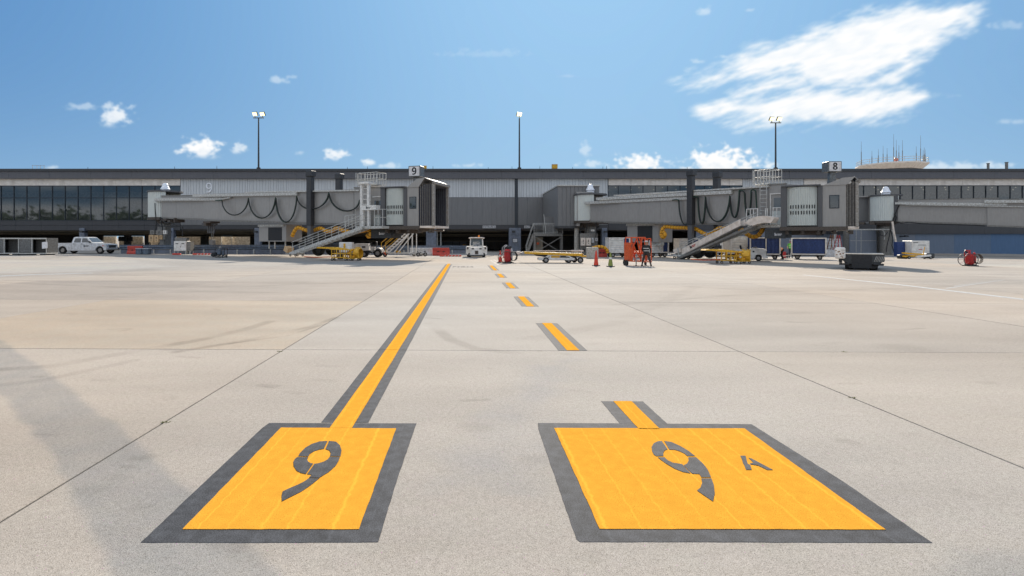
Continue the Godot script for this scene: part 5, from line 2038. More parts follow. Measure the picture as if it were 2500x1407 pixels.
	var p1 := face(t, 1917, 552, 2.9)
	b = B.new()
	b.mm(Vector3(dk.x, p0.y - 0.2, 1.66), Vector3(p1.x, p0.y, 2.95))
	part(t, "platform_deck", b, M.galvanised)
	b = B.new()
	for q in [1823, 1832, 1840, 1850, 1869, 1874, 1888, 1897, 1907]:
		var p := face(t, q, 520, 2.9)
		b.cyl(Vector3(p.x, p0.y, 2.9), Vector3(p.x, p0.y + 1.3, 2.9), 0.032, 0.032, 6)
	for h in [0.65, 1.3]:
		b.tube([Vector3(face(t, 1823, 516, 2.9).x, p0.y + h, 2.9), Vector3(face(t, 1851, 516, 2.9).x, p0.y + h, 2.9)], 0.032, 6)
		b.tube([Vector3(face(t, 1886, 516, 2.9).x, p0.y + h, 2.9), Vector3(p1.x, p0.y + h, 2.9)], 0.032, 6)
	part(t, "platform_rail", b, M.white_steel)
	var h0 := face(t, 1883, 548, 1.7)
	var h1 := face(t, 1917, 473, 1.7)
	b = B.new()
	b.mm(Vector3(h0.x, p0.y, 1.65), Vector3(h1.x, h1.y, 1.70))
	var dr := part(t, "door", b, M.bridge_panel)
	b = B.new()
	b.mm(Vector3(h0.x - 0.05, h1.y, 1.66), Vector3(h1.x + 0.05, h1.y + 0.08, 1.80))
	b.mm(Vector3(h0.x - 0.05, p0.y, 1.66), Vector3(h0.x + 0.02, h1.y, 1.76))
	b.mm(Vector3(h1.x - 0.02, p0.y, 1.66), Vector3(h1.x + 0.05, h1.y, 1.76))
	part(dr, "frame", b, M.white_steel)
	b = B.new()
	b.mm(Vector3(lerpf(h0.x, h1.x, 0.2), lerpf(p0.y, h1.y, 0.55), 1.69), Vector3(lerpf(h0.x, h1.x, 0.8), lerpf(p0.y, h1.y, 0.88), 1.72))
	part(dr, "window_pane", b, M.window_glass)
	b = B.new()
	b.mm(Vector3(lerpf(h0.x, h1.x, 0.06), p0.y + 0.06, 1.69), Vector3(lerpf(h0.x, h1.x, 0.94), lerpf(p0.y, h1.y, 0.46), 1.715))
	part(dr, "kick_plate", b, M.curtain_white)
	b = B.new()
	for q in [1856, 1872]:
		var p := face(t, q, 500, 1.9)
		b.cyl(Vector3(p.x, p0.y, 1.9), Vector3(p.x, face(t, q, 412, 1.9).y, 1.9), 0.03, 0.03, 6)
	for k in 9:
		var y := 466.0 + k * 9.6
		b.tube([face(t, 1856, y, 1.9), face(t, 1872, y, 1.9)], 0.025, 5)
	part(t, "ladder", b, M.galvanised)
	var c0 := face(t, 1848, 452, 1.2)
	var c1 := face(t, 1893, 413, 1.2)
	cage(t, c0.x, c1.x, c0.y, c1.y, 0.3, 1.5, true)
	# stairs and baggage slide
	var st := face(t, 1846, 549, 2.7)
	var sf := face(t, 1657, 600, 2.7)
	service_stairs(t, Vector3(st.x, p0.y, 0), Vector3(sf.x, 0.08, 0), 2.2, 2.95, M.galvanised, 16)
	var s0 := face(t, 1815, 549, 3.4)
	var s1 := face(t, 1672, 620, 3.4)
	var slide := Node3D.new()
	slide.name = "baggage_slide"
	t.add_child(slide, true)
	var n := 7
	for i in n:
		var e := s1.lerp(s0, (i + 0.01) / n)
		var f := s1.lerp(s0, (i + 0.985) / n)
		for z in [3.1, 3.75]:
			b = B.new()
			b.hexa([Vector3(e.x, e.y - 0.06, z - 0.025), Vector3(f.x, f.y - 0.06, z - 0.025), Vector3(f.x, f.y - 0.06, z + 0.025), Vector3(e.x, e.y - 0.06, z + 0.025), Vector3(e.x, e.y + 0.44, z - 0.025), Vector3(f.x, f.y + 0.44, z - 0.025), Vector3(f.x, f.y + 0.44, z + 0.025), Vector3(e.x, e.y + 0.44, z + 0.025)])
			part(slide, "side_panel", b, M.slide_beige)
	b = B.new()
	b.beam(Vector3(s1.x - 0.9, s1.y - 0.55, 3.42), Vector3(s0.x, s0.y - 0.1, 3.42), 0.6, 0.06)
	b.beam(Vector3(s1.x - 0.9, s1.y - 0.62, 3.08), Vector3(s0.x + 1.0, s0.y - 0.12, 3.08), 0.08, 0.14)
	b.beam(Vector3(s1.x - 0.9, s1.y - 0.62, 3.77), Vector3(s0.x + 1.0, s0.y - 0.12, 3.77), 0.08, 0.14)
	part(slide, "chute", b, M.steel_grey)
	# hood at the head of the slide
	var hp := []
	for q in [[1818, 546], [1829, 535], [1848, 528.5], [1866, 527], [1890, 531], [1889, 536], [1882, 545], [1866, 544], [1850, 547], [1836, 552]]:
		var p := face(t, q[0], q[1], 3.75)
		hp.append(Vector2(p.x, p.y))
	b = B.new()
	b.prism(hp, 3.05, 3.78)
	part(slide, "hood", b, M.slide_beige)
	emblem(slide, s1.lerp(s0, 0.2) + Vector3(0, 0.2, 0.385), Basis(Vector3.BACK, atan2(s0.y - s1.y, s0.x - s1.x)), 0.8, M.sign_black, M.gse_red)
	b = B.new()
	b.box(Vector3(s1.x - 0.5, 0.3, 3.4), Vector3(0.9, 0.12, 0.8))
	b.beam(Vector3(s1.x - 0.6, 0.3, 3.4), Vector3(s1.x - 0.75, 1.0, 3.4), 0.08, 0.08)
	part(slide, "foot_frame", b, M.galvanised)
	for z in [3.05, 3.75]:
		wheel(slide, Vector3(s1.x - 0.8, 0.13, z), Vector3.BACK, 0.13, 0.09)
		wheel(slide, Vector3(s1.x + 0.1, 0.13, z), Vector3.BACK, 0.13, 0.09)
	b = B.new()
	var cb := face(t, 1654, 613, 3.0)
	b.box(cb + Vector3(0.1, 0, 0), Vector3(0.5, 0.4, 0.7), Basis(Vector3.BACK, 0.35))
	part(t, "control_box", b, M.slide_beige)
	# cab
	var xf := cab(t, 1955, 44.0, -atan2(0.49, 0.87), Vector2(-0.9, 1.04), Vector2(1.36, 2.8), 3.42, 2.72, 5.72, 0.55)
	gate_sign(t, 2031, 395.5, 421, 452, 43.2, deg_to_rad(-2), 1.0, 0.85, "8")
	b = B.new()
	b.mm(Vector3(-2.4, 1.85, -1.0), Vector3(-1.0, 2.6, 1.3))
	b.mm(Vector3(-1.4, 1.9, -0.9), Vector3(-0.6, 2.5, 1.1))
	var ub := part(t, "air_unit", b, M.gse_charcoal, xf)
	emblem(ub, Vector3(-1.5, 2.15, 1.31), Basis(), 0.65, M.sign_white, M.sign_white)


func bridge_seven() -> void:
	var t := thing("boarding_bridge", "grey boarding bridge leaving the picture at the right edge", "boarding bridge", on_ground(2163, 70.0), -atan2(9.0, 10.0), "passenger boarding bridges")
	rotunda(t, face(t, 2163, 479, 0).y, face(t, 2163, 541, 0).y, 1.55)
	dome_vent(t, Vector3(0, face(t, 2163, 477, 0).y + 0.05, 0), 1.0)
	var b := B.new()
	for s in [1.0, -1.0]:
		b.mm(Vector3(0.9, face(t, 2163, 541, 0).y, s * 1.2 - 0.12), Vector3(1.3, face(t, 2163, 481, 0).y, s * 1.2 + 0.12))
	part(t, "rotunda_jamb", b, M.bridge_dark)
	tunnel(t, "inner_tunnel", [2189, 489, 541, 2440, 484, 549], 1.25, M.bridge_grey)
	tunnel(t, "middle_tunnel", [2411, 488.5, 551.5, 2760, 480, 563], 1.42, M.bridge_grey)
	rail_between(t, "cable_tray", M.galvanised, [2186, 496.5, 2460, 499.5], 1.5, 0.3, 0.26)
	rail_between(t, "cable_rail", M.galvanised, [2210, 500, 2500, 505], 1.58, 0.07, 0.1)
	rail_between(t, "cable_tray", M.galvanised, [2404, 492, 2760, 492], 1.7, 0.24, 0.3)
	b = B.new()
	for q in [[[2190, 497], [2196, 500], [2187, 520], [2181, 535], [2180, 555]], [[2186, 540], [2200, 545], [2220, 543], [2250, 546], [2300, 548], [2380, 550], [2405, 552]], [[2183, 522], [2189, 530], [2185, 545]]]:
		var pts := []
		for k in q:
			pts.append(face(t, k[0], k[1], 1.45))
		b.tube(pts, 0.06, 6)
	part(t, "cable_loop", b, M.cable_black)
	b = B.new()
	var pt := face(t, 2163, 545, 0).y
	b.cyl(Vector3(0, 0, 0), Vector3(0, pt, 0), 0.62, 0.62, 18)
	part(t, "pedestal", b, M.steel_grey)
	b = B.new()
	for q in [[2170, 545, 20, 6], [2150, 546, 18, 5], [2132, 545, 12, 8], [2105, 546, 14, 5]]:
		var p := face(t, q[0], q[1], 0.6)
		b = B.new()
		b.box(p, Vector3(q[2] / 24.0, q[3] / 20.0, 1.4))
		part(t, "gear_box", b, M.machinery)
	# columns out of the picture carry the far end
	var lx := face(t, 2740, 560, 1.42).x
	lift(t, lx, 1.85, 7.0, 7.0, 3.0)
	for s in [-1.0, 1.0]:
		wheel(t, Vector3(lx, 0.56, s * 0.85), Vector3(0.3, 0, 1), 0.56, 0.46, M.gse_charcoal)


func fixed_walkways() -> void:
	# box to the rotunda of gate 8
	var t := thing("fixed_walkway", "dark clad walkway box behind the gate eight rotunda", "walkway", on_ground(1400, 70.0), 0.0, "fixed walkways from the terminal")
	var inv := t.transform.affine_inverse()
	var b := B.new()
	var x0 := 10.55
	var x1 := 15.25
	b.mm(Vector3(x0 + 0.06, 3.05, -77.95), Vector3(x1 - 0.06, 7.72, -65.35))
	part(t, "shell", b, M.coping, inv)
	b = B.new()
	b.mm(Vector3(x0 - 0.08, 7.72, -77.9), Vector3(x1 + 0.08, 7.86, -65.1))
	part(t, "roof_edge", b, M.galvanised, inv)
	b = B.new()
	b.mm(Vector3(x0 - 0.03, 2.95, -77.9), Vector3(x1 + 0.03, 3.2, -65.2))
	part(t, "base_edge", b, M.dark_band, inv)
	var n := 10
	for i in n:
		b = B.new()
		var w := (x1 - x0) / n
		b.mm(Vector3(x0 + i * w + 0.012, 3.2, -65.35), Vector3(x0 + (i + 1) * w - 0.012, 7.71, -65.25))
		part(t, "cladding_panel", b, M.dark_cladding, inv)
	for i in 18:
		b = B.new()
		b.mm(Vector3(x0, 3.2, -65.3 - i * 0.7 - 0.69), Vector3(x0 + 0.06, 7.71, -65.3 - i * 0.7 - 0.015))
		part(t, "cladding_panel", b, M.dark_cladding, inv)
	# open frame that receives the rotunda
	b = B.new()
	var f0 := at(1400, 553, 66.4)
	var f1 := at(1437, 475, 66.4)
	b.mm(Vector3(f0.x, f0.y, -66.4), Vector3(f0.x + 0.3, f1.y, -65.2 + 1.0))
	b.mm(Vector3(f0.x, f1.y, -66.4), Vector3(f1.x, f1.y + 0.14, -64.4))
	part(t, "end_frame", b, M.bridge_grey, inv)
	# walkway of gate 7
	t = thing("fixed_walkway", "dark clad walkway box left of the rotunda at right edge", "walkway", on_ground(2110, 71.0), 0.0, "fixed walkways from the terminal")
	inv = t.transform.affine_inverse()
	b = B.new()
	var g0 := at(2082, 541, 71.5)
	var g1 := at(2141, 482, 71.5)
	b.mm(Vector3(g0.x, g0.y, -77.8), Vector3(g1.x, g1.y, -71.5))
	part(t, "shell", b, M.dark_cladding, inv)
	b = B.new()
	b.mm(Vector3(g0.x - 0.1, g1.y, -77.8), Vector3(g1.x + 0.1, g1.y + 0.16, -71.2))
	part(t, "roof_edge", b, M.bridge_grey, inv)
	b = B.new()
	var e0 := at(2139, 545, 70.2)
	var e1 := at(2150, 477, 70.2)
	b.mm(Vector3(e0.x, e0.y, -71.5), Vector3(e1.x, e1.y, -70.2))
	part(t, "end_frame", b, M.bridge_grey, inv)
	b = B.new()
	for q in [[2073, 24], [2151, 18]]:
		var c := at(q[0], 545, 72.5)
		b.cyl(Vector3(c.x, -0.4, c.z), Vector3(c.x, c.y + 0.2, c.z), q[1] / F * 72.5 / 2, -1, 18)
	part(t, "support_column", b, M.steel_grey, inv)
	b = B.new()
	var w0 := at(2076, 640, 70.8)
	var w1 := at(2139, 562, 70.8)
	b.mm(Vector3(w0.x, -0.4, -71.0), Vector3(w1.x, w1.y, -70.8))
	part(t, "screen_panel", b, M.wall_blue_grey, inv)
	b = B.new()
	for q in [2091, 2103]:
		var s0 := at(q, 620, 70.75)
		b.mm(Vector3(s0.x - 0.02, -0.3, -70.8), Vector3(s0.x + 0.02, w1.y, -70.76))
	var sy := at(0, 588, 70.75).y
	b.mm(Vector3(w0.x, sy - 0.02, -70.8), Vector3(w1.x, sy + 0.02, -70.76))
	part(t, "panel_seam", b, M.galvanised, inv)
	b = B.new()
	for q in [[0.0, 2037.5, 2181, 560.5], [0.6, 2041, 2160, 561.5]]:
		var a := at(q[1], 618, 68.5 + q[0])
		var c := at(q[2], 600, 68.5 + q[0])
		var hy := at(0, q[3], 68.5 + q[0]).y
		b.tube([Vector3(a.x, -0.3, a.z), Vector3(a.x, hy - 0.4, a.z), Vector3(a.x + 0.12, hy - 0.12, a.z), Vector3(a.x + 0.4, hy, a.z), Vector3(c.x - 0.4, hy, a.z), Vector3(c.x - 0.12, hy - 0.12, a.z), Vector3(c.x, hy - 0.4, a.z), Vector3(c.x, hy - 1.2, a.z)], 0.05, 8)
	part(t, "pipe_loop", b, M.galvanised, inv)
	b = B.new()
	var k0 := gp(2153, 634)
	b.mm(Vector3(k0.x, k0.y, -62.0), Vector3(k0.x + 1.7, k0.y + 0.7, -60.6))
	part(t, "concrete_plinth", b, M.barrier_white, inv)
	b = B.new()
	var l0 := at(2020, 618, 70.0)
	b.mm(Vector3(l0.x, -0.4, -71.0), Vector3(w0.x, l0.y + 0.1, -70.0))
	part(t, "low_wall", b, M.column_paint, inv)
	var hz := 67.0
	var hs := []
	for q in [[2179, 541], [2181, 556], [2183, 570], [2186, 583], [2189, 600], [2189, 618]]:
		hs.append(at(q[0], q[1], hz))
	b = B.new()
	b.tube(hs, 0.11, 8)
	part(t, "hanging_hose", b, M.slide_beige, inv)
	b = B.new()
	for q in [[[2175, 545], [2172, 575], [2166, 600], [2164, 616]], [[2174, 560], [2180, 580], [2178, 600], [2184, 618]], [[2146, 563], [2150, 574], [2160, 577], [2168, 566]]]:
		var pts := []
		for k in q:
			pts.append(at(k[0], k[1], hz + 0.5))
		b.tube(pts, 0.05, 6)
	part(t, "hanging_cable", b, M.cable_black, inv)


# ---------------------------------------------------------------- vehicles and gear on the apron
func lo(t: Node3D, px: float, py: float, z: float) -> Vector3:
	return t.transform.affine_inverse() * at(px, py, z)


func bars(list: Array, r: float) -> B:
	# square tube work: runs of points
	var b := B.new()
	for run in list:
		for i in run.size() - 1:
			b.beam(run[i], run[i + 1], r * 2, r * 2)
	return b


func side_poly(t: Node3D, pts: Array, z: float) -> Array:
	var out := []
	for q in pts:
		var p := lo(t, q[0], q[1], z)
		out.append(Vector2(p.x, p.y))
	return out


func guard_rails() -> void:
	var k := 0
	for q in [[292, 700, 61.0, "steel guard rail behind the gate nine rotunda and power cabinet"], [700, 1066, 61.0, "steel guard rail behind the white tractor and mobile stairs"], [1066, 1140, 67.0, "short blue-grey guard rail behind the red barrier and cab tractor"]]:
		var z: float = q[2]
		var a := on_ground(q[0], z)
		var c := on_ground(q[1], z)
		var t := thing("guard_rail", q[3], "guard rail", a, 0.0, "guard rails along the terminal")
		var L := c.x - a.x - 0.02
		var b := B.new()
		b.prism([Vector2(0, 0.46), Vector2(0.05, 0.50), Vector2(0.05, 0.56), Vector2(0.0, 0.60), Vector2(0.0, 0.65), Vector2(0.05, 0.69), Vector2(0.05, 0.75), Vector2(0, 0.79), Vector2(-0.02, 0.79), Vector2(-0.02, 0.46)], 0, L, Transform3D(Basis(Vector3.BACK, Vector3.UP, Vector3.RIGHT) * Basis(), Vector3(0, 0, 0.05)))
		part(t, "corrugated_rail", b, M.rail_blue)
		b = B.new()
		b.mm(Vector3(0, 0.80, -0.16), Vector3(L, 0.93, -0.02))
		part(t, "top_beam", b, M.rail_blue)
		b = B.new()
		b.mm(Vector3(0, -0.1, -0.2), Vector3(L, 0.43, -0.06))
		part(t, "kerb_wall", b, M.column_paint)
		var n := int(L / 1.65)
		for i in n + 1:
			b = B.new()
			b.mm(Vector3(i * L / n - (0.12 if i == n else 0.0), -0.1, -0.05), Vector3(i * L / n + (0.0 if i == n else 0.12), 0.80, 0.03))
			part(t, "post", b, M.galvanised)
		k += 1


func pickup() -> void:
	var z := 60.5
	var t := thing("pickup_truck", "white crew cab pickup truck parked facing right under the terminal", "pickup truck", on_ground(212, z))
	# outline of the flank, 5.9 m long, front to the right
	var s := 1.0
	var w := 0.98
	var b := B.new()
	var body := [Vector2(-2.92, 0.52), Vector2(-2.95, 0.98), Vector2(-2.90, 1.12), Vector2(-0.98, 1.13), Vector2(-0.9, 1.14), Vector2(1.15, 1.14), Vector2(1.55, 1.13), Vector2(2.45, 1.03), Vector2(2.62, 0.95), Vector2(2.66, 0.62), Vector2(2.62, 0.42), Vector2(2.42, 0.36), Vector2(2.36, 0.40), Vector2(2.32, 0.58), Vector2(2.20, 0.74), Vector2(1.98, 0.82), Vector2(1.74, 0.76), Vector2(1.56, 0.60), Vector2(1.50, 0.40), Vector2(1.44, 0.34), Vector2(-1.40, 0.34), Vector2(-1.46, 0.40), Vector2(-1.52, 0.60), Vector2(-1.70, 0.76), Vector2(-1.94, 0.82), Vector2(-2.18, 0.74), Vector2(-2.32, 0.58), Vector2(-2.36, 0.40), Vector2(-2.44, 0.46)]
	b.prism(body, -w, w)
	part(t, "body", b, M.car_white)
	b = B.new()
	# cabin leans in towards the roof
	for q in [[[-0.98, 1.13], [1.18, 1.13], [0.55, 1.70], [0.30, 1.76], [-0.62, 1.76], [-0.86, 1.70]]]:
		var low := 0.94
		var top := 0.76
		var P := []
		for sg in [1.0, -1.0]:
			var row := []
			for p in q:
				row.append(Vector3(p[0], p[1], sg * lerpf(low, top, (p[1] - 1.13) / 0.63)))
			P.append(row)
		var n: int = P[0].size()
		for i in n:
			var j := (i + 1) % n
			var nn: Vector3 = (P[0][j] - P[0][i]).cross(P[1][i] - P[0][i]).normalized()
			if nn.dot((P[0][i] + P[0][j]) / 2 - Vector3(0, 1.4, 0)) < 0:
				nn = -nn
			b.quad(P[0][i], P[0][j], P[1][j], P[1][i], nn)
		for sg in 2:
			for i in range(1, n - 1):
				var nn := Vector3(0, 0.27, 1.0 if sg == 0 else -1.0).normalized()
				b.tri(P[sg][0], P[sg][i], P[sg][i + 1], nn, nn, nn)
	part(t, "cabin", b, M.car_white)
	for sg in [1.0, -1.0]:
		for q in [[[-0.78, 1.18], [-0.05, 1.18], [-0.05, 1.62], [-0.68, 1.62]], [[0.05, 1.18], [0.92, 1.18], [0.50, 1.62], [0.05, 1.62]]]:
			b = B.new()
			var P := []
			for p in q:
				P.append(Vector3(p[0], p[1], sg * (lerpf(0.94, 0.76, (p[1] - 1.13) / 0.63) + 0.008)))
			var nn := Vector3(0, 0.27, sg).normalized()
			b.quad(P[0], P[1], P[2], P[3], nn)
			part(t, "side_window", b, M.vehicle_glass)
	b = B.new()
	var ws := [Vector3(1.13, 1.19, 0.86), Vector3(1.13, 1.19, -0.86), Vector3(0.60, 1.67, -0.74), Vector3(0.60, 1.67, 0.74)]
	var wn := Vector3(0.66, 0.75, 0).normalized()
	b.quad(ws[0] + wn * 0.012, ws[1] + wn * 0.012, ws[2] + wn * 0.012, ws[3] + wn * 0.012, wn)
	part(t, "windscreen", b, M.vehicle_glass)
	for x in [1.95, -1.94]:
		for sg in [1.0, -1.0]:
			wheel(t, Vector3(x, 0.39, sg * 0.84), Vector3(0, 0, sg), 0.39, 0.27)
	b = B.new()
	b.mm(Vector3(2.6, 0.64, -0.58), Vector3(2.69, 0.92, 0.58))
	part(t, "grille", b, M.gse_charcoal)
	b = B.new()
	b.bev(Vector3(2.64, 0.47, 0), Vector3(0.2, 0.16, 1.9), 0.05)
	part(t, "front_bumper", b, M.rim)
	b = B.new()
	b.bev(Vector3(-2.95, 0.5, 0), Vector3(0.2, 0.16, 1.8), 0.05)
	part(t, "rear_bumper", b, M.rim)
	for sg in [1.0, -1.0]:
		b = B.new()
		b.bev(Vector3(2.52, 0.83, sg * 0.83), Vector3(0.26, 0.2, 0.32), 0.05)
		part(t, "headlight", b, M.clear_glass)
		b = B.new()
		b.bev(Vector3(2.30, 0.84, sg * 0.965), Vector3(0.2, 0.1, 0.05), 0.02)
		part(t, "side_marker", b, M.tail_red)
		b = B.new()
		b.bev(Vector3(-2.93, 0.93, sg * 0.9), Vector3(0.1, 0.26, 0.16), 0.02)
		part(t, "tail_light", b, M.tail_red)
		for x in [-0.82, 0.02]:
			b = B.new()
			b.mm(Vector3(x, 1.0, sg * 0.98 - 0.02), Vector3(x + 0.16, 1.05, sg * 0.98 + 0.03))
			part(t, "door_handle", b, M.gse_charcoal)
		for x in [-0.95, 0.0, 1.12]:
			b = B.new()
			b.mm(Vector3(x, 0.42, sg * 0.98 - 0.004), Vector3(x + 0.012, 1.12, sg * 0.98 + 0.003))
			part(t, "door_seam", b, M.gse_charcoal)
		b = B.new()
		b.bev(Vector3(0.98, 1.24, sg * 1.06), Vector3(0.14, 0.18, 0.2), 0.03)
		part(t, "mirror", b, M.gse_black)
	b = B.new()
	b.mm(Vector3(-1.3, 0.30, 0.86), Vector3(1.35, 0.35, 1.0))
	part(t, "side_step", b, M.rim)
	emblem(t, Vector3(0.55, 0.82, 0.987), Basis(), 0.7, M.rail_blue, M.container_grey)


func containers() -> void:
	var names := ["grey baggage container at the far left edge of the apron", "grey baggage container beside the pickup, with white notice leaning on it", "grey baggage container cut off by the left picture edge"]
	var no := 0
	for px in [27, 94, -38]:
		var z := 55.0
		var t := thing("baggage_container", names[no], "baggage container", on_ground(px, z), 0.0, "baggage containers at the left")
		var w := 1.32
		var b := B.new()
		b.mm(Vector3(-w, 0.12, -0.75), Vector3(w, 0.22, 0.75))
		part(t, "base_pallet", b, M.galvanised)
		b = B.new()
		b.mm(Vector3(-w, 0.22, -0.75), Vector3(-w + 0.05, 1.58, 0.75))
		b.mm(Vector3(w - 0.05, 0.22, -0.75), Vector3(w, 1.58, 0.75))
		b.mm(Vector3(-w + 0.05, 0.22, -0.75), Vector3(w - 0.05, 1.58, -0.70))
		b.mm(Vector3(-w, 1.58, -0.75), Vector3(w, 1.63, 0.75))
		part(t, "shell", b, M.container_grey)
		b = B.new()
		b.mm(Vector3(-w + 0.06, 0.26, 0.70), Vector3(-0.12, 1.56, 0.745))
		part(t, "front_panel", b, M.container_grey)
		b = B.new()
		b.mm(Vector3(-0.06, 0.26, 0.2), Vector3(w - 0.06, 1.56, 0.26))  # dark sheet stands in for the shade inside the open front
		part(t, "curtain", b, M.container_dark)
		for x in [-0.11, w - 0.07]:
			b = B.new()
			b.mm(Vector3(x, 0.22, 0.68), Vector3(x + 0.07, 1.58, 0.78))
			part(t, "door_post", b, M.galvanised)
		b = B.new()
		b.mm(Vector3(-w, 1.52, 0.74), Vector3(w, 1.64, 0.79))
		part(t, "head_rail", b, M.galvanised)
		for x in [-0.9, 0.9]:
			b = B.new()
			b.mm(Vector3(x - 0.25, 0, -0.6), Vector3(x + 0.25, 0.12, 0.72))
			part(t, "skid", b, M.gse_charcoal)
		if no == 1:
			b = B.new()
			b.box(Vector3(w - 0.12, 0.95, 0.86), Vector3(0.5, 0.62, 0.03), Basis.from_euler(Vector3(-0.12, 0, 0.12)))
			part(t, "notice", b, M.sign_white)
		no += 1


func left_gear() -> void:
	# red water barrier and two pale bins beside the gate 9 footing
	barrier(on_ground(330, 59.5), 1.5, 0.85, M.barrier_red, "red plastic barrier behind two pale bins at gate nine")
	for q in [[341.5, "left pale bin in front of the red barrier"], [358, "right pale bin next to the concrete footing"]]:
		var t := thing("storage_bin", q[1], "bin", on_ground(q[0], 58.4), 0.0, "pale bins beside the gate nine footing")
		var b := B.new()
		b.bev(Vector3(0, 0.30, 0), Vector3(0.62, 0.56, 0.6), 0.03)
		part(t, "tub", b, M.rail_blue)
		b = B.new()
		b.bev(Vector3(0, 0.6, 0), Vector3(0.66, 0.06, 0.64), 0.02)
		part(t, "lid", b, M.barrier_white)
	# power cabinet on legs
	var t := thing("power_cabinet", "pale two-door power cabinet on legs under bridge nine", "cabinet", on_ground(446, 60.0))
	var b := B.new()
	b.bev(Vector3(-0.08, 0.85, 0), Vector3(1.28, 1.02, 0.9), 0.02)
	part(t, "housing", b, M.gse_white)
	for s in [-1.0, 1.0]:
		b = B.new()
		b.bev(Vector3(-0.08 + s * 0.31, 0.86, 0.455), Vector3(0.59, 0.96, 0.02), 0.008)
		var d := part(t, "door", b, M.gse_white)
		b = B.new()
		b.mm(Vector3(-0.08 + s * 0.31 - 0.14, 1.06, 0.464), Vector3(-0.08 + s * 0.31 + 0.14, 1.14, 0.474))
		part(d, "vent", b, M.gse_black)
	b = B.new()
	b.mm(Vector3(-0.04, 0.7, 0.464), Vector3(-0.01, 0.86, 0.49))
	part(t, "handle", b, M.gse_charcoal)
	b = B.new()
	b.mm(Vector3(-0.7, 1.38, -0.3), Vector3(0.52, 1.74, 0.3))
	part(t, "top_unit", b, M.steel_grey)
	for x in [-0.68, -0.3, 0.5]:
		for z in [-0.4, 0.4]:
			b = B.new()
			b.mm(Vector3(x - 0.035, 0, z - 0.035), Vector3(x + 0.035, 0.36, z + 0.035))
			part(t, "leg", b, M.galvanised)
	b = B.new()
	b.mm(Vector3(0.6, 0.36, -0.45), Vector3(0.95, 1.32, 0.35))
	part(t, "side_annex", b, M.steel_grey)
	for z in [-0.4, 0.3]:
		b = B.new()
		b.mm(Vector3(0.86, 0, z - 0.035), Vector3(0.93, 0.36, z + 0.035))
		part(t, "leg", b, M.galvanised)
	# boards lying on the apron
	for q in [[495, 57.5, 2.0, "orange and white striped board lying left of the black cart"], [431, 57.5, 0.8, "short orange board lying beside the power cabinet"], [1100, 55.5, 2.1, "red board lying in front of the red barrier"]]:
		var p := thing("warning_board", q[3], "board", on_ground(q[0], q[1]), 0.0, "striped boards lying on the apron")
		var h: float = q[2] / 2
		b = B.new()
		b.bev(Vector3(0, 0.08, 0), Vector3(h * 2, 0.15, 0.22), 0.02)
		part(p, "board", b, M.cone_red)
		for i in int(q[2] / 0.34):
			if q[2] < 1.0:
				continue
			var x := -h + 0.5 + i * 0.32
			if x > h - 0.2:
				continue
			b = B.new()
			b.prism([Vector2(x - 0.06, 0.015), Vector2(x + 0.04, 0.015), Vector2(x + 0.12, 0.14), Vector2(x + 0.02, 0.14)], 0.111, 0.114)
			part(p, "stripe", b, M.reflective_tape)
	# black tool cart
	t = thing("tool_cart", "small black wheeled cart with wire frame under bridge nine", "cart", on_ground(537, 49.5))
	var fr := []
	for z in [-0.3, 0.3]:
		fr.append([Vector3(-0.30, 0.22, z), Vector3(0.5, 0.22, z), Vector3(0.5, 0.82, z), Vector3(-0.30, 0.82, z), Vector3(-0.30, 0.22, z)])
	for x in [-0.30, 0.5]:
		for y in [0.22, 0.82]:
			fr.append([Vector3(x, y, -0.3), Vector3(x, y, 0.3)])
	part(t, "frame", bars(fr, 0.025), M.gse_charcoal)
	b = B.new()
	b.bev(Vector3(0.1, 0.24, 0), Vector3(0.8, 0.06, 0.56), 0.01)
	part(t, "deck", b, M.gse_black)
	b = B.new()
	b.bev(Vector3(-0.05, 0.52, 0), Vector3(0.3, 0.5, 0.4), 0.05)
	b.cyl(Vector3(0.28, 0.28, 0), Vector3(0.28, 0.6, 0), 0.14, 0.1, 10)
	part(t, "machine", b, M.rail_blue)
	b = B.new()
	b.lathe([Vector2(0, 0), Vector2(0.26, 0.02), Vector2(0.3, 0.16), Vector2(0.24, 0.24), Vector2(0, 0.26)], Vector3(-0.55, 0.13, -0.1), 14)
	b.bev(Vector3(-0.5, 0.28, 0), Vector3(0.34, 0.4, 0.5), 0.08)
	part(t, "hose_pile", b, M.gse_black)
	b = B.new()
	b.cyl(Vector3(0.0, 0.84, 0), Vector3(0.02, 0.98, 0), 0.14, 0.06, 8)
	part(t, "lifting_eye", b, M.rim)
	for x in [-0.2, 0.12, 0.42]:
		for z in [-0.28, 0.28]:
			wheel(t, Vector3(x, 0.1, z), Vector3.BACK, 0.1, 0.06)


func barrier(p: Vector3, w: float, h: float, m: Material, label: String) -> void:
	var t := thing("plastic_barrier", label, "barrier", p, 0.0, "plastic water barriers")
	var b := B.new()
	b.prism([Vector2(-0.26, 0.0), Vector2(0.26, 0.0), Vector2(0.26, 0.16), Vector2(0.15, 0.34), Vector2(0.12, h - 0.05), Vector2(0.08, h), Vector2(-0.08, h), Vector2(-0.12, h - 0.05), Vector2(-0.15, 0.34), Vector2(-0.26, 0.16)], -w / 2, w / 2, Transform3D(Basis(Vector3.FORWARD, Vector3.UP, Vector3.RIGHT), Vector3.ZERO))
	part(t, "shell", b, m)
	for x in [-0.17, 0.17]:
		b = B.new()
		b.bev(Vector3(x * w, 0.42, 0.15), Vector3(0.2, 0.1, 0.04), 0.015)
		part(t, "fork_pocket", b, M.gse_black)
	b = B.new()
	b.cyl(Vector3(w / 2, 0.1, 0), Vector3(w / 2, h * 0.8, 0), 0.06, 0.06, 8)
	part(t, "hinge_pin", b, m)


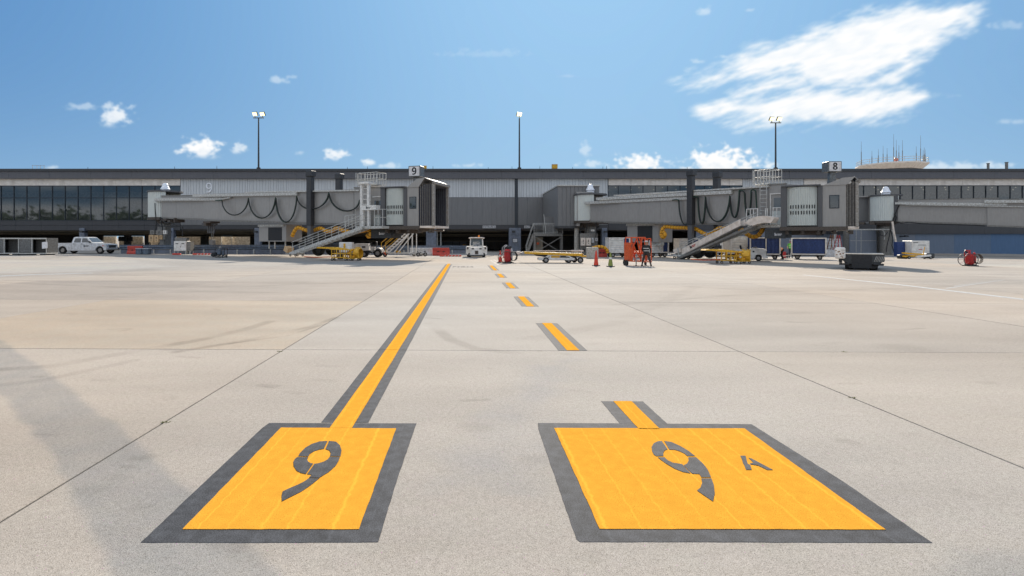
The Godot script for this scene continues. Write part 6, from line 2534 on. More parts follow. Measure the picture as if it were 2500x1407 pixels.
func hose_cart(px: float, z: float, label: String) -> void:
	# yellow frame on castors with a deck and a drum of air hose
	var t := thing("hose_cart", label, "cart", on_ground(px, z), 0.0, "yellow hose carts")
	var b := B.new()
	b.prism([Vector2(-1.6, 0.96), Vector2(-0.7, 0.92), Vector2(-0.4, 0.84), Vector2(0.6, 0.82), Vector2(0.95, 0.78), Vector2(0.6, 0.92), Vector2(-0.2, 1.04), Vector2(-1.5, 1.05)], -0.45, 0.45)
	part(t, "deck", b, M.gse_yellow)
	var fr := []
	for zz in [-0.42, 0.42]:
		fr.append([Vector3(-0.42, 0.2, zz), Vector3(-0.42, 0.85, zz)])
		fr.append([Vector3(-0.42, 0.24, zz), Vector3(0.62, 0.24, zz)])
		fr.append([Vector3(-0.42, 0.56, zz), Vector3(0.62, 0.56, zz)])
		for x in [-0.05, 0.25, 0.62]:
			fr.append([Vector3(x, 0.24, zz), Vector3(x, 0.84, zz)])
	fr.append([Vector3(-0.42, 0.24, -0.42), Vector3(-0.42, 0.24, 0.42)])
	part(t, "frame", bars(fr, 0.028), M.gse_yellow)
	fr = []
	for zz in [-0.4, 0.4]:
		fr.append([Vector3(0.5, 0.2, zz), Vector3(1.62, 0.2, zz), Vector3(1.62, 1.0, zz), Vector3(1.4, 1.02, zz)])
		fr.append([Vector3(1.05, 0.2, zz), Vector3(1.05, 0.92, zz)])
		fr.append([Vector3(0.7, 0.58, zz), Vector3(1.62, 0.58, zz)])
		fr.append([Vector3(0.5, 0.2, zz), Vector3(0.5, 0.5, zz)])
	for x in [0.5, 1.62]:
		fr.append([Vector3(x, 0.2, -0.4), Vector3(x, 0.2, 0.4)])
	part(t, "drum_frame", bars(fr, 0.03), M.gse_yellow)
	var hs := []
	for i in 40:
		var a := TAU * i / 13.0
		hs.append(Vector3(1.12 + cos(a) * 0.27, 0.56 + sin(a) * 0.27, -0.3 + i * 0.015))
	air_hose(t, "hose_coil", hs, 0.085)
	b = B.new()
	b.lathe([Vector2(0.36, 0.0), Vector2(0.4, 0.02), Vector2(0.4, 0.45), Vector2(0.36, 0.47), Vector2(0.36, 0.0)], Vector3(1.30, 0.56, -0.12), 20, Vector3(0.85, 0, 0.35))
	part(t, "drum", b, M.gse_yellow)
	for x in [-0.4, 0.6, 1.0, 1.6]:
		for zz in [-0.38, 0.38]:
			wheel(t, Vector3(x, 0.1, zz), Vector3.BACK, 0.1, 0.06)
	b = B.new()
	b.tube([Vector3(-2.6, 0.32, 0.3), Vector3(-1.6, 0.26, 0.34), Vector3(-0.5, 0.3, 0.36)], 0.03, 6)
	part(t, "tow_bar", b, M.gse_orange)


func gate_nine_gear() -> void:
	hose_cart(826, 44.2, "yellow hose cart below the gate nine stairs")
	# white generator box behind the cart
	var t := thing("ground_power_unit", "white power unit box behind the gate nine hose cart", "power unit", on_ground(846, 47.0))
	var b := B.new()
	b.bev(Vector3(0, 0.98, 0), Vector3(1.06, 0.84, 0.9), 0.04)
	part(t, "housing", b, M.gse_white)
	b = B.new()
	b.bev(Vector3(0, 0.46, 0), Vector3(1.3, 0.22, 0.9), 0.03)
	part(t, "chassis", b, M.gse_charcoal)
	b = B.new()
	b.mm(Vector3(-0.16, 0.86, 0.45), Vector3(0.0, 1.3, 0.47))
	part(t, "warning_label", b, M.gse_yellow)
	b = B.new()
	b.bev(Vector3(-0.78, 0.95, 0.1), Vector3(0.46, 0.7, 0.6), 0.06)
	part(t, "engine", b, M.gse_black)
	for x in [-0.5, 0.5]:
		for z in [-0.38, 0.38]:
			wheel(t, Vector3(x, 0.22, z), Vector3.BACK, 0.22, 0.14)
	# white open tractor
	t = thing("open_tractor", "white open tractor with large rear wheel left of the mobile stairs", "tractor", on_ground(902, 53.5))
	b = B.new()
	b.prism([Vector2(-1.42, 0.28), Vector2(-1.46, 0.9), Vector2(-1.4, 1.18), Vector2(-1.2, 1.25), Vector2(-0.02, 1.25), Vector2(0.02, 0.62), Vector2(-0.6, 0.58), Vector2(-0.8, 0.5), Vector2(-0.9, 0.28)], -0.5, 0.5)
	part(t, "bonnet", b, M.gse_white)
	b = B.new()
	b.mm(Vector3(-0.85, 0.36, -0.32), Vector3(1.15, 0.62, 0.32))
	part(t, "chassis", b, M.gse_charcoal)
	b = B.new()
	b.mm(Vector3(-0.62, 0.86, 0.49), Vector3(-0.3, 1.0, 0.52))
	part(t, "side_vent", b, M.gse_black)
	b = B.new()
	b.prism([Vector2(0.2, 0.5), Vector2(0.2, 0.95), Vector2(0.5, 0.98), Vector2(0.55, 0.5)], -0.4, 0.4)
	part(t, "seat_box", b, M.gse_white)
	b = B.new()
	b.bev(Vector3(0.42, 1.04, 0), Vector3(0.46, 0.12, 0.5), 0.04)
	b.bev(Vector3(0.66, 1.24, 0), Vector3(0.12, 0.4, 0.5), 0.04)
	part(t, "seat", b, M.gse_black)
	b = B.new()
	var ring := []
	for i in 14:
		ring.append(Vector3(0.1, 1.2, 0) + Basis(Vector3.BACK, 0.5) * Vector3(0, 0, 0) + Vector3(sin(TAU * i / 14) * 0.09, sin(TAU * i / 14) * 0.12, cos(TAU * i / 14) * 0.18))
	b.tube(ring, 0.02, 5, true)
	b.cyl(Vector3(0.1, 1.2, 0), Vector3(-0.06, 0.9, 0), 0.02, 0.02, 6)
	part(t, "steering_wheel", b, M.gse_black)
	for s in [-1.0, 1.0]:
		wheel(t, Vector3(-0.42, 0.27, s * 0.5), Vector3.BACK, 0.27, 0.2)
		wheel(t, Vector3(0.83, 0.36, s * 0.52), Vector3.BACK, 0.36, 0.3)
		b = B.new()
		for i in 8:
			var a0 := PI * 0.02 + PI * 0.96 * i / 8
			var a1 := PI * 0.02 + PI * 0.96 * (i + 1) / 8
			var c := Vector3(0.83, 0.40, s * 0.52)
			b.beam(c + Vector3(cos(a0), sin(a0), 0) * 0.46, c + Vector3(cos(a1), sin(a1), 0) * 0.46, 0.36, 0.03)
		part(t, "mudguard", b, M.gse_white)
	# mobile stairs
	t = thing("mobile_stairs", "white wheeled passenger stairs with orange handrails below cab nine", "mobile stairs", on_ground(984, 55.0), 0.5)
	b = B.new()
	b.mm(Vector3(-1.7, 0.24, -0.55), Vector3(1.0, 0.38, -0.45))
	b.mm(Vector3(-1.7, 0.24, 0.45), Vector3(1.0, 0.38, 0.55))
	b.mm(Vector3(-1.7, 0.25, -0.45), Vector3(-1.55, 0.37, 0.45))
	b.mm(Vector3(0.85, 0.25, -0.45), Vector3(1.0, 0.37, 0.45))
	part(t, "chassis", b, M.galvanised)
	for zz in [-0.5, 0.5]:
		b = B.new()
		b.beam(Vector3(-1.72, 0.36, zz), Vector3(0.75, 2.5, zz), 0.07, 0.12)
		part(t, "stringer", b, M.white_steel)
		b = B.new()
		b.beam(Vector3(-0.75, 0.36, zz), Vector3(1.05, 2.45, zz), 0.06, 0.09)
		part(t, "brace", b, M.white_steel)
	for i in 9:
		b = B.new()
		var f := (i + 0.6) / 9.5
		b.box(Vector3(lerpf(-1.72, 0.75, f), lerpf(0.38, 2.5, f), 0), Vector3(0.28, 0.07, 0.94))
		part(t, "tread", b, M.white_steel)
	b = B.new()
	b.mm(Vector3(0.6, 2.46, -0.55), Vector3(1.5, 2.54, 0.55))
	part(t, "landing", b, M.white_steel)
	for x in [0.72, 1.18]:
		for zz in [-0.5, 0.5]:
			b = B.new()
			b.mm(Vector3(x - 0.035, 0.36, zz - 0.035), Vector3(x + 0.035, 2.46, zz + 0.035))
			part(t, "leg", b, M.white_steel)
	for zz in [-0.56, 0.56]:
		b = B.new()
		b.tube([Vector3(-2.0, 0.42, zz), Vector3(-2.0, 1.32, zz), Vector3(0.2, 3.0, zz)], 0.03, 6)
		b.tube([Vector3(-2.0, 0.8, zz), Vector3(0.2, 2.55, zz)], 0.025, 6)
		part(t, "handrail", b, M.gse_yellow)
	wheel(t, Vector3(-1.95, 0.2, 0.3), Vector3.BACK, 0.2, 0.12)
	b = B.new()
	b.prism([Vector2(-2.1, 0.42), Vector2(-1.95, 0.45), Vector2(-1.85, 0.2), Vector2(-1.98, 0.18)], 0.2, 0.4)
	part(t, "castor_fork", b, M.gse_orange)
	for x in [1.35, 2.1]:
		for zz in [-0.5, 0.5]:
			wheel(t, Vector3(x, 0.2, zz), Vector3.BACK, 0.2, 0.12)
	b = B.new()
	b.mm(Vector3(1.0, 0.2, -0.06), Vector3(2.15, 0.32, 0.06))
	b.mm(Vector3(1.3, 0.16, -0.5), Vector3(1.4, 0.26, 0.5))
	b.mm(Vector3(2.05, 0.16, -0.5), Vector3(2.15, 0.26, 0.5))
	for x in [1.05, 1.72]:
		b.mm(Vector3(x - 0.03, 0.05 if x < 1.3 else 0.3, 0.5), Vector3(x + 0.03, 0.8, 0.56))
	part(t, "axle_frame", b, M.galvanised)
	b = B.new()
	b.bev(Vector3(-0.62, 0.46, 0.3), Vector3(0.4, 0.22, 0.3), 0.03)
	part(t, "motor_box", b, M.gse_yellow)
	# barriers by the vehicle opening
	barrier(on_ground(1028, 59.0), 2.3, 0.78, M.barrier_white, "pale plastic barrier behind the mobile stairs wheels")
	barrier(on_ground(1076.5, 58.5), 1.68, 0.80, M.barrier_red, "red plastic barrier left of the cab tractor")


func cab_tractor() -> void:
	var t := thing("cab_tractor", "white tow tractor with glazed cab and amber beacon facing the camera", "tow tractor", on_ground(1163.5, 54.0))
	var b := B.new()
	b.prism([Vector2(-0.98, 0.28), Vector2(-1.0, 0.92), Vector2(-0.93, 1.0), Vector2(-0.62, 1.02), Vector2(-0.6, 0.95), Vector2(0.6, 0.95), Vector2(0.62, 1.02), Vector2(0.93, 1.0), Vector2(1.0, 0.92), Vector2(0.98, 0.28), Vector2(0.62, 0.2), Vector2(-0.62, 0.2)], -2.6, 0.0)
	part(t, "body", b, M.gse_white)
	b = B.new()
	b.hexa([Vector3(-0.66, 0.2, 0.0), Vector3(0.66, 0.2, 0.0), Vector3(0.62, 0.2, 0.28), Vector3(-0.62, 0.2, 0.28), Vector3(-0.62, 1.0, 0.0), Vector3(0.62, 1.0, 0.0), Vector3(0.58, 0.9, 0.2), Vector3(-0.58, 0.9, 0.2)])
	part(t, "nose", b, M.gse_white)
	for s in [-1.0, 1.0]:
		b = B.new()
		b.bev(Vector3(s * 0.36, 0.80, 0.21), Vector3(0.22, 0.13, 0.05), 0.02)
		var h := part(t, "headlight", b, M.gse_black)
		b = B.new()
		b.bev(Vector3(s * 0.36, 0.80, 0.24), Vector3(0.13, 0.09, 0.03), 0.01)
		part(h, "lens", b, M.clear_glass)
		b = B.new()
		b.mm(Vector3(s * 0.83 - 0.08, 0.74, 0.0), Vector3(s * 0.83 + 0.08, 0.94, 0.02))
		part(t, "side_grille", b, M.machinery)
		wheel(t, Vector3(s * 0.66, 0.25, -0.2), Vector3.RIGHT, 0.25, 0.24)
		wheel(t, Vector3(s * 0.75, 0.33, -2.0), Vector3.RIGHT, 0.33, 0.3)
	b = B.new()
	b.mm(Vector3(-0.15, 0.3, 0.26), Vector3(0.15, 0.62, 0.31))
	part(t, "hitch_plate", b, M.machinery)
	b = B.new()
	b.bev(Vector3(0, 0.16, 0.26), Vector3(1.5, 0.13, 0.24), 0.04)
	part(t, "bumper", b, M.gse_charcoal)
	# cab: posts, panes and roof
	for s in [-1.0, 1.0]:
		for z in [0.0, -1.1]:
			b = B.new()
			b.hexa([Vector3(s * 0.60 - 0.045, 0.98, z - 0.05), Vector3(s * 0.60 + 0.045, 0.98, z - 0.05), Vector3(s * 0.60 + 0.045, 0.98, z + 0.04), Vector3(s * 0.60 - 0.045, 0.98, z + 0.04), Vector3(s * 0.56 - 0.04, 1.78, z * 0.9 - 0.08), Vector3(s * 0.56 + 0.04, 1.78, z * 0.9 - 0.08), Vector3(s * 0.56 + 0.04, 1.78, z * 0.9), Vector3(s * 0.56 - 0.04, 1.78, z * 0.9)])
			part(t, "cab_post", b, M.gse_white)
		b = B.new()
		b.quad(Vector3(s * 0.6, 1.0, -0.06), Vector3(s * 0.6, 1.0, -1.05), Vector3(s * 0.56, 1.77, -0.98), Vector3(s * 0.56, 1.77, -0.1), Vector3(s, 0.05, 0).normalized())
		part(t, "side_window", b, M.clear_glass)
	b = B.new()
	b.quad(Vector3(-0.55, 1.0, -0.02), Vector3(0.55, 1.0, -0.02), Vector3(0.52, 1.76, -0.06), Vector3(-0.52, 1.76, -0.06), Vector3(0, 0.05, 1).normalized())
	part(t, "windscreen", b, M.clear_glass)
	b = B.new()
	b.mm(Vector3(-0.55, 0.98, -1.12), Vector3(0.55, 1.1, -1.08))
	part(t, "rear_sill", b, M.gse_white)
	b = B.new()
	b.bev(Vector3(0, 1.83, -0.5), Vector3(1.3, 0.11, 1.35), 0.05)
	b.bev(Vector3(-0.66, 1.80, -0.05), Vector3(0.2, 0.12, 0.3), 0.05)
	b.bev(Vector3(0.66, 1.80, -0.05), Vector3(0.2, 0.12, 0.3), 0.05)
	part(t, "cab_roof", b, M.slide_beige)
	b = B.new()
	b.bev(Vector3(0, 1.2, -0.85), Vector3(0.7, 0.5, 0.14), 0.05)
	b.bev(Vector3(0, 1.0, -0.6), Vector3(0.7, 0.12, 0.5), 0.05)
	part(t, "seat", b, M.barrier_white)
	b = B.new()
	b.cyl(Vector3(0.1, 1.0, -0.1), Vector3(0.16, 1.25, -0.3), 0.02, 0.02, 6)
	var ring := []
	for i in 14:
		ring.append(Vector3(0.16 + cos(TAU * i / 14) * 0.17, 1.25 + sin(TAU * i / 14) * 0.13, -0.3 + sin(TAU * i / 14) * 0.1))
	b.tube(ring, 0.018, 5, true)
	part(t, "steering_wheel", b, M.gse_black)
	b = B.new()
	b.lathe([Vector2(0.09, 0), Vector2(0.09, 0.12), Vector2(0.06, 0.18), Vector2(0, 0.19)], Vector3(0.22, 1.88, -0.3), 10)
	part(t, "beacon_lamp", b, M.amber)
	b = B.new()
	b.cyl(Vector3(0.22, 2.07, -0.3), Vector3(0.22, 2.25, -0.3), 0.03, 0.03, 6)
	part(t, "aerial", b, M.gse_black)


func extinguisher(px: float, z: float, label: String, big: bool) -> void:
	var t := thing("wheeled_extinguisher", label, "fire extinguisher", on_ground(px, z), 0.25 if big else -0.2, "red wheeled fire extinguishers")
	var b := B.new()
	var h := 1.0 if big else 0.86
	b.lathe([Vector2(0, 0.1), Vector2(0.2, 0.12), Vector2(0.24, 0.2), Vector2(0.24, h - 0.14), Vector2(0.18, h - 0.03), Vector2(0.07, h + 0.02), Vector2(0.06, h + 0.1), Vector2(0, h + 0.1)], Vector3.ZERO, 18)
	part(t, "tank", b, M.gse_red)
	b = B.new()
	b.lathe([Vector2(0, 0.14), Vector2(0.09, 0.16), Vector2(0.1, 0.22), Vector2(0.1, h - 0.1), Vector2(0.05, h + 0.05), Vector2(0, h + 0.08)], Vector3(0.3, 0.02, -0.05), 12)
	part(t, "gas_bottle", b, M.gse_red if not big else M.barrier_white)
	for s in [-1.0, 1.0]:
		b = B.new()
		var c := Vector3(-0.18 if big else -0.1, 0.42, s * 0.32)
		var rim := []
		for i in 22:
			rim.append(c + Vector3(cos(TAU * i / 22), sin(TAU * i / 22), 0) * 0.42)
		b.tube(rim, 0.024, 5, true)
		var wh := part(t, "wheel", b, M.gse_charcoal if not big else M.machinery)
		b = B.new()
		for i in 8:
			b.cyl(c, c + Vector3(cos(TAU * i / 8), sin(TAU * i / 8), 0) * 0.42, 0.01, 0.01, 4)
		b.cyl(c - Vector3(0, 0, 0.04), c + Vector3(0, 0, 0.04), 0.06, 0.06, 8)
		part(wh, "spokes", b, M.gse_red)
	b = B.new()
	b.mm(Vector3(-0.3, 0.0, -0.24), Vector3(0.4, 0.06, 0.24))
	b.mm(Vector3(-0.2, 0.05, -0.2), Vector3(0.3, 0.12, 0.2))
	part(t, "base_frame", b, M.gse_black)
	b = B.new()
	var coil := []
	for i in 60:
		var a := TAU * i / 15.0
		coil.append(Vector3(0.42 + cos(a) * (0.27 + 0.02 * sin(i * 1.7)), 0.5 + sin(a) * 0.32, -0.12 + i * 0.006))
	b.tube(coil, 0.022, 5)
	part(t, "hose_coil", b, M.gse_black if big else M.machinery)
	b = B.new()
	b.cyl(Vector3(0, h + 0.08, 0), Vector3(0, h + 0.2, 0), 0.04, 0.04, 8)
	b.bev(Vector3(-0.1, h + 0.2, 0), Vector3(0.36, 0.07, 0.08), 0.02)
	part(t, "valve", b, M.gse_red if not big else M.rim)
	b = B.new()
	if big:
		b.bev(Vector3(0.06, h + 0.12, 0.05), Vector3(0.42, 0.2, 0.2), 0.04)
	else:
		b.cyl(Vector3(-0.3, h + 0.16, 0), Vector3(-0.12, h + 0.02, 0.05), 0.06, 0.03, 8)
	part(t, "nozzle", b, M.gse_black)
	b = B.new()
	b.tube([Vector3(-0.38, 0.5, -0.2), Vector3(-0.3, 1.12, -0.2), Vector3(-0.1, 1.28, -0.2), Vector3(-0.1, 1.28, 0.2), Vector3(-0.3, 1.12, 0.2), Vector3(-0.38, 0.5, 0.2)] if big else [Vector3(-0.2, 0.6, -0.2), Vector3(-0.2, 1.0, -0.2), Vector3(-0.2, 1.0, 0.2), Vector3(-0.2, 0.6, 0.2)], 0.022, 6)
	part(t, "push_handle", b, M.barrier_white if big else M.gse_red)


func cone(px: float, z: float, h: float, m: Material, tapes: int, label: String) -> void:
	var t := thing("traffic_cone", label, "cone", on_ground(px, z), 0.3, "traffic cones on the apron")
	var b := B.new()
	b.bev(Vector3(0, 0.03, 0), Vector3(0.4, 0.06, 0.4), 0.02)
	part(t, "base", b, M.gse_black)
	b = B.new()
	b.lathe([Vector2(0.155, 0.05), Vector2(0.15, 0.08), Vector2(0.04, h - 0.02), Vector2(0.03, h), Vector2(0, h)], Vector3.ZERO, 18)
	part(t, "body", b, m)
	for k in tapes:
		var y0 := h * (0.52 + 0.24 * k)
		var y1 := y0 + h * (0.15 - 0.04 * k)
		b = B.new()
		b.lathe([Vector2(lerpf(0.15, 0.04, y0 / h) + 0.008, y0), Vector2(lerpf(0.15, 0.04, y1 / h) + 0.008, y1)], Vector3.ZERO, 18)
		part(t, "reflective_band", b, M.reflective_tape)


func belt_loader() -> void:
	var t := thing("belt_loader", "low yellow belt loader with white chassis left of the cones", "belt loader", on_ground(1345, 41.8), deg_to_rad(-3))
	var b := B.new()
	b.hexa([Vector3(-1.95, 0.66, -0.5), Vector3(2.1, 0.52, -0.5), Vector3(2.1, 0.52, 0.5), Vector3(-1.95, 0.66, 0.5), Vector3(-1.95, 0.74, -0.5), Vector3(2.3, 0.62, -0.5), Vector3(2.3, 0.62, 0.5), Vector3(-1.95, 0.74, 0.5)])
	part(t, "conveyor_bed", b, M.gse_charcoal)
	for s in [-1.0, 1.0]:
		b = B.new()
		b.hexa([Vector3(-1.95, 0.66, s * 0.5), Vector3(2.05, 0.5, s * 0.5), Vector3(2.05, 0.5, s * 0.58), Vector3(-1.95, 0.66, s * 0.58), Vector3(-1.95, 0.82, s * 0.5), Vector3(2.3, 0.68, s * 0.5), Vector3(2.3, 0.68, s * 0.58), Vector3(-1.95, 0.82, s * 0.58)])
		part(t, "side_rail", b, M.gse_yellow)
	b = B.new()
	b.hexa([Vector3(-1.9, 0.745, -0.42), Vector3(2.2, 0.64, -0.42), Vector3(2.2, 0.64, 0.42), Vector3(-1.9, 0.745, 0.42), Vector3(-1.9, 0.8, -0.42), Vector3(2.2, 0.7, -0.42), Vector3(2.2, 0.7, 0.42), Vector3(-1.9, 0.8, 0.42)])
	part(t, "belt", b, M.gse_black)
	b = B.new()
	b.cyl(Vector3(-2.05, 0.72, -0.5), Vector3(-2.05, 0.72, 0.5), 0.09, 0.09, 10)
	b.mm(Vector3(-2.2, 0.66, -0.4), Vector3(-1.95, 0.76, 0.4))
	part(t, "front_roller", b, M.rim)
	b = B.new()
	b.bev(Vector3(-2.36, 0.72, 0.1), Vector3(0.3, 0.24, 0.4), 0.04)
	part(t, "front_bumper", b, M.slide_beige)
	b = B.new()
	b.tube([Vector3(-1.2, 0.86, -0.6), Vector3(2.3, 0.86, -0.6)], 0.03, 6)
	for x in [-1.2, 0.0, 1.2, 2.3]:
		b.cyl(Vector3(x, 0.6, -0.6), Vector3(x, 0.86, -0.6), 0.025, 0.025, 6)
	b.bev(Vector3(2.0, 0.86, -0.6), Vector3(0.9, 0.12, 0.06), 0.02)
	part(t, "rear_rail", b, M.slide_beige)
	b = B.new()
	b.bev(Vector3(0.35, 0.29, 0.5), Vector3(2.6, 0.18, 0.1), 0.03)
	b.bev(Vector3(0.35, 0.29, -0.5), Vector3(2.6, 0.18, 0.1), 0.03)
	b.beam(Vector3(-0.55, 0.36, 0.52), Vector3(-0.1, 0.56, 0.52), 0.06, 0.07)
	b.beam(Vector3(1.5, 0.36, 0.52), Vector3(1.1, 0.56, 0.52), 0.06, 0.07)
	b.mm(Vector3(-0.1, 0.53, 0.47), Vector3(1.1, 0.58, 0.55))
	b.mm(Vector3(-0.12, 0.36, 0.47), Vector3(-0.04, 0.56, 0.55))
	part(t, "chassis", b, M.white_steel)
	b = B.new()
	b.bev(Vector3(0.28, 0.45, 0.4), Vector3(0.6, 0.14, 0.2), 0.02)
	part(t, "battery_box", b, M.gse_yellow)
	b = B.new()
	b.bev(Vector3(0.85, 0.45, 0.4), Vector3(0.4, 0.14, 0.2), 0.02)
	b.hexa([Vector3(-1.1, 0.5, -0.3), Vector3(-0.3, 0.42, -0.3), Vector3(-0.3, 0.42, 0.3), Vector3(-1.1, 0.5, 0.3), Vector3(-1.3, 0.66, -0.3), Vector3(-0.3, 0.64, -0.3), Vector3(-0.3, 0.64, 0.3), Vector3(-1.3, 0.66, 0.3)])
	b.hexa([Vector3(1.3, 0.42, -0.3), Vector3(2.0, 0.46, -0.3), Vector3(2.0, 0.46, 0.3), Vector3(1.3, 0.42, 0.3), Vector3(1.2, 0.56, -0.3), Vector3(2.05, 0.54, -0.3), Vector3(2.05, 0.54, 0.3), Vector3(1.2, 0.56, 0.3)])
	part(t, "drive_unit", b, M.gse_charcoal)
	for s in [-1.0, 1.0]:
		wheel(t, Vector3(-0.4, 0.21, s * 0.52), Vector3.BACK, 0.21, 0.16)
		wheel(t, Vector3(1.25, 0.21, s * 0.42), Vector3.BACK, 0.21, 0.16)
	wheel(t, Vector3(2.05, 0.22, 0.55), Vector3.BACK, 0.22, 0.14)
	wheel(t, Vector3(1.75, 0.22, -0.4), Vector3.BACK, 0.22, 0.14)
	b = B.new()
	b.bev(Vector3(2.28, 0.5, 0.52), Vector3(0.42, 0.12, 0.12), 0.04)
	part(t, "tail_arm", b, M.gse_yellow)


func steel_landing() -> void:
	var z := 67.5
	var t := thing("steel_landing", "grey steel landing with railings and cross bracing under the walkway", "landing", on_ground(1338, z))
	var x0 := lo(t, 1304, 568, z).x
	var x1 := lo(t, 1374, 568, z).x
	var y := lo(t, 1304, 571, z).y
	var b := B.new()
	b.mm(Vector3(x0, y - 0.28, -1.2), Vector3(x1, y, 0.0))
	part(t, "deck", b, M.steel_grey)
	for x in [x0 + 0.08, x1 - 0.08]:
		for zz in [-0.08, -1.1]:
			b = B.new()
			b.mm(Vector3(x - 0.08, 0, zz - 0.08), Vector3(x + 0.08, y - 0.28, zz + 0.08))
			part(t, "leg", b, M.steel_grey)
	for s in [[x0 + 0.15, x1 - 0.15], [x1 - 0.15, x0 + 0.15]]:
		b = B.new()
		b.beam(Vector3(s[0], y - 0.35, -0.08 - (0.06 if s[0] < s[1] else 0.0)), Vector3(s[1], 0.15, -0.08 - (0.06 if s[0] < s[1] else 0.0)), 0.05, 0.09)
		part(t, "cross_brace", b, M.steel_grey)
	b = B.new()
	for h in [0.08, 1.05, 1.22]:
		b.tube([Vector3(x0, y + h, -1.15), Vector3(x0, y + h, -0.03), Vector3(x1, y + h, -0.03), Vector3(x1, y + h, -1.15)], 0.03, 5)
	for i in 25:
		var x := lerpf(x0, x1, i / 24.0)
		b.cyl(Vector3(x, y, -0.03), Vector3(x, y + 1.08, -0.03), 0.012 if i % 8 else 0.03, -1, 4)
	part(t, "railing", b, M.galvanised)
	# flight towards the apron at the left
	for zz in [-0.15, -1.05]:
		b = B.new()
		b.beam(Vector3(x0, y - 0.05, zz), Vector3(x0 - 0.8, 0.05, zz), 0.06, 0.3)
		part(t, "stringer", b, M.steel_grey)
		b = B.new()
		b.tube([Vector3(x0, y + 1.2, zz), Vector3(x0 - 0.25, y + 0.5, zz), Vector3(x0 - 0.85, 1.0, zz), Vector3(x0 - 0.85, 0.05, zz)], 0.03, 6)
		part(t, "handrail", b, M.galvanised)
	for i in 9:
		b = B.new()
		var f := (i + 0.7) / 9.5
		b.box(Vector3(lerpf(x0, x0 - 0.8, f), lerpf(y - 0.05, 0.05, f), -0.6), Vector3(0.24, 0.04, 0.86))
		part(t, "tread", b, M.steel_grey)
	# steep flight up to the walkway door
	var u0 := lo(t, 1332, 545, z + 0.9)
	var u1 := lo(t, 1360, 545, z + 0.9)
	for x in [u0.x, u1.x]:
		b = B.new()
		b.hexa([Vector3(x - 0.03, y, -0.5), Vector3(x + 0.03, y, -0.5), Vector3(x + 0.03, y, -0.9), Vector3(x - 0.03, y, -0.9), Vector3(x - 0.2, y + 2.35, -1.15), Vector3(x - 0.14, y + 2.35, -1.15), Vector3(x - 0.14, y + 2.35, -1.25), Vector3(x - 0.2, y + 2.35, -1.25)])
		part(t, "upper_stringer", b, M.galvanised)
	b = B.new()
	b.mm(Vector3(u0.x - 0.05, y + 0.1, -1.0), Vector3(u1.x, y + 2.0, -0.96))
	part(t, "door", b, M.dark_cladding)
	b = B.new()
	b.mm(Vector3(x0 + 0.4, 1.1, -0.9), Vector3(x0 + 0.7, 1.35, -0.8))
	part(t, "orange_tag", b, M.gse_orange)
	b = B.new()
	b.mm(Vector3(x0 + 0.15, 0.1, -1.4), Vector3(x0 + 1.2, y - 0.4, -1.3))
	part(t, "rear_panel", b, M.pipe_tan)


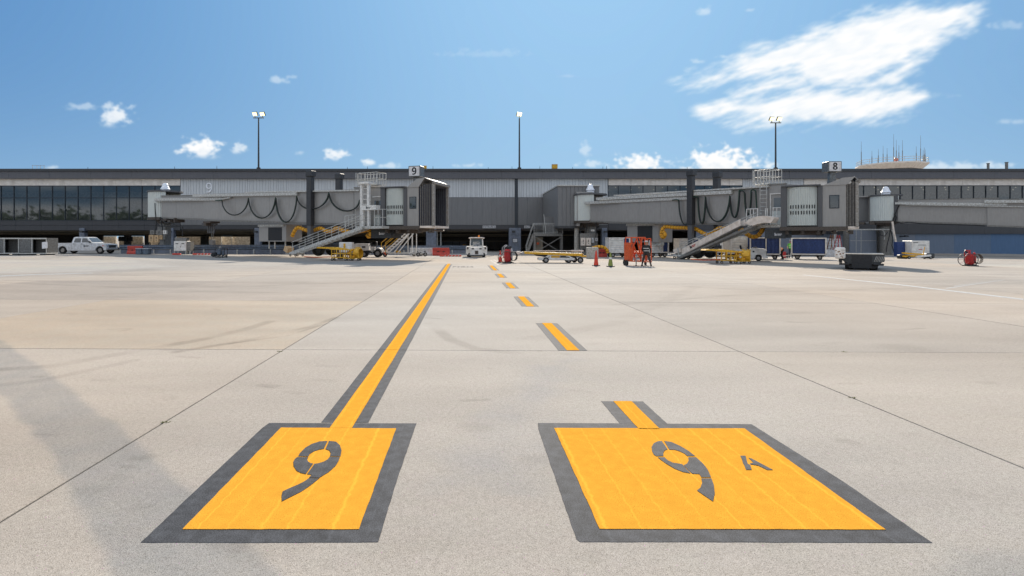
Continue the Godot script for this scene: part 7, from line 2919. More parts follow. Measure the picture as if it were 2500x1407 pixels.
func orange_stand() -> void:
	var t := thing("access_stand", "orange wheeled access stand with ladder frame right of the green cone", "access stand", on_ground(1556, 38.0), 0.12)
	var b := B.new()
	b.prism([Vector2(-0.72, 0.3), Vector2(-0.5, 0.3), Vector2(-0.46, 1.0), Vector2(-0.54, 1.5), Vector2(-0.72, 1.52)], -0.45, 0.45)
	part(t, "side_panel", b, M.gse_orange)
	var fr := []
	for z in [-0.45, 0.45]:
		fr.append([Vector3(-0.66, 0.3, z), Vector3(-0.62, 1.84, z), Vector3(0.34, 1.84, z), Vector3(0.42, 1.6, z), Vector3(0.42, 0.3, z)])
		fr.append([Vector3(-0.5, 1.5, z), Vector3(-0.3, 0.95, z), Vector3(0.0, 0.5, z)])
		fr.append([Vector3(-0.22, 1.84, z), Vector3(-0.05, 0.95, z), Vector3(0.05, 0.35, z)])
		fr.append([Vector3(0.15, 1.8, z), Vector3(0.02, 1.45, z), Vector3(-0.1, 1.3, z)])
		fr.append([Vector3(-0.6, 0.95, z), Vector3(0.42, 0.95, z)])
		fr.append([Vector3(0.45, 0.3, z), Vector3(0.5, 1.78, z), Vector3(0.72, 1.78, z), Vector3(0.78, 0.35, z)])
		fr.append([Vector3(-0.66, 0.3, z), Vector3(0.78, 0.24, z)])
	for x in [[-0.66, 0.3], [-0.62, 1.84], [0.34, 1.84], [0.42, 0.95], [0.78, 0.3], [0.5, 1.78]]:
		fr.append([Vector3(x[0], x[1], -0.45), Vector3(x[0], x[1], 0.45)])
	part(t, "frame", bars(fr, 0.03), M.gse_orange)
	b = B.new()
	b.bev(Vector3(-0.12, 1.85, 0), Vector3(1.0, 0.07, 0.95), 0.02)
	part(t, "canopy", b, M.gse_orange)
	for i in 3:
		b = B.new()
		b.bev(Vector3(0.1, 0.34 + i * 0.22, 0.2 - i * 0.12), Vector3(0.66, 0.05, 0.3), 0.01)
		part(t, "step", b, M.gse_orange)
	b = B.new()
	b.bev(Vector3(0.05, 0.82, -0.1), Vector3(0.7, 0.16, 0.5), 0.03)
	part(t, "platform", b, M.gse_orange)
	b = B.new()
	b.cyl(Vector3(-0.3, 0.25, 0.48), Vector3(-0.26, 0.8, 0.48), 0.05, 0.04, 8)
	b.cyl(Vector3(-0.05, 0.95, 0.4), Vector3(0.0, 1.6, 0.4), 0.02, 0.02, 6)
	part(t, "jack", b, M.rim)
	b = B.new()
	b.mm(Vector3(-0.66, 1.2, 0.452), Vector3(-0.54, 1.42, 0.46))
	part(t, "label", b, M.gse_charcoal)
	wheel(t, Vector3(-0.86, 0.19, 0.3), Vector3.RIGHT, 0.19, 0.13, M.gse_charcoal)
	wheel(t, Vector3(-0.7, 0.19, -0.4), Vector3.RIGHT, 0.19, 0.13, M.gse_charcoal)
	for x in [-0.25, 0.4]:
		b = B.new()
		b.cyl(Vector3(x, 0.0, 0.4), Vector3(x, 0.28, 0.4), 0.03, 0.03, 6)
		b.cyl(Vector3(x, 0.0, 0.4), Vector3(x, 0.03, 0.4), 0.08, 0.08, 8)
		part(t, "foot", b, M.gse_charcoal)
	wheel(t, Vector3(0.7, 0.12, -0.3), Vector3.RIGHT, 0.12, 0.1, M.gse_charcoal)


func cart(px: float, z: float, L: float, h: float, front: String, split: float, label: String, turn := 0.0) -> void:
	# covered baggage cart: white frame, blue curtains or white boards
	var t := thing("baggage_cart", label, "baggage cart", on_ground(px, z), turn, "covered baggage carts")
	var y0 := 0.52
	var y1 := y0 + h
	var hl := L / 2
	var d := 0.75
	var b := B.new()
	b.mm(Vector3(-hl, y0 - 0.1, -d), Vector3(hl, y0, d))
	part(t, "deck", b, M.gse_white)
	b = B.new()
	b.mm(Vector3(-hl - 0.06, y1, -d - 0.05), Vector3(hl + 0.06, y1 + 0.09, d + 0.05))
	part(t, "roof", b, M.gse_white)
	for x in [-hl, hl]:
		for zz in [-d, d]:
			b = B.new()
			b.mm(Vector3(x - 0.055, y0, zz - 0.055), Vector3(x + 0.055, y1, zz + 0.055))
			part(t, "corner_post", b, M.gse_white)
	if split > -1.0:
		b = B.new()
		b.mm(Vector3(split * hl - 0.04, y0, d - 0.04), Vector3(split * hl + 0.04, y1, d + 0.04))
		part(t, "middle_post", b, M.gse_white)
	for q in [[-hl + 0.06, split * hl - 0.05, front[0]], [maxf(split * hl + 0.05, -hl + 0.06), hl - 0.06, front[1]]]:
		if q[1] - q[0] < 0.1:
			continue
		b = B.new()
		if q[2] == "w":
			var n := 6
			for i in n:
				b = B.new()
				b.mm(Vector3(q[0], y0 + h * i / n + 0.01, d - 0.06), Vector3(q[1], y0 + h * (i + 1) / n - 0.004, d))
				part(t, "board", b, M.gse_white)
		else:
			var n := 14
			for i in n:
				var xa := lerpf(q[0], q[1], float(i) / n)
				var xb := lerpf(q[0], q[1], float(i + 1) / n)
				var za := d - 0.05 + 0.02 * sin(i * 1.3)
				var zb := d - 0.05 + 0.02 * sin((i + 1) * 1.3)
				b.quad(Vector3(xa, y0 + 0.02, za), Vector3(xb, y0 + 0.02, zb), Vector3(xb, y1, zb), Vector3(xa, y1, za), Vector3(zb - za, 0, -(xb - xa)).normalized() * -1.0)
			part(t, "curtain", b, M.curtain_blue)
	b = B.new()
	b.mm(Vector3(-hl + 0.06, y0, -d + 0.02), Vector3(hl - 0.06, y1, -d + 0.05))
	part(t, "rear_curtain", b, M.curtain_blue)
	for x in [-hl, hl]:
		b = B.new()
		b.mm(Vector3(x - 0.02, y0, -d + 0.06), Vector3(x + 0.02, y1, d - 0.06))
		part(t, "end_panel", b, M.gse_white)
	b = B.new()
	for x in [-hl * 0.66, hl * 0.66]:
		b.mm(Vector3(x - 0.3, y0 - 0.26, -0.5), Vector3(x + 0.3, y0 - 0.1, 0.5))
	b.mm(Vector3(-hl, y0 - 0.2, -0.1), Vector3(hl, y0 - 0.1, 0.1))
	part(t, "running_gear", b, M.machinery)
	for x in [-hl * 0.66, hl * 0.66]:
		for zz in [-0.62, 0.62]:
			wheel(t, Vector3(x, 0.2, zz), Vector3.BACK, 0.2, 0.14)
	b = B.new()
	b.beam(Vector3(-hl, y0 - 0.15, 0), Vector3(-hl - 0.9, 0.22, 0), 0.06, 0.06)
	part(t, "draw_bar", b, M.gse_white)


func tow_tractor() -> void:
	var t := thing("low_tow_tractor", "low white open tow tractor with hazard striped bumper before the carts", "tow tractor", on_ground(1834, 47.6), deg_to_rad(-28))
	var w := 0.72
	var b := B.new()
	b.prism([Vector2(-1.12, 0.22), Vector2(-1.12, 0.92), Vector2(-0.95, 0.98), Vector2(-0.62, 0.94), Vector2(-0.62, 0.6), Vector2(-0.2, 0.6), Vector2(-0.15, 0.98), Vector2(0.1, 1.08), Vector2(0.95, 1.0), Vector2(1.1, 0.92), Vector2(1.14, 0.24), Vector2(0.98, 0.2), Vector2(0.86, 0.2), Vector2(0.82, 0.42), Vector2(0.68, 0.54), Vector2(0.5, 0.56), Vector2(0.34, 0.46), Vector2(0.27, 0.2), Vector2(-0.4, 0.2)], -w, w)
	part(t, "body", b, M.gse_white)
	b = B.new()
	b.mm(Vector3(1.10, 0.44, -0.5), Vector3(1.16, 0.86, 0.5))
	part(t, "grille", b, M.container_grey)
	letters(t, "lettering", "TUG", 0.2, 0.012, M.sign_black, Transform3D(Basis(Vector3.UP, PI / 2), Vector3(1.172, 0.76, 0.12)), 700)
	for s in [-1.0, 1.0]:
		b = B.new()
		b.bev(Vector3(1.12, 0.78, s * 0.6), Vector3(0.06, 0.13, 0.17), 0.02)
		part(t, "headlight", b, M.clear_glass)
		wheel(t, Vector3(0.56, 0.24, s * (w - 0.1)), Vector3.BACK, 0.24, 0.2)
		wheel(t, Vector3(-0.72, 0.24, s * (w - 0.1)), Vector3.BACK, 0.24, 0.2)
	b = B.new()
	b.bev(Vector3(1.18, 0.3, 0), Vector3(0.1, 0.14, 1.5), 0.02)
	var bp := part(t, "bumper", b, M.gse_white)
	for i in 7:
		b = B.new()
		var z := -0.66 + i * 0.21
		b.prism([Vector2(z - 0.05, 0.24), Vector2(z + 0.03, 0.24), Vector2(z + 0.1, 0.36), Vector2(z + 0.02, 0.36)], 1.231, 1.234, Transform3D(Basis(Vector3.BACK, Vector3.UP, Vector3.RIGHT), Vector3.ZERO))
		part(bp, "hazard_stripe", b, M.gse_black)
	b = B.new()
	b.bev(Vector3(-0.5, 0.72, 0), Vector3(0.4, 0.12, 1.1), 0.04)
	b.bev(Vector3(-0.76, 1.04, 0), Vector3(0.12, 0.5, 1.0), 0.04, Basis(Vector3.BACK, 0.2))
	part(t, "seat", b, M.gse_black)
	b = B.new()
	var ring := []
	for i in 14:
		ring.append(Vector3(-0.22 + sin(TAU * i / 14) * 0.08, 1.16 + sin(TAU * i / 14) * 0.1, 0.25 + cos(TAU * i / 14) * 0.17))
	b.tube(ring, 0.02, 5, true)
	b.cyl(Vector3(-0.22, 1.16, 0.25), Vector3(-0.05, 0.95, 0.25), 0.02, 0.02, 6)
	part(t, "steering_wheel", b, M.gse_black)
	b = B.new()
	b.bev(Vector3(0.3, 1.1, 0), Vector3(0.3, 0.08, 0.9), 0.03)
	part(t, "dash_top", b, M.gse_black)
	b = B.new()
	b.bev(Vector3(0.2, 0.78, w), Vector3(0.14, 0.12, 0.03), 0.01)
	part(t, "side_vent", b, M.gse_black)


func dark_tractor() -> void:
	var t := thing("pushback_tractor", "low black tractor end with rusty white box, right of bridge eight", "pushback tractor", on_ground(2103, 33.2), -0.6)
	# seen from its end: a dark body that narrows to the wheels
	var b := B.new()
	b.prism([Vector2(-0.86, 0.50), Vector2(-0.98, 0.62), Vector2(-1.0, 0.90), Vector2(1.1, 0.90), Vector2(1.1, 0.52), Vector2(0.9, 0.42), Vector2(0.55, 0.36), Vector2(-0.55, 0.36)], -3.6, 0.0)
	part(t, "body", b, M.gse_charcoal)
	b = B.new()
	b.mm(Vector3(-0.98, 0.90, -3.6), Vector3(1.08, 0.935, 0.03))
	part(t, "top_plate", b, M.steel_grey)
	b = B.new()
	b.mm(Vector3(-0.46, 0.12, -3.3), Vector3(0.5, 0.86, 0.04))
	part(t, "hitch_recess", b, M.gse_black)
	b = B.new()
	b.prism([Vector2(-0.84, 0.5), Vector2(0.98, 0.5), Vector2(0.9, 0.34), Vector2(0.66, 0.1), Vector2(-0.56, 0.1), Vector2(-0.78, 0.34)], -0.9, -0.05)
	part(t, "axle_skirt", b, M.gse_black)
	for i in 6:
		b = B.new()
		b.beam(Vector3(0.62 + i * 0.075, 0.5, 0.01), Vector3(0.72 + i * 0.075, 0.8, 0.01), 0.02, 0.02)
		part(t, "louvre", b, M.galvanised)
	for s in [-1.0, 1.0]:
		wheel(t, Vector3(s * 0.58, 0.38, -0.4), Vector3.RIGHT, 0.38, 0.42, M.gse_charcoal)
		wheel(t, Vector3(s * 0.58, 0.38, -2.8), Vector3.RIGHT, 0.38, 0.42, M.gse_charcoal)
		b = B.new()
		b.bev(Vector3(s * 0.82, 0.34, 0.02), Vector3(0.5, 0.1, 0.3), 0.03)
		part(t, "step", b, M.gse_black)
	b = B.new()
	b.bev(Vector3(-1.02, 0.98, 0.12), Vector3(0.52, 0.66, 0.4), 0.06)
	var bx := part(t, "control_box", b, M.gse_white)
	b = B.new()
	rng.seed = 21
	for i in 11:
		var c := Vector2(rng.randf_range(-0.2, 0.16), rng.randf_range(-0.26, 0.2))
		var pp := []
		for k in 7:
			pp.append(c + Vector2(cos(TAU * k / 7), sin(TAU * k / 7) * 0.8) * rng.randf_range(0.015, 0.06))
		b.prism(pp, 0.201, 0.203, Transform3D(Basis(), Vector3(-1.02, 0.98, 0.12)))
	part(bx, "rust_spots", b, M.rust)
	b = B.new()
	for y in [0.82, 1.0, 1.14]:
		b.mm(Vector3(-0.96, y, 0.321), Vector3(-0.77, y + 0.012, 0.324))
	part(bx, "box_seam", b, M.steel_grey)
	b = B.new()
	b.cyl(Vector3(-1.0, 0.4, 0.1), Vector3(-1.0, 0.66, 0.1), 0.08, 0.1, 8)
	part(t, "box_bracket", b, M.gse_black)


func right_gear() -> void:
	# step ladders leaning near the pedestal
	var names := ["brown step ladder behind the blue cart, left of the pair", "red step ladder next to the pipe loop, right of the pair"]
	var k := 0
	for q in [[2029, 66.5], [2045, 66.0]]:
		var t := thing("step_ladder", names[k], "ladder", on_ground(q[0], q[1]), 0.2, "step ladders by the walkway")
		var m: Material = M.rust if k == 0 else M.gse_red
		var b := B.new()
		for s in [-0.28, 0.28]:
			b.beam(Vector3(-0.45 + s * 0.2, 0, s), Vector3(0.12, 2.35, s * 0.5), 0.05, 0.06)
			b.beam(Vector3(0.55, 0, s), Vector3(0.14, 2.35, s * 0.5), 0.04, 0.05)
		part(t, "rails", b, m)
		for i in 7:
			b = B.new()
			var f := (i + 0.5) / 7.5
			b.box(Vector3(lerpf(-0.45, 0.12, f), 2.35 * f, 0), Vector3(0.1, 0.03, 0.56 * (1.0 - f * 0.45)))
			part(t, "tread", b, M.gse_charcoal)
		k += 1
	# pale panel stack behind the ladders
	var p := thing("panel_stack", "pale board stack standing behind the step ladders", "boards", on_ground(2036, 68.5))
	var b := B.new()
	for i in 3:
		b = B.new()
		b.mm(Vector3(-0.75 + i * 0.04, 0.0, -0.1 + i * 0.06), Vector3(0.75 + i * 0.04, 1.95 - i * 0.05, -0.05 + i * 0.06))
		part(p, "board", b, M.barrier_white)
	# white container with print
	p = thing("white_container", "white container with printed labels behind yellow conveyor parts", "container", on_ground(2236, 59.5))
	b = B.new()
	b.bev(Vector3(0, 0.98, 0), Vector3(1.8, 1.5, 1.4), 0.04)
	part(p, "body", b, M.gse_white)
	for i in 5:
		b = B.new()
		b.mm(Vector3(-0.86, 0.36 + i * 0.28, 0.70), Vector3(0.86, 0.365 + i * 0.28, 0.706))
		part(p, "seam", b, M.container_grey)
	b = B.new()
	b.mm(Vector3(-0.25, 0.78, 0.70), Vector3(0.12, 0.85, 0.708))
	part(p, "red_label", b, M.gse_red)
	b = B.new()
	b.mm(Vector3(-0.8, 1.5, 0.70), Vector3(-0.3, 1.58, 0.708))
	b.mm(Vector3(-0.3, 1.26, 0.70), Vector3(0.5, 1.32, 0.708))
	part(p, "print", b, M.container_grey)
	for x in [-0.8, 0.8]:
		b = B.new()
		b.mm(Vector3(x - 0.1, 0.0, -0.6), Vector3(x + 0.1, 0.24, 0.6))
		part(p, "foot", b, M.gse_charcoal)
	b = B.new()
	b.mm(Vector3(-1.75, 0.1, -0.7), Vector3(-0.95, 1.6, -0.2))
	part(p, "blue_back_panel", b, M.curtain_blue)
	# conveyor parts
	p = thing("folded_conveyor", "yellow folded conveyor lying right of the concrete plinth", "conveyor", on_ground(2236, 54.5), -0.08)
	b = B.new()
	b.beam(Vector3(-1.1, 0.55, 0), Vector3(0.6, 0.42, 0), 0.5, 0.14)
	part(p, "upper_arm", b, M.gse_yellow)
	b = B.new()
	b.beam(Vector3(-1.2, 0.24, 0.2), Vector3(-0.1, 0.3, 0.2), 0.4, 0.14)
	part(p, "lower_arm", b, M.gse_yellow)
	b = B.new()
	b.beam(Vector3(-0.3, 0.2, 0.4), Vector3(1.0, 0.34, 0.4), 0.4, 0.16)
	part(p, "white_arm", b, M.white_steel)
	b = B.new()
	b.bev(Vector3(1.1, 0.3, 0), Vector3(0.8, 0.5, 0.8), 0.1)
	part(p, "drive_unit", b, M.gse_charcoal)
	b = B.new()
	b.bev(Vector3(-1.0, 0.2, -0.3), Vector3(0.8, 0.4, 0.5), 0.08)
	part(p, "counterweight", b, M.gse_charcoal)
	for x in [-0.9, 1.0]:
		for s in [-0.3, 0.5]:
			wheel(p, Vector3(x, 0.14, s), Vector3.BACK, 0.14, 0.1)
	b = B.new()
	b.beam(Vector3(0.6, 0.4, 0.1), Vector3(0.75, 1.15, 0.1), 0.05, 0.05)
	part(p, "lever", b, M.gse_yellow)


func gate_eight_gear() -> void:
	hose_cart(1770, 41.6, "yellow hose cart below the gate eight baggage slide")
	# footing block with coiled air hose and red barrier behind the cones
	var t := thing("concrete_block", "pale concrete block behind the end of the belt loader", "block", on_ground(1446, 52.0))
	var b := B.new()
	b.bev(Vector3(0, 0.5, 0), Vector3(0.95, 1.0, 0.9), 0.05)
	part(t, "block", b, M.concrete_block)
	barrier(on_ground(1469, 56.0), 0.95, 0.8, M.barrier_red, "red plastic barrier under the orange hose behind the cones")
	t = thing("loose_air_hose", "orange air hose draped over the red barrier behind the cones", "hose", on_ground(1468, 55.4))
	var pts := []
	for q in [[1447, 606], [1456, 603.5], [1466, 602.5], [1476, 605], [1482, 611], [1483.5, 618]]:
		pts.append(lo(t, q[0], q[1], 55.3))
	air_hose(t, "hose", pts, 0.15)
	b = B.new()
	b.bev(lo(t, 1452, 608, 55.3) + Vector3(0, -0.2, 0), Vector3(0.3, 0.3, 0.3), 0.05)
	part(t, "end_fitting", b, M.gse_charcoal)
	cart(1508, 56.0, 1.9, 1.3, "wb", 0.38, "white boarded cart with blue curtain behind the green cone")
	cart(1603, 57.0, 1.8, 1.06, "wb", 0.4, "low white boarded cart behind the orange access stand")
	cart(1676, 58.0, 1.9, 1.25, "wb", 0.35, "white boarded cart behind the foot of the baggage slide")
	cart(1752, 60.0, 1.9, 1.2, "wb", 0.2, "white boarded cart half hidden behind the baggage slide")
	cart(1803, 54.0, 2.1, 1.45, "wb", 0.42, "tall white boarded cart behind the low tow tractor")
	cart(1868, 51.8, 2.35, 1.36, "bb", 0.07, "blue curtained cart with white centre post next to the tractor", -0.48)
	cart(1974, 51.8, 2.62, 1.34, "bb", -2.0, "long blue curtained cart with cream posts beside the workers", -0.52)
	tow_tractor()
	# tail lift frame and red bag by the workers
	for q in [[1914.5, 53.5, "red suitcase on the ground between the blue carts", "gse_red", 0.36, 0.6], [1920, 54.5, "dark suitcase on the ground between the blue carts", "gse_charcoal", 0.4, 0.5]]:
		t = thing("suitcase", q[2], "suitcase", on_ground(q[0], q[1]), 0.3, "bags between the carts")
		b = B.new()
		b.bev(Vector3(0, q[5] / 2 + 0.05, 0), Vector3(q[4], q[5], 0.22), 0.05)
		part(t, "case", b, M[q[3]])
		b = B.new()
		b.tube([Vector3(-0.08, q[5] + 0.04, 0), Vector3(-0.08, q[5] + 0.12, 0), Vector3(0.08, q[5] + 0.12, 0), Vector3(0.08, q[5] + 0.04, 0)], 0.014, 5)
		part(t, "handle", b, M.gse_black)
		for x in [-0.12, 0.12]:
			wheel(t, Vector3(x, 0.04, 0), Vector3.BACK, 0.04, 0.03)


# ---------------------------------------------------------------- people
func body_mesh(bones: Array, cell: float) -> B:
	# bones: a, b, ra, rb, colour; one smooth skin round all of them (surface nets)
	var lo_ := Vector3.ONE * 1e9
	var hi_ := -lo_
	for q in bones:
		var r := maxf(q[2], q[3]) + 0.06
		lo_ = lo_.min((q[0] as Vector3).min(q[1]) - Vector3.ONE * r)
		hi_ = hi_.max((q[0] as Vector3).max(q[1]) + Vector3.ONE * r)
	var n := Vector3i(((hi_ - lo_) / cell).ceil()) + Vector3i.ONE
	var f := PackedFloat32Array()
	f.resize(n.x * n.y * n.z)
	f.fill(1.0)
	for q in bones:
		var a: Vector3 = q[0]
		var d: Vector3 = q[1] - a
		var dd := maxf(d.length_squared(), 1e-9)
		var r: float = maxf(q[2], q[3]) + 0.07
		var i0 := Vector3i(((a.min(q[1]) - Vector3.ONE * r - lo_) / cell).floor()).clamp(Vector3i.ZERO, n - Vector3i.ONE)
		var i1 := Vector3i(((a.max(q[1]) + Vector3.ONE * r - lo_) / cell).ceil()).clamp(Vector3i.ZERO, n - Vector3i.ONE)
		for z in range(i0.z, i1.z + 1):
			for y in range(i0.y, i1.y + 1):
				for x in range(i0.x, i1.x + 1):
					var p := lo_ + Vector3(x, y, z) * cell
					var h := clampf((p - a).dot(d) / dd, 0, 1)
					var e: float = (p - a - d * h).length() - lerpf(q[2], q[3], h)
					var i := (z * n.y + y) * n.x + x
					var k := 0.022
					var g := f[i]
					var w := maxf(k - absf(g - e), 0.0) / k
					f[i] = minf(g, e) - w * w * k * 0.25
	var b := B.new()
	b.use_col = true
	var pos := {}
	var st := [1, n.x, n.x * n.y]
	for z in n.z - 1:
		for y in n.y - 1:
			for x in n.x - 1:
				var i := (z * n.y + y) * n.x + x
				var s := Vector3.ZERO
				var m := 0
				for e in [[0, 0, 0, 0], [0, 1, 0, 0], [0, 0, 1, 0], [0, 1, 1, 0], [1, 0, 0, 0], [1, 1, 0, 0], [1, 0, 0, 1], [1, 1, 0, 1], [2, 0, 0, 0], [2, 1, 0, 0], [2, 0, 1, 0], [2, 1, 1, 0]]:
					var o := Vector3i.ZERO
					if e[0] == 0:
						o = Vector3i(0, e[1], e[2])
					elif e[0] == 1:
						o = Vector3i(e[1], 0, e[3])
					else:
						o = Vector3i(e[1], e[2], 0)
					var ia: int = i + o.x * st[0] + o.y * st[1] + o.z * st[2]
					var ib: int = ia + st[e[0]]
					var va := f[ia]
					var vb := f[ib]
					if (va < 0) != (vb < 0):
						var q := Vector3(o)
						q[e[0]] += va / (va - vb)
						s += q
						m += 1
				if m > 0:
					pos[i] = lo_ + (Vector3(x, y, z) + s / m) * cell
	var grad := func(p: Vector3) -> Vector3:
		var q := ((p - lo_) / cell).clamp(Vector3.ONE, Vector3(n) - Vector3.ONE * 2.01)
		var v := Vector3i(q.round())
		var i := (v.z * n.y + v.y) * n.x + v.x
		return Vector3(f[i + st[0]] - f[i - st[0]], f[i + st[1]] - f[i - st[1]], f[i + st[2]] - f[i - st[2]]).normalized()
	var tint := func(p: Vector3) -> Color:
		var best := 1e9
		var c := Color(1, 1, 1)
		for q in bones:
			var d: Vector3 = q[1] - q[0]
			var h := clampf((p - q[0]).dot(d) / maxf(d.length_squared(), 1e-9), 0, 1)
			var e: float = (p - q[0] - d * h).length() - lerpf(q[2], q[3], h)
			if e < best:
				best = e
				c = q[4]
		return c
	for z in range(1, n.z - 1):
		for y in range(1, n.y - 1):
			for x in range(1, n.x - 1):
				var i := (z * n.y + y) * n.x + x
				for e in 3:
					if (f[i] < 0) == (f[i + st[e]] < 0):
						continue
					var u: int = st[(e + 1) % 3]
					var w: int = st[(e + 2) % 3]
					var c := [i, i - u, i - u - w, i - w]
					if not (pos.has(c[0]) and pos.has(c[1]) and pos.has(c[2]) and pos.has(c[3])):
						continue
					var P := []
					var N := []
					var C := []
					for k in 4:
						P.append(pos[c[k]])
						N.append(grad.call(P[k]))
						C.append(tint.call(P[k]))
					for tr in [[0, 1, 2], [0, 2, 3]]:
						var from := b.c.size()
						b.tri(P[tr[0]], P[tr[1]], P[tr[2]], N[tr[0]], N[tr[1]], N[tr[2]])
						for k in 3:
							var at_ := b.v[from + k]
							b.c[from + k] = tint.call(at_)
	return b


func hand_bones(list: Array, wrist: Vector3, dir: Vector3, side: Vector3, skin: Color) -> void:
	# palm, four bent fingers of unequal length, thumb from the side of the palm
	var d := dir.normalized()
	var s := (side - d * side.dot(d)).normalized()
	var dn := d.cross(s)
	list.append([wrist, wrist + d * 0.085, 0.026, 0.034, skin])
	for k in 4:
		var root := wrist + d * 0.085 + s * (k - 1.5) * 0.021
		var L: float = [0.062, 0.075, 0.070, 0.055][k]
		var kn := root + d * L * 0.55 + dn * 0.008
		list.append([root, kn, 0.0095, 0.009, skin])
		list.append([kn, kn + (d * 0.8 + dn * 0.6).normalized() * L * 0.5, 0.009, 0.008, skin])
	var tb := wrist + d * 0.03 - s * 0.03
	var t1 := tb + (d * 0.6 - s * 0.7).normalized() * 0.04
	list.append([tb, t1, 0.012, 0.0105, skin])
	list.append([t1, t1 + (d * 0.95 - s * 0.2).normalized() * 0.03, 0.0105, 0.009, skin])


func person(label: String, where: Vector3, turn: float, j: Dictionary, c: Dictionary, vest: Material) -> void:
	var t := thing("person", label, "person", where, turn, "people at work on the apron")
	var L := []
	var sh: Vector3 = j.neck
	var hip: Vector3 = j.hip
	var right: Vector3 = j.get("across", Vector3(1, 0, 0))
	# trunk
	L.append([hip - right * 0.07, hip + right * 0.07, 0.125, 0.125, c.legs])
	L.append([hip, hip.lerp(sh, 0.5), 0.13, 0.125, c.top])
	L.append([hip.lerp(sh, 0.5) - right * 0.04, hip.lerp(sh, 0.85) - right * 0.1, 0.12, 0.10, c.top])
	L.append([hip.lerp(sh, 0.5) + right * 0.04, hip.lerp(sh, 0.85) + right * 0.1, 0.12, 0.10, c.top])
	L.append([hip.lerp(sh, 0.88) - right * 0.14, hip.lerp(sh, 0.88) + right * 0.14, 0.075, 0.075, c.top])
	var up := (sh - hip).normalized()
	var head: Vector3 = j.head
	var look: Vector3 = (j.look as Vector3).normalized()
	L.append([hip.lerp(sh, 0.92), head - (head - sh).normalized() * 0.09, 0.06, 0.055, c.skin])
	var crown: Vector3 = (head - sh).normalized()
	L.append([head + crown * 0.03, head - crown * 0.03 + look * 0.02, 0.092, 0.085, c.skin])
	L.append([head - crown * 0.05 + look * 0.03, head - crown * 0.085 + look * 0.055, 0.06, 0.042, c.skin])
	L.append([head - crown * 0.005 + look * 0.095, head - crown * 0.035 + look * 0.112, 0.012, 0.016, c.skin])
	var ear := look.cross(crown).normalized()
	for s in [-1.0, 1.0]:
		L.append([head + ear * s * 0.085 - crown * 0.01, head + ear * s * 0.09 - crown * 0.03 - look * 0.005, 0.016, 0.012, c.skin])
	for s in [-1.0, 1.0]:
		var sg := "r" if s > 0 else "l"
		var sho: Vector3 = hip.lerp(sh, 0.88) + right * s * 0.18
		var el: Vector3 = j["elbow_" + sg]
		var wr: Vector3 = j["wrist_" + sg]
		L.append([sho, el, 0.062, 0.048, c.sleeve])
		L.append([el, wr, 0.044, 0.030, c.sleeve if c.get("long", false) else c.skin])
		hand_bones(L, wr, wr - el, right * s, c.skin)
		var kn: Vector3 = j["knee_" + sg]
		var an: Vector3 = j["ankle_" + sg]
		L.append([hip + right * s * 0.09, kn, 0.098, 0.068, c.legs])
		L.append([kn, an, 0.064, 0.045, c.legs])
		var toe := Vector3(an.x, 0.04, an.z) + (j.toes as Vector3).normalized() * 0.16
		L.append([Vector3(an.x, 0.05, an.z), toe, 0.05, 0.038, Color(0.02, 0.018, 0.016)])
	part(t, "body", body_mesh(L, 0.0115), M.person)
	# cap
	var b := B.new()
	b.lathe([Vector2(0.102, 0.0), Vector2(0.100, 0.04), Vector2(0.075, 0.075), Vector2(0.0, 0.09)], head + crown * 0.035, 14, crown)
	b.box(head + crown * 0.045 + look * 0.12, Vector3(0.15, 0.015, 0.11), Basis(ear, crown, ear.cross(crown)))
	part(t, "cap", b, c.cap)
	# eyes and mouth
	b = B.new()
	for s in [-1.0, 1.0]:
		b.cyl(head + look * 0.088 + ear * s * 0.032 + crown * 0.005, head + look * 0.098 + ear * s * 0.032 + crown * 0.005, 0.011, 0.008, 8)
	b.box(head + look * 0.098 - crown * 0.065, Vector3(0.04, 0.008, 0.01), Basis(ear, crown, ear.cross(crown)))
	part(t, "face_features", b, M.gse_black)
	# reflective vest: an open shell that follows the trunk
	b = B.new()
	var fw := right.cross(up).normalized()
	var rings := []
	for q in [[0.08, 0.155, 0.145], [0.35, 0.165, 0.142], [0.62, 0.185, 0.14], [0.84, 0.20, 0.125], [0.95, 0.15, 0.10]]:
		var row := []
		for i in 18:
			var a := TAU * i / 18
			row.append(hip.lerp(sh, q[0]) + right * cos(a) * (q[1] + 0.012) + fw * sin(a) * (q[2] + 0.012))
		rings.append(row)
	for r in rings.size() - 1:
		for i in 18:
			var k := (i + 1) % 18
			var na: Vector3 = (rings[r][i] - hip.lerp(sh, 0.5))
			var nn := (na - up * na.dot(up)).normalized()
			var nb: Vector3 = (rings[r][k] - hip.lerp(sh, 0.5))
			var n2 := (nb - up * nb.dot(up)).normalized()
			b.quads(rings[r][i], rings[r][k], rings[r + 1][k], rings[r + 1][i], nn, n2, n2, nn)
	var v := part(t, "vest", b, vest)
	for q in [0.3, 0.6]:
		b = B.new()
		for i in 18:
			var row := []
			for d in [-0.045, 0.045]:
				for ii in [i, i + 1]:
					var a: float = TAU * ii / 18.0
					var w := lerpf(0.165, 0.185, (q - 0.35) / 0.27) + 0.016
					row.append(hip.lerp(sh, q + d) + right * cos(a) * w + fw * sin(a) * (0.142 + 0.016))
			var am := TAU * (i + 0.5) / 18
			b.quad(row[0], row[1], row[3], row[2], right * cos(am) + fw * sin(am))
		part(v, "reflective_band", b, M.reflective_tape)


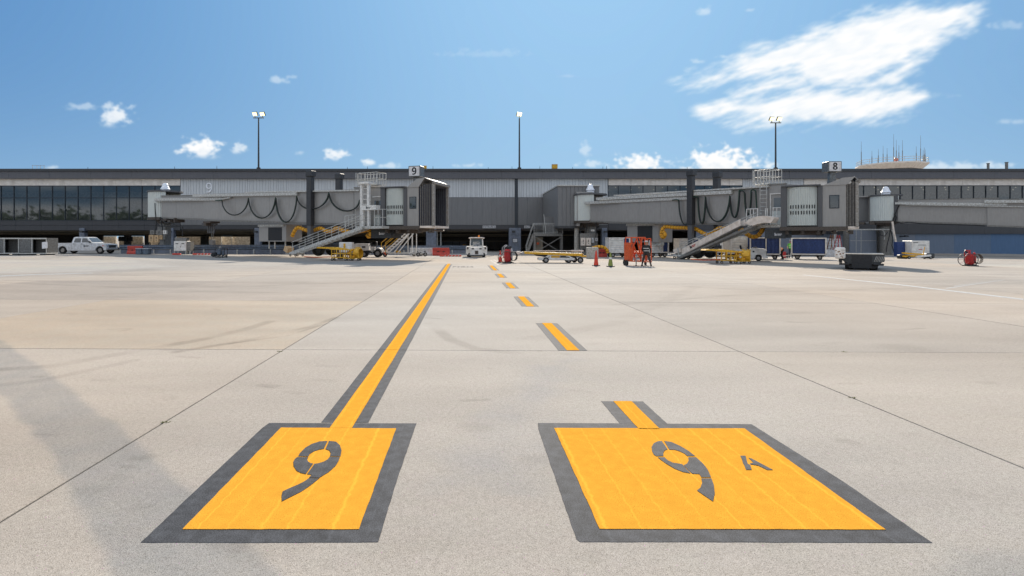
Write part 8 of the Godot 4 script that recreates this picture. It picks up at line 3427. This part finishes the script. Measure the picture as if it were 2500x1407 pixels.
func people() -> void:
	var skin := Color(0.36, 0.20, 0.13)
	var orange := mat("vest_orange", lin(0.9, 0.30, 0.06), 0.8)
	var green := mat("vest_green", lin(0.16, 0.72, 0.06), 0.8)
	var dark := mat("vest_black", lin(0.02, 0.02, 0.022), 0.8)
	var black := Color(0.012, 0.012, 0.014)
	# bent forwards into the cart
	person("person in orange vest and black trousers bending into the blue cart", on_ground(1908, 51.6), PI / 2, {
		"hip": Vector3(0, 0.86, 0.08), "neck": Vector3(0, 1.12, -0.44), "head": Vector3(0, 1.08, -0.62), "look": Vector3(0, -0.5, -1),
		"elbow_l": Vector3(-0.24, 0.86, -0.5), "wrist_l": Vector3(-0.16, 0.78, -0.74), "elbow_r": Vector3(0.24, 0.86, -0.5), "wrist_r": Vector3(0.16, 0.78, -0.74),
		"knee_l": Vector3(-0.12, 0.46, -0.04), "ankle_l": Vector3(-0.13, 0.09, 0.1), "knee_r": Vector3(0.12, 0.47, 0.0), "ankle_r": Vector3(0.13, 0.09, 0.16), "toes": Vector3(0, 0, -1),
	}, {"skin": skin, "top": Color(0.5, 0.18, 0.04), "legs": black, "sleeve": skin, "cap": M.gse_black}, orange)
	person("person in bright green vest standing behind the cream cart post", on_ground(1931, 55.5), PI * 0.75, {
		"hip": Vector3(0, 0.90, 0), "neck": Vector3(0, 1.42, -0.06), "head": Vector3(0, 1.60, -0.10), "look": Vector3(0, -0.3, -1),
		"elbow_l": Vector3(-0.25, 1.14, -0.12), "wrist_l": Vector3(-0.2, 0.98, -0.34), "elbow_r": Vector3(0.26, 1.12, -0.08), "wrist_r": Vector3(0.2, 0.98, -0.32),
		"knee_l": Vector3(-0.11, 0.48, -0.03), "ankle_l": Vector3(-0.12, 0.09, 0.05), "knee_r": Vector3(0.11, 0.48, -0.03), "ankle_r": Vector3(0.12, 0.09, 0.02), "toes": Vector3(0, 0, -1),
	}, {"skin": skin, "top": Color(0.06, 0.22, 0.04), "legs": Color(0.03, 0.035, 0.05), "sleeve": Color(0.1, 0.4, 0.05), "cap": M.gse_charcoal}, green)
	person("person in dark clothes with reflective bands beside the orange access stand", on_ground(1578, 36.9), -0.5, {
		"hip": Vector3(0, 0.84, 0), "neck": Vector3(0, 1.36, 0.0), "head": Vector3(0, 1.53, -0.02), "look": Vector3(-0.4, -0.1, -1),
		"elbow_l": Vector3(-0.26, 1.08, 0.0), "wrist_l": Vector3(-0.2, 0.9, -0.2), "elbow_r": Vector3(0.27, 1.08, 0.0), "wrist_r": Vector3(0.24, 0.86, -0.14),
		"knee_l": Vector3(-0.18, 0.46, -0.02), "ankle_l": Vector3(-0.27, 0.09, 0.0), "knee_r": Vector3(0.19, 0.46, -0.02), "ankle_r": Vector3(0.30, 0.09, 0.04), "toes": Vector3(0, 0, -1),
	}, {"skin": skin, "top": black, "legs": Color(0.05, 0.035, 0.03), "sleeve": black, "long": true, "cap": M.barrier_white}, dark)


func far_wood() -> void:
	# the wood behind the eye that the terminal's windows mirror
	rng.seed = 404
	var b := B.new()
	for i in 90:
		var c := Vector3(-280 + i * 2.6 + rng.randf_range(-3, 3), 0, 100 + rng.randf_range(-8, 14))
		var h := rng.randf_range(11, 18)
		b.cyl(c, c + Vector3(0, h * 0.6, 0), 0.35, 0.2, 5, false)
		for k in 120:
			var d := Vector3(rng.randfn(), rng.randfn(), rng.randfn()).normalized() * pow(rng.randf(), 0.4)
			var p := c + Vector3(d.x * h * 0.42, h * 0.52 + d.y * h * 0.46, d.z * h * 0.4)
			var n := Vector3(rng.randfn(), rng.randfn() + 0.6, rng.randfn()).normalized()
			var u := n.cross(Vector3(0.3, 1, 0.2)).normalized() * rng.randf_range(0.7, 1.5)
			var w := n.cross(u).normalized() * rng.randf_range(0.5, 1.0)
			b.quad(p - u, p + w, p + u, p - w * 0.8, n)
	var o := part(self, "far_wood", b, M.leaf)
	o.set_meta("kind", "stuff")
	tag(o, "dark belt of trees across the airfield, mirrored in the windows", "wood")


func _ready() -> void:
	light_and_camera()
	materials()
	apron()
	markings()
	terminal()
	fixed_walkways()
	bridge_nine()
	bridge_eight()
	bridge_seven()
	guard_rails()
	pickup()
	containers()
	left_gear()
	gate_nine_gear()
	cab_tractor()
	extinguisher(1239, 40.8, "red wheeled fire extinguisher with black hose left of the belt loader", true)
	extinguisher(2368, 39.3, "red wheeled fire extinguisher alone at the far right", false)
	cone(1221.5, 41.6, 0.86, M.cone_red, 1, "red traffic cone behind the left fire extinguisher")
	cone(1455.5, 37.0, 1.0, M.cone_red, 0, "red traffic cone right of the belt loader")
	cone(1490.5, 36.0, 0.9, M.cone_green, 1, "olive green traffic cone between red cone and orange stand")
	belt_loader()
	steel_landing()
	orange_stand()
	gate_eight_gear()
	dark_tractor()
	right_gear()
	people()
	far_wood()
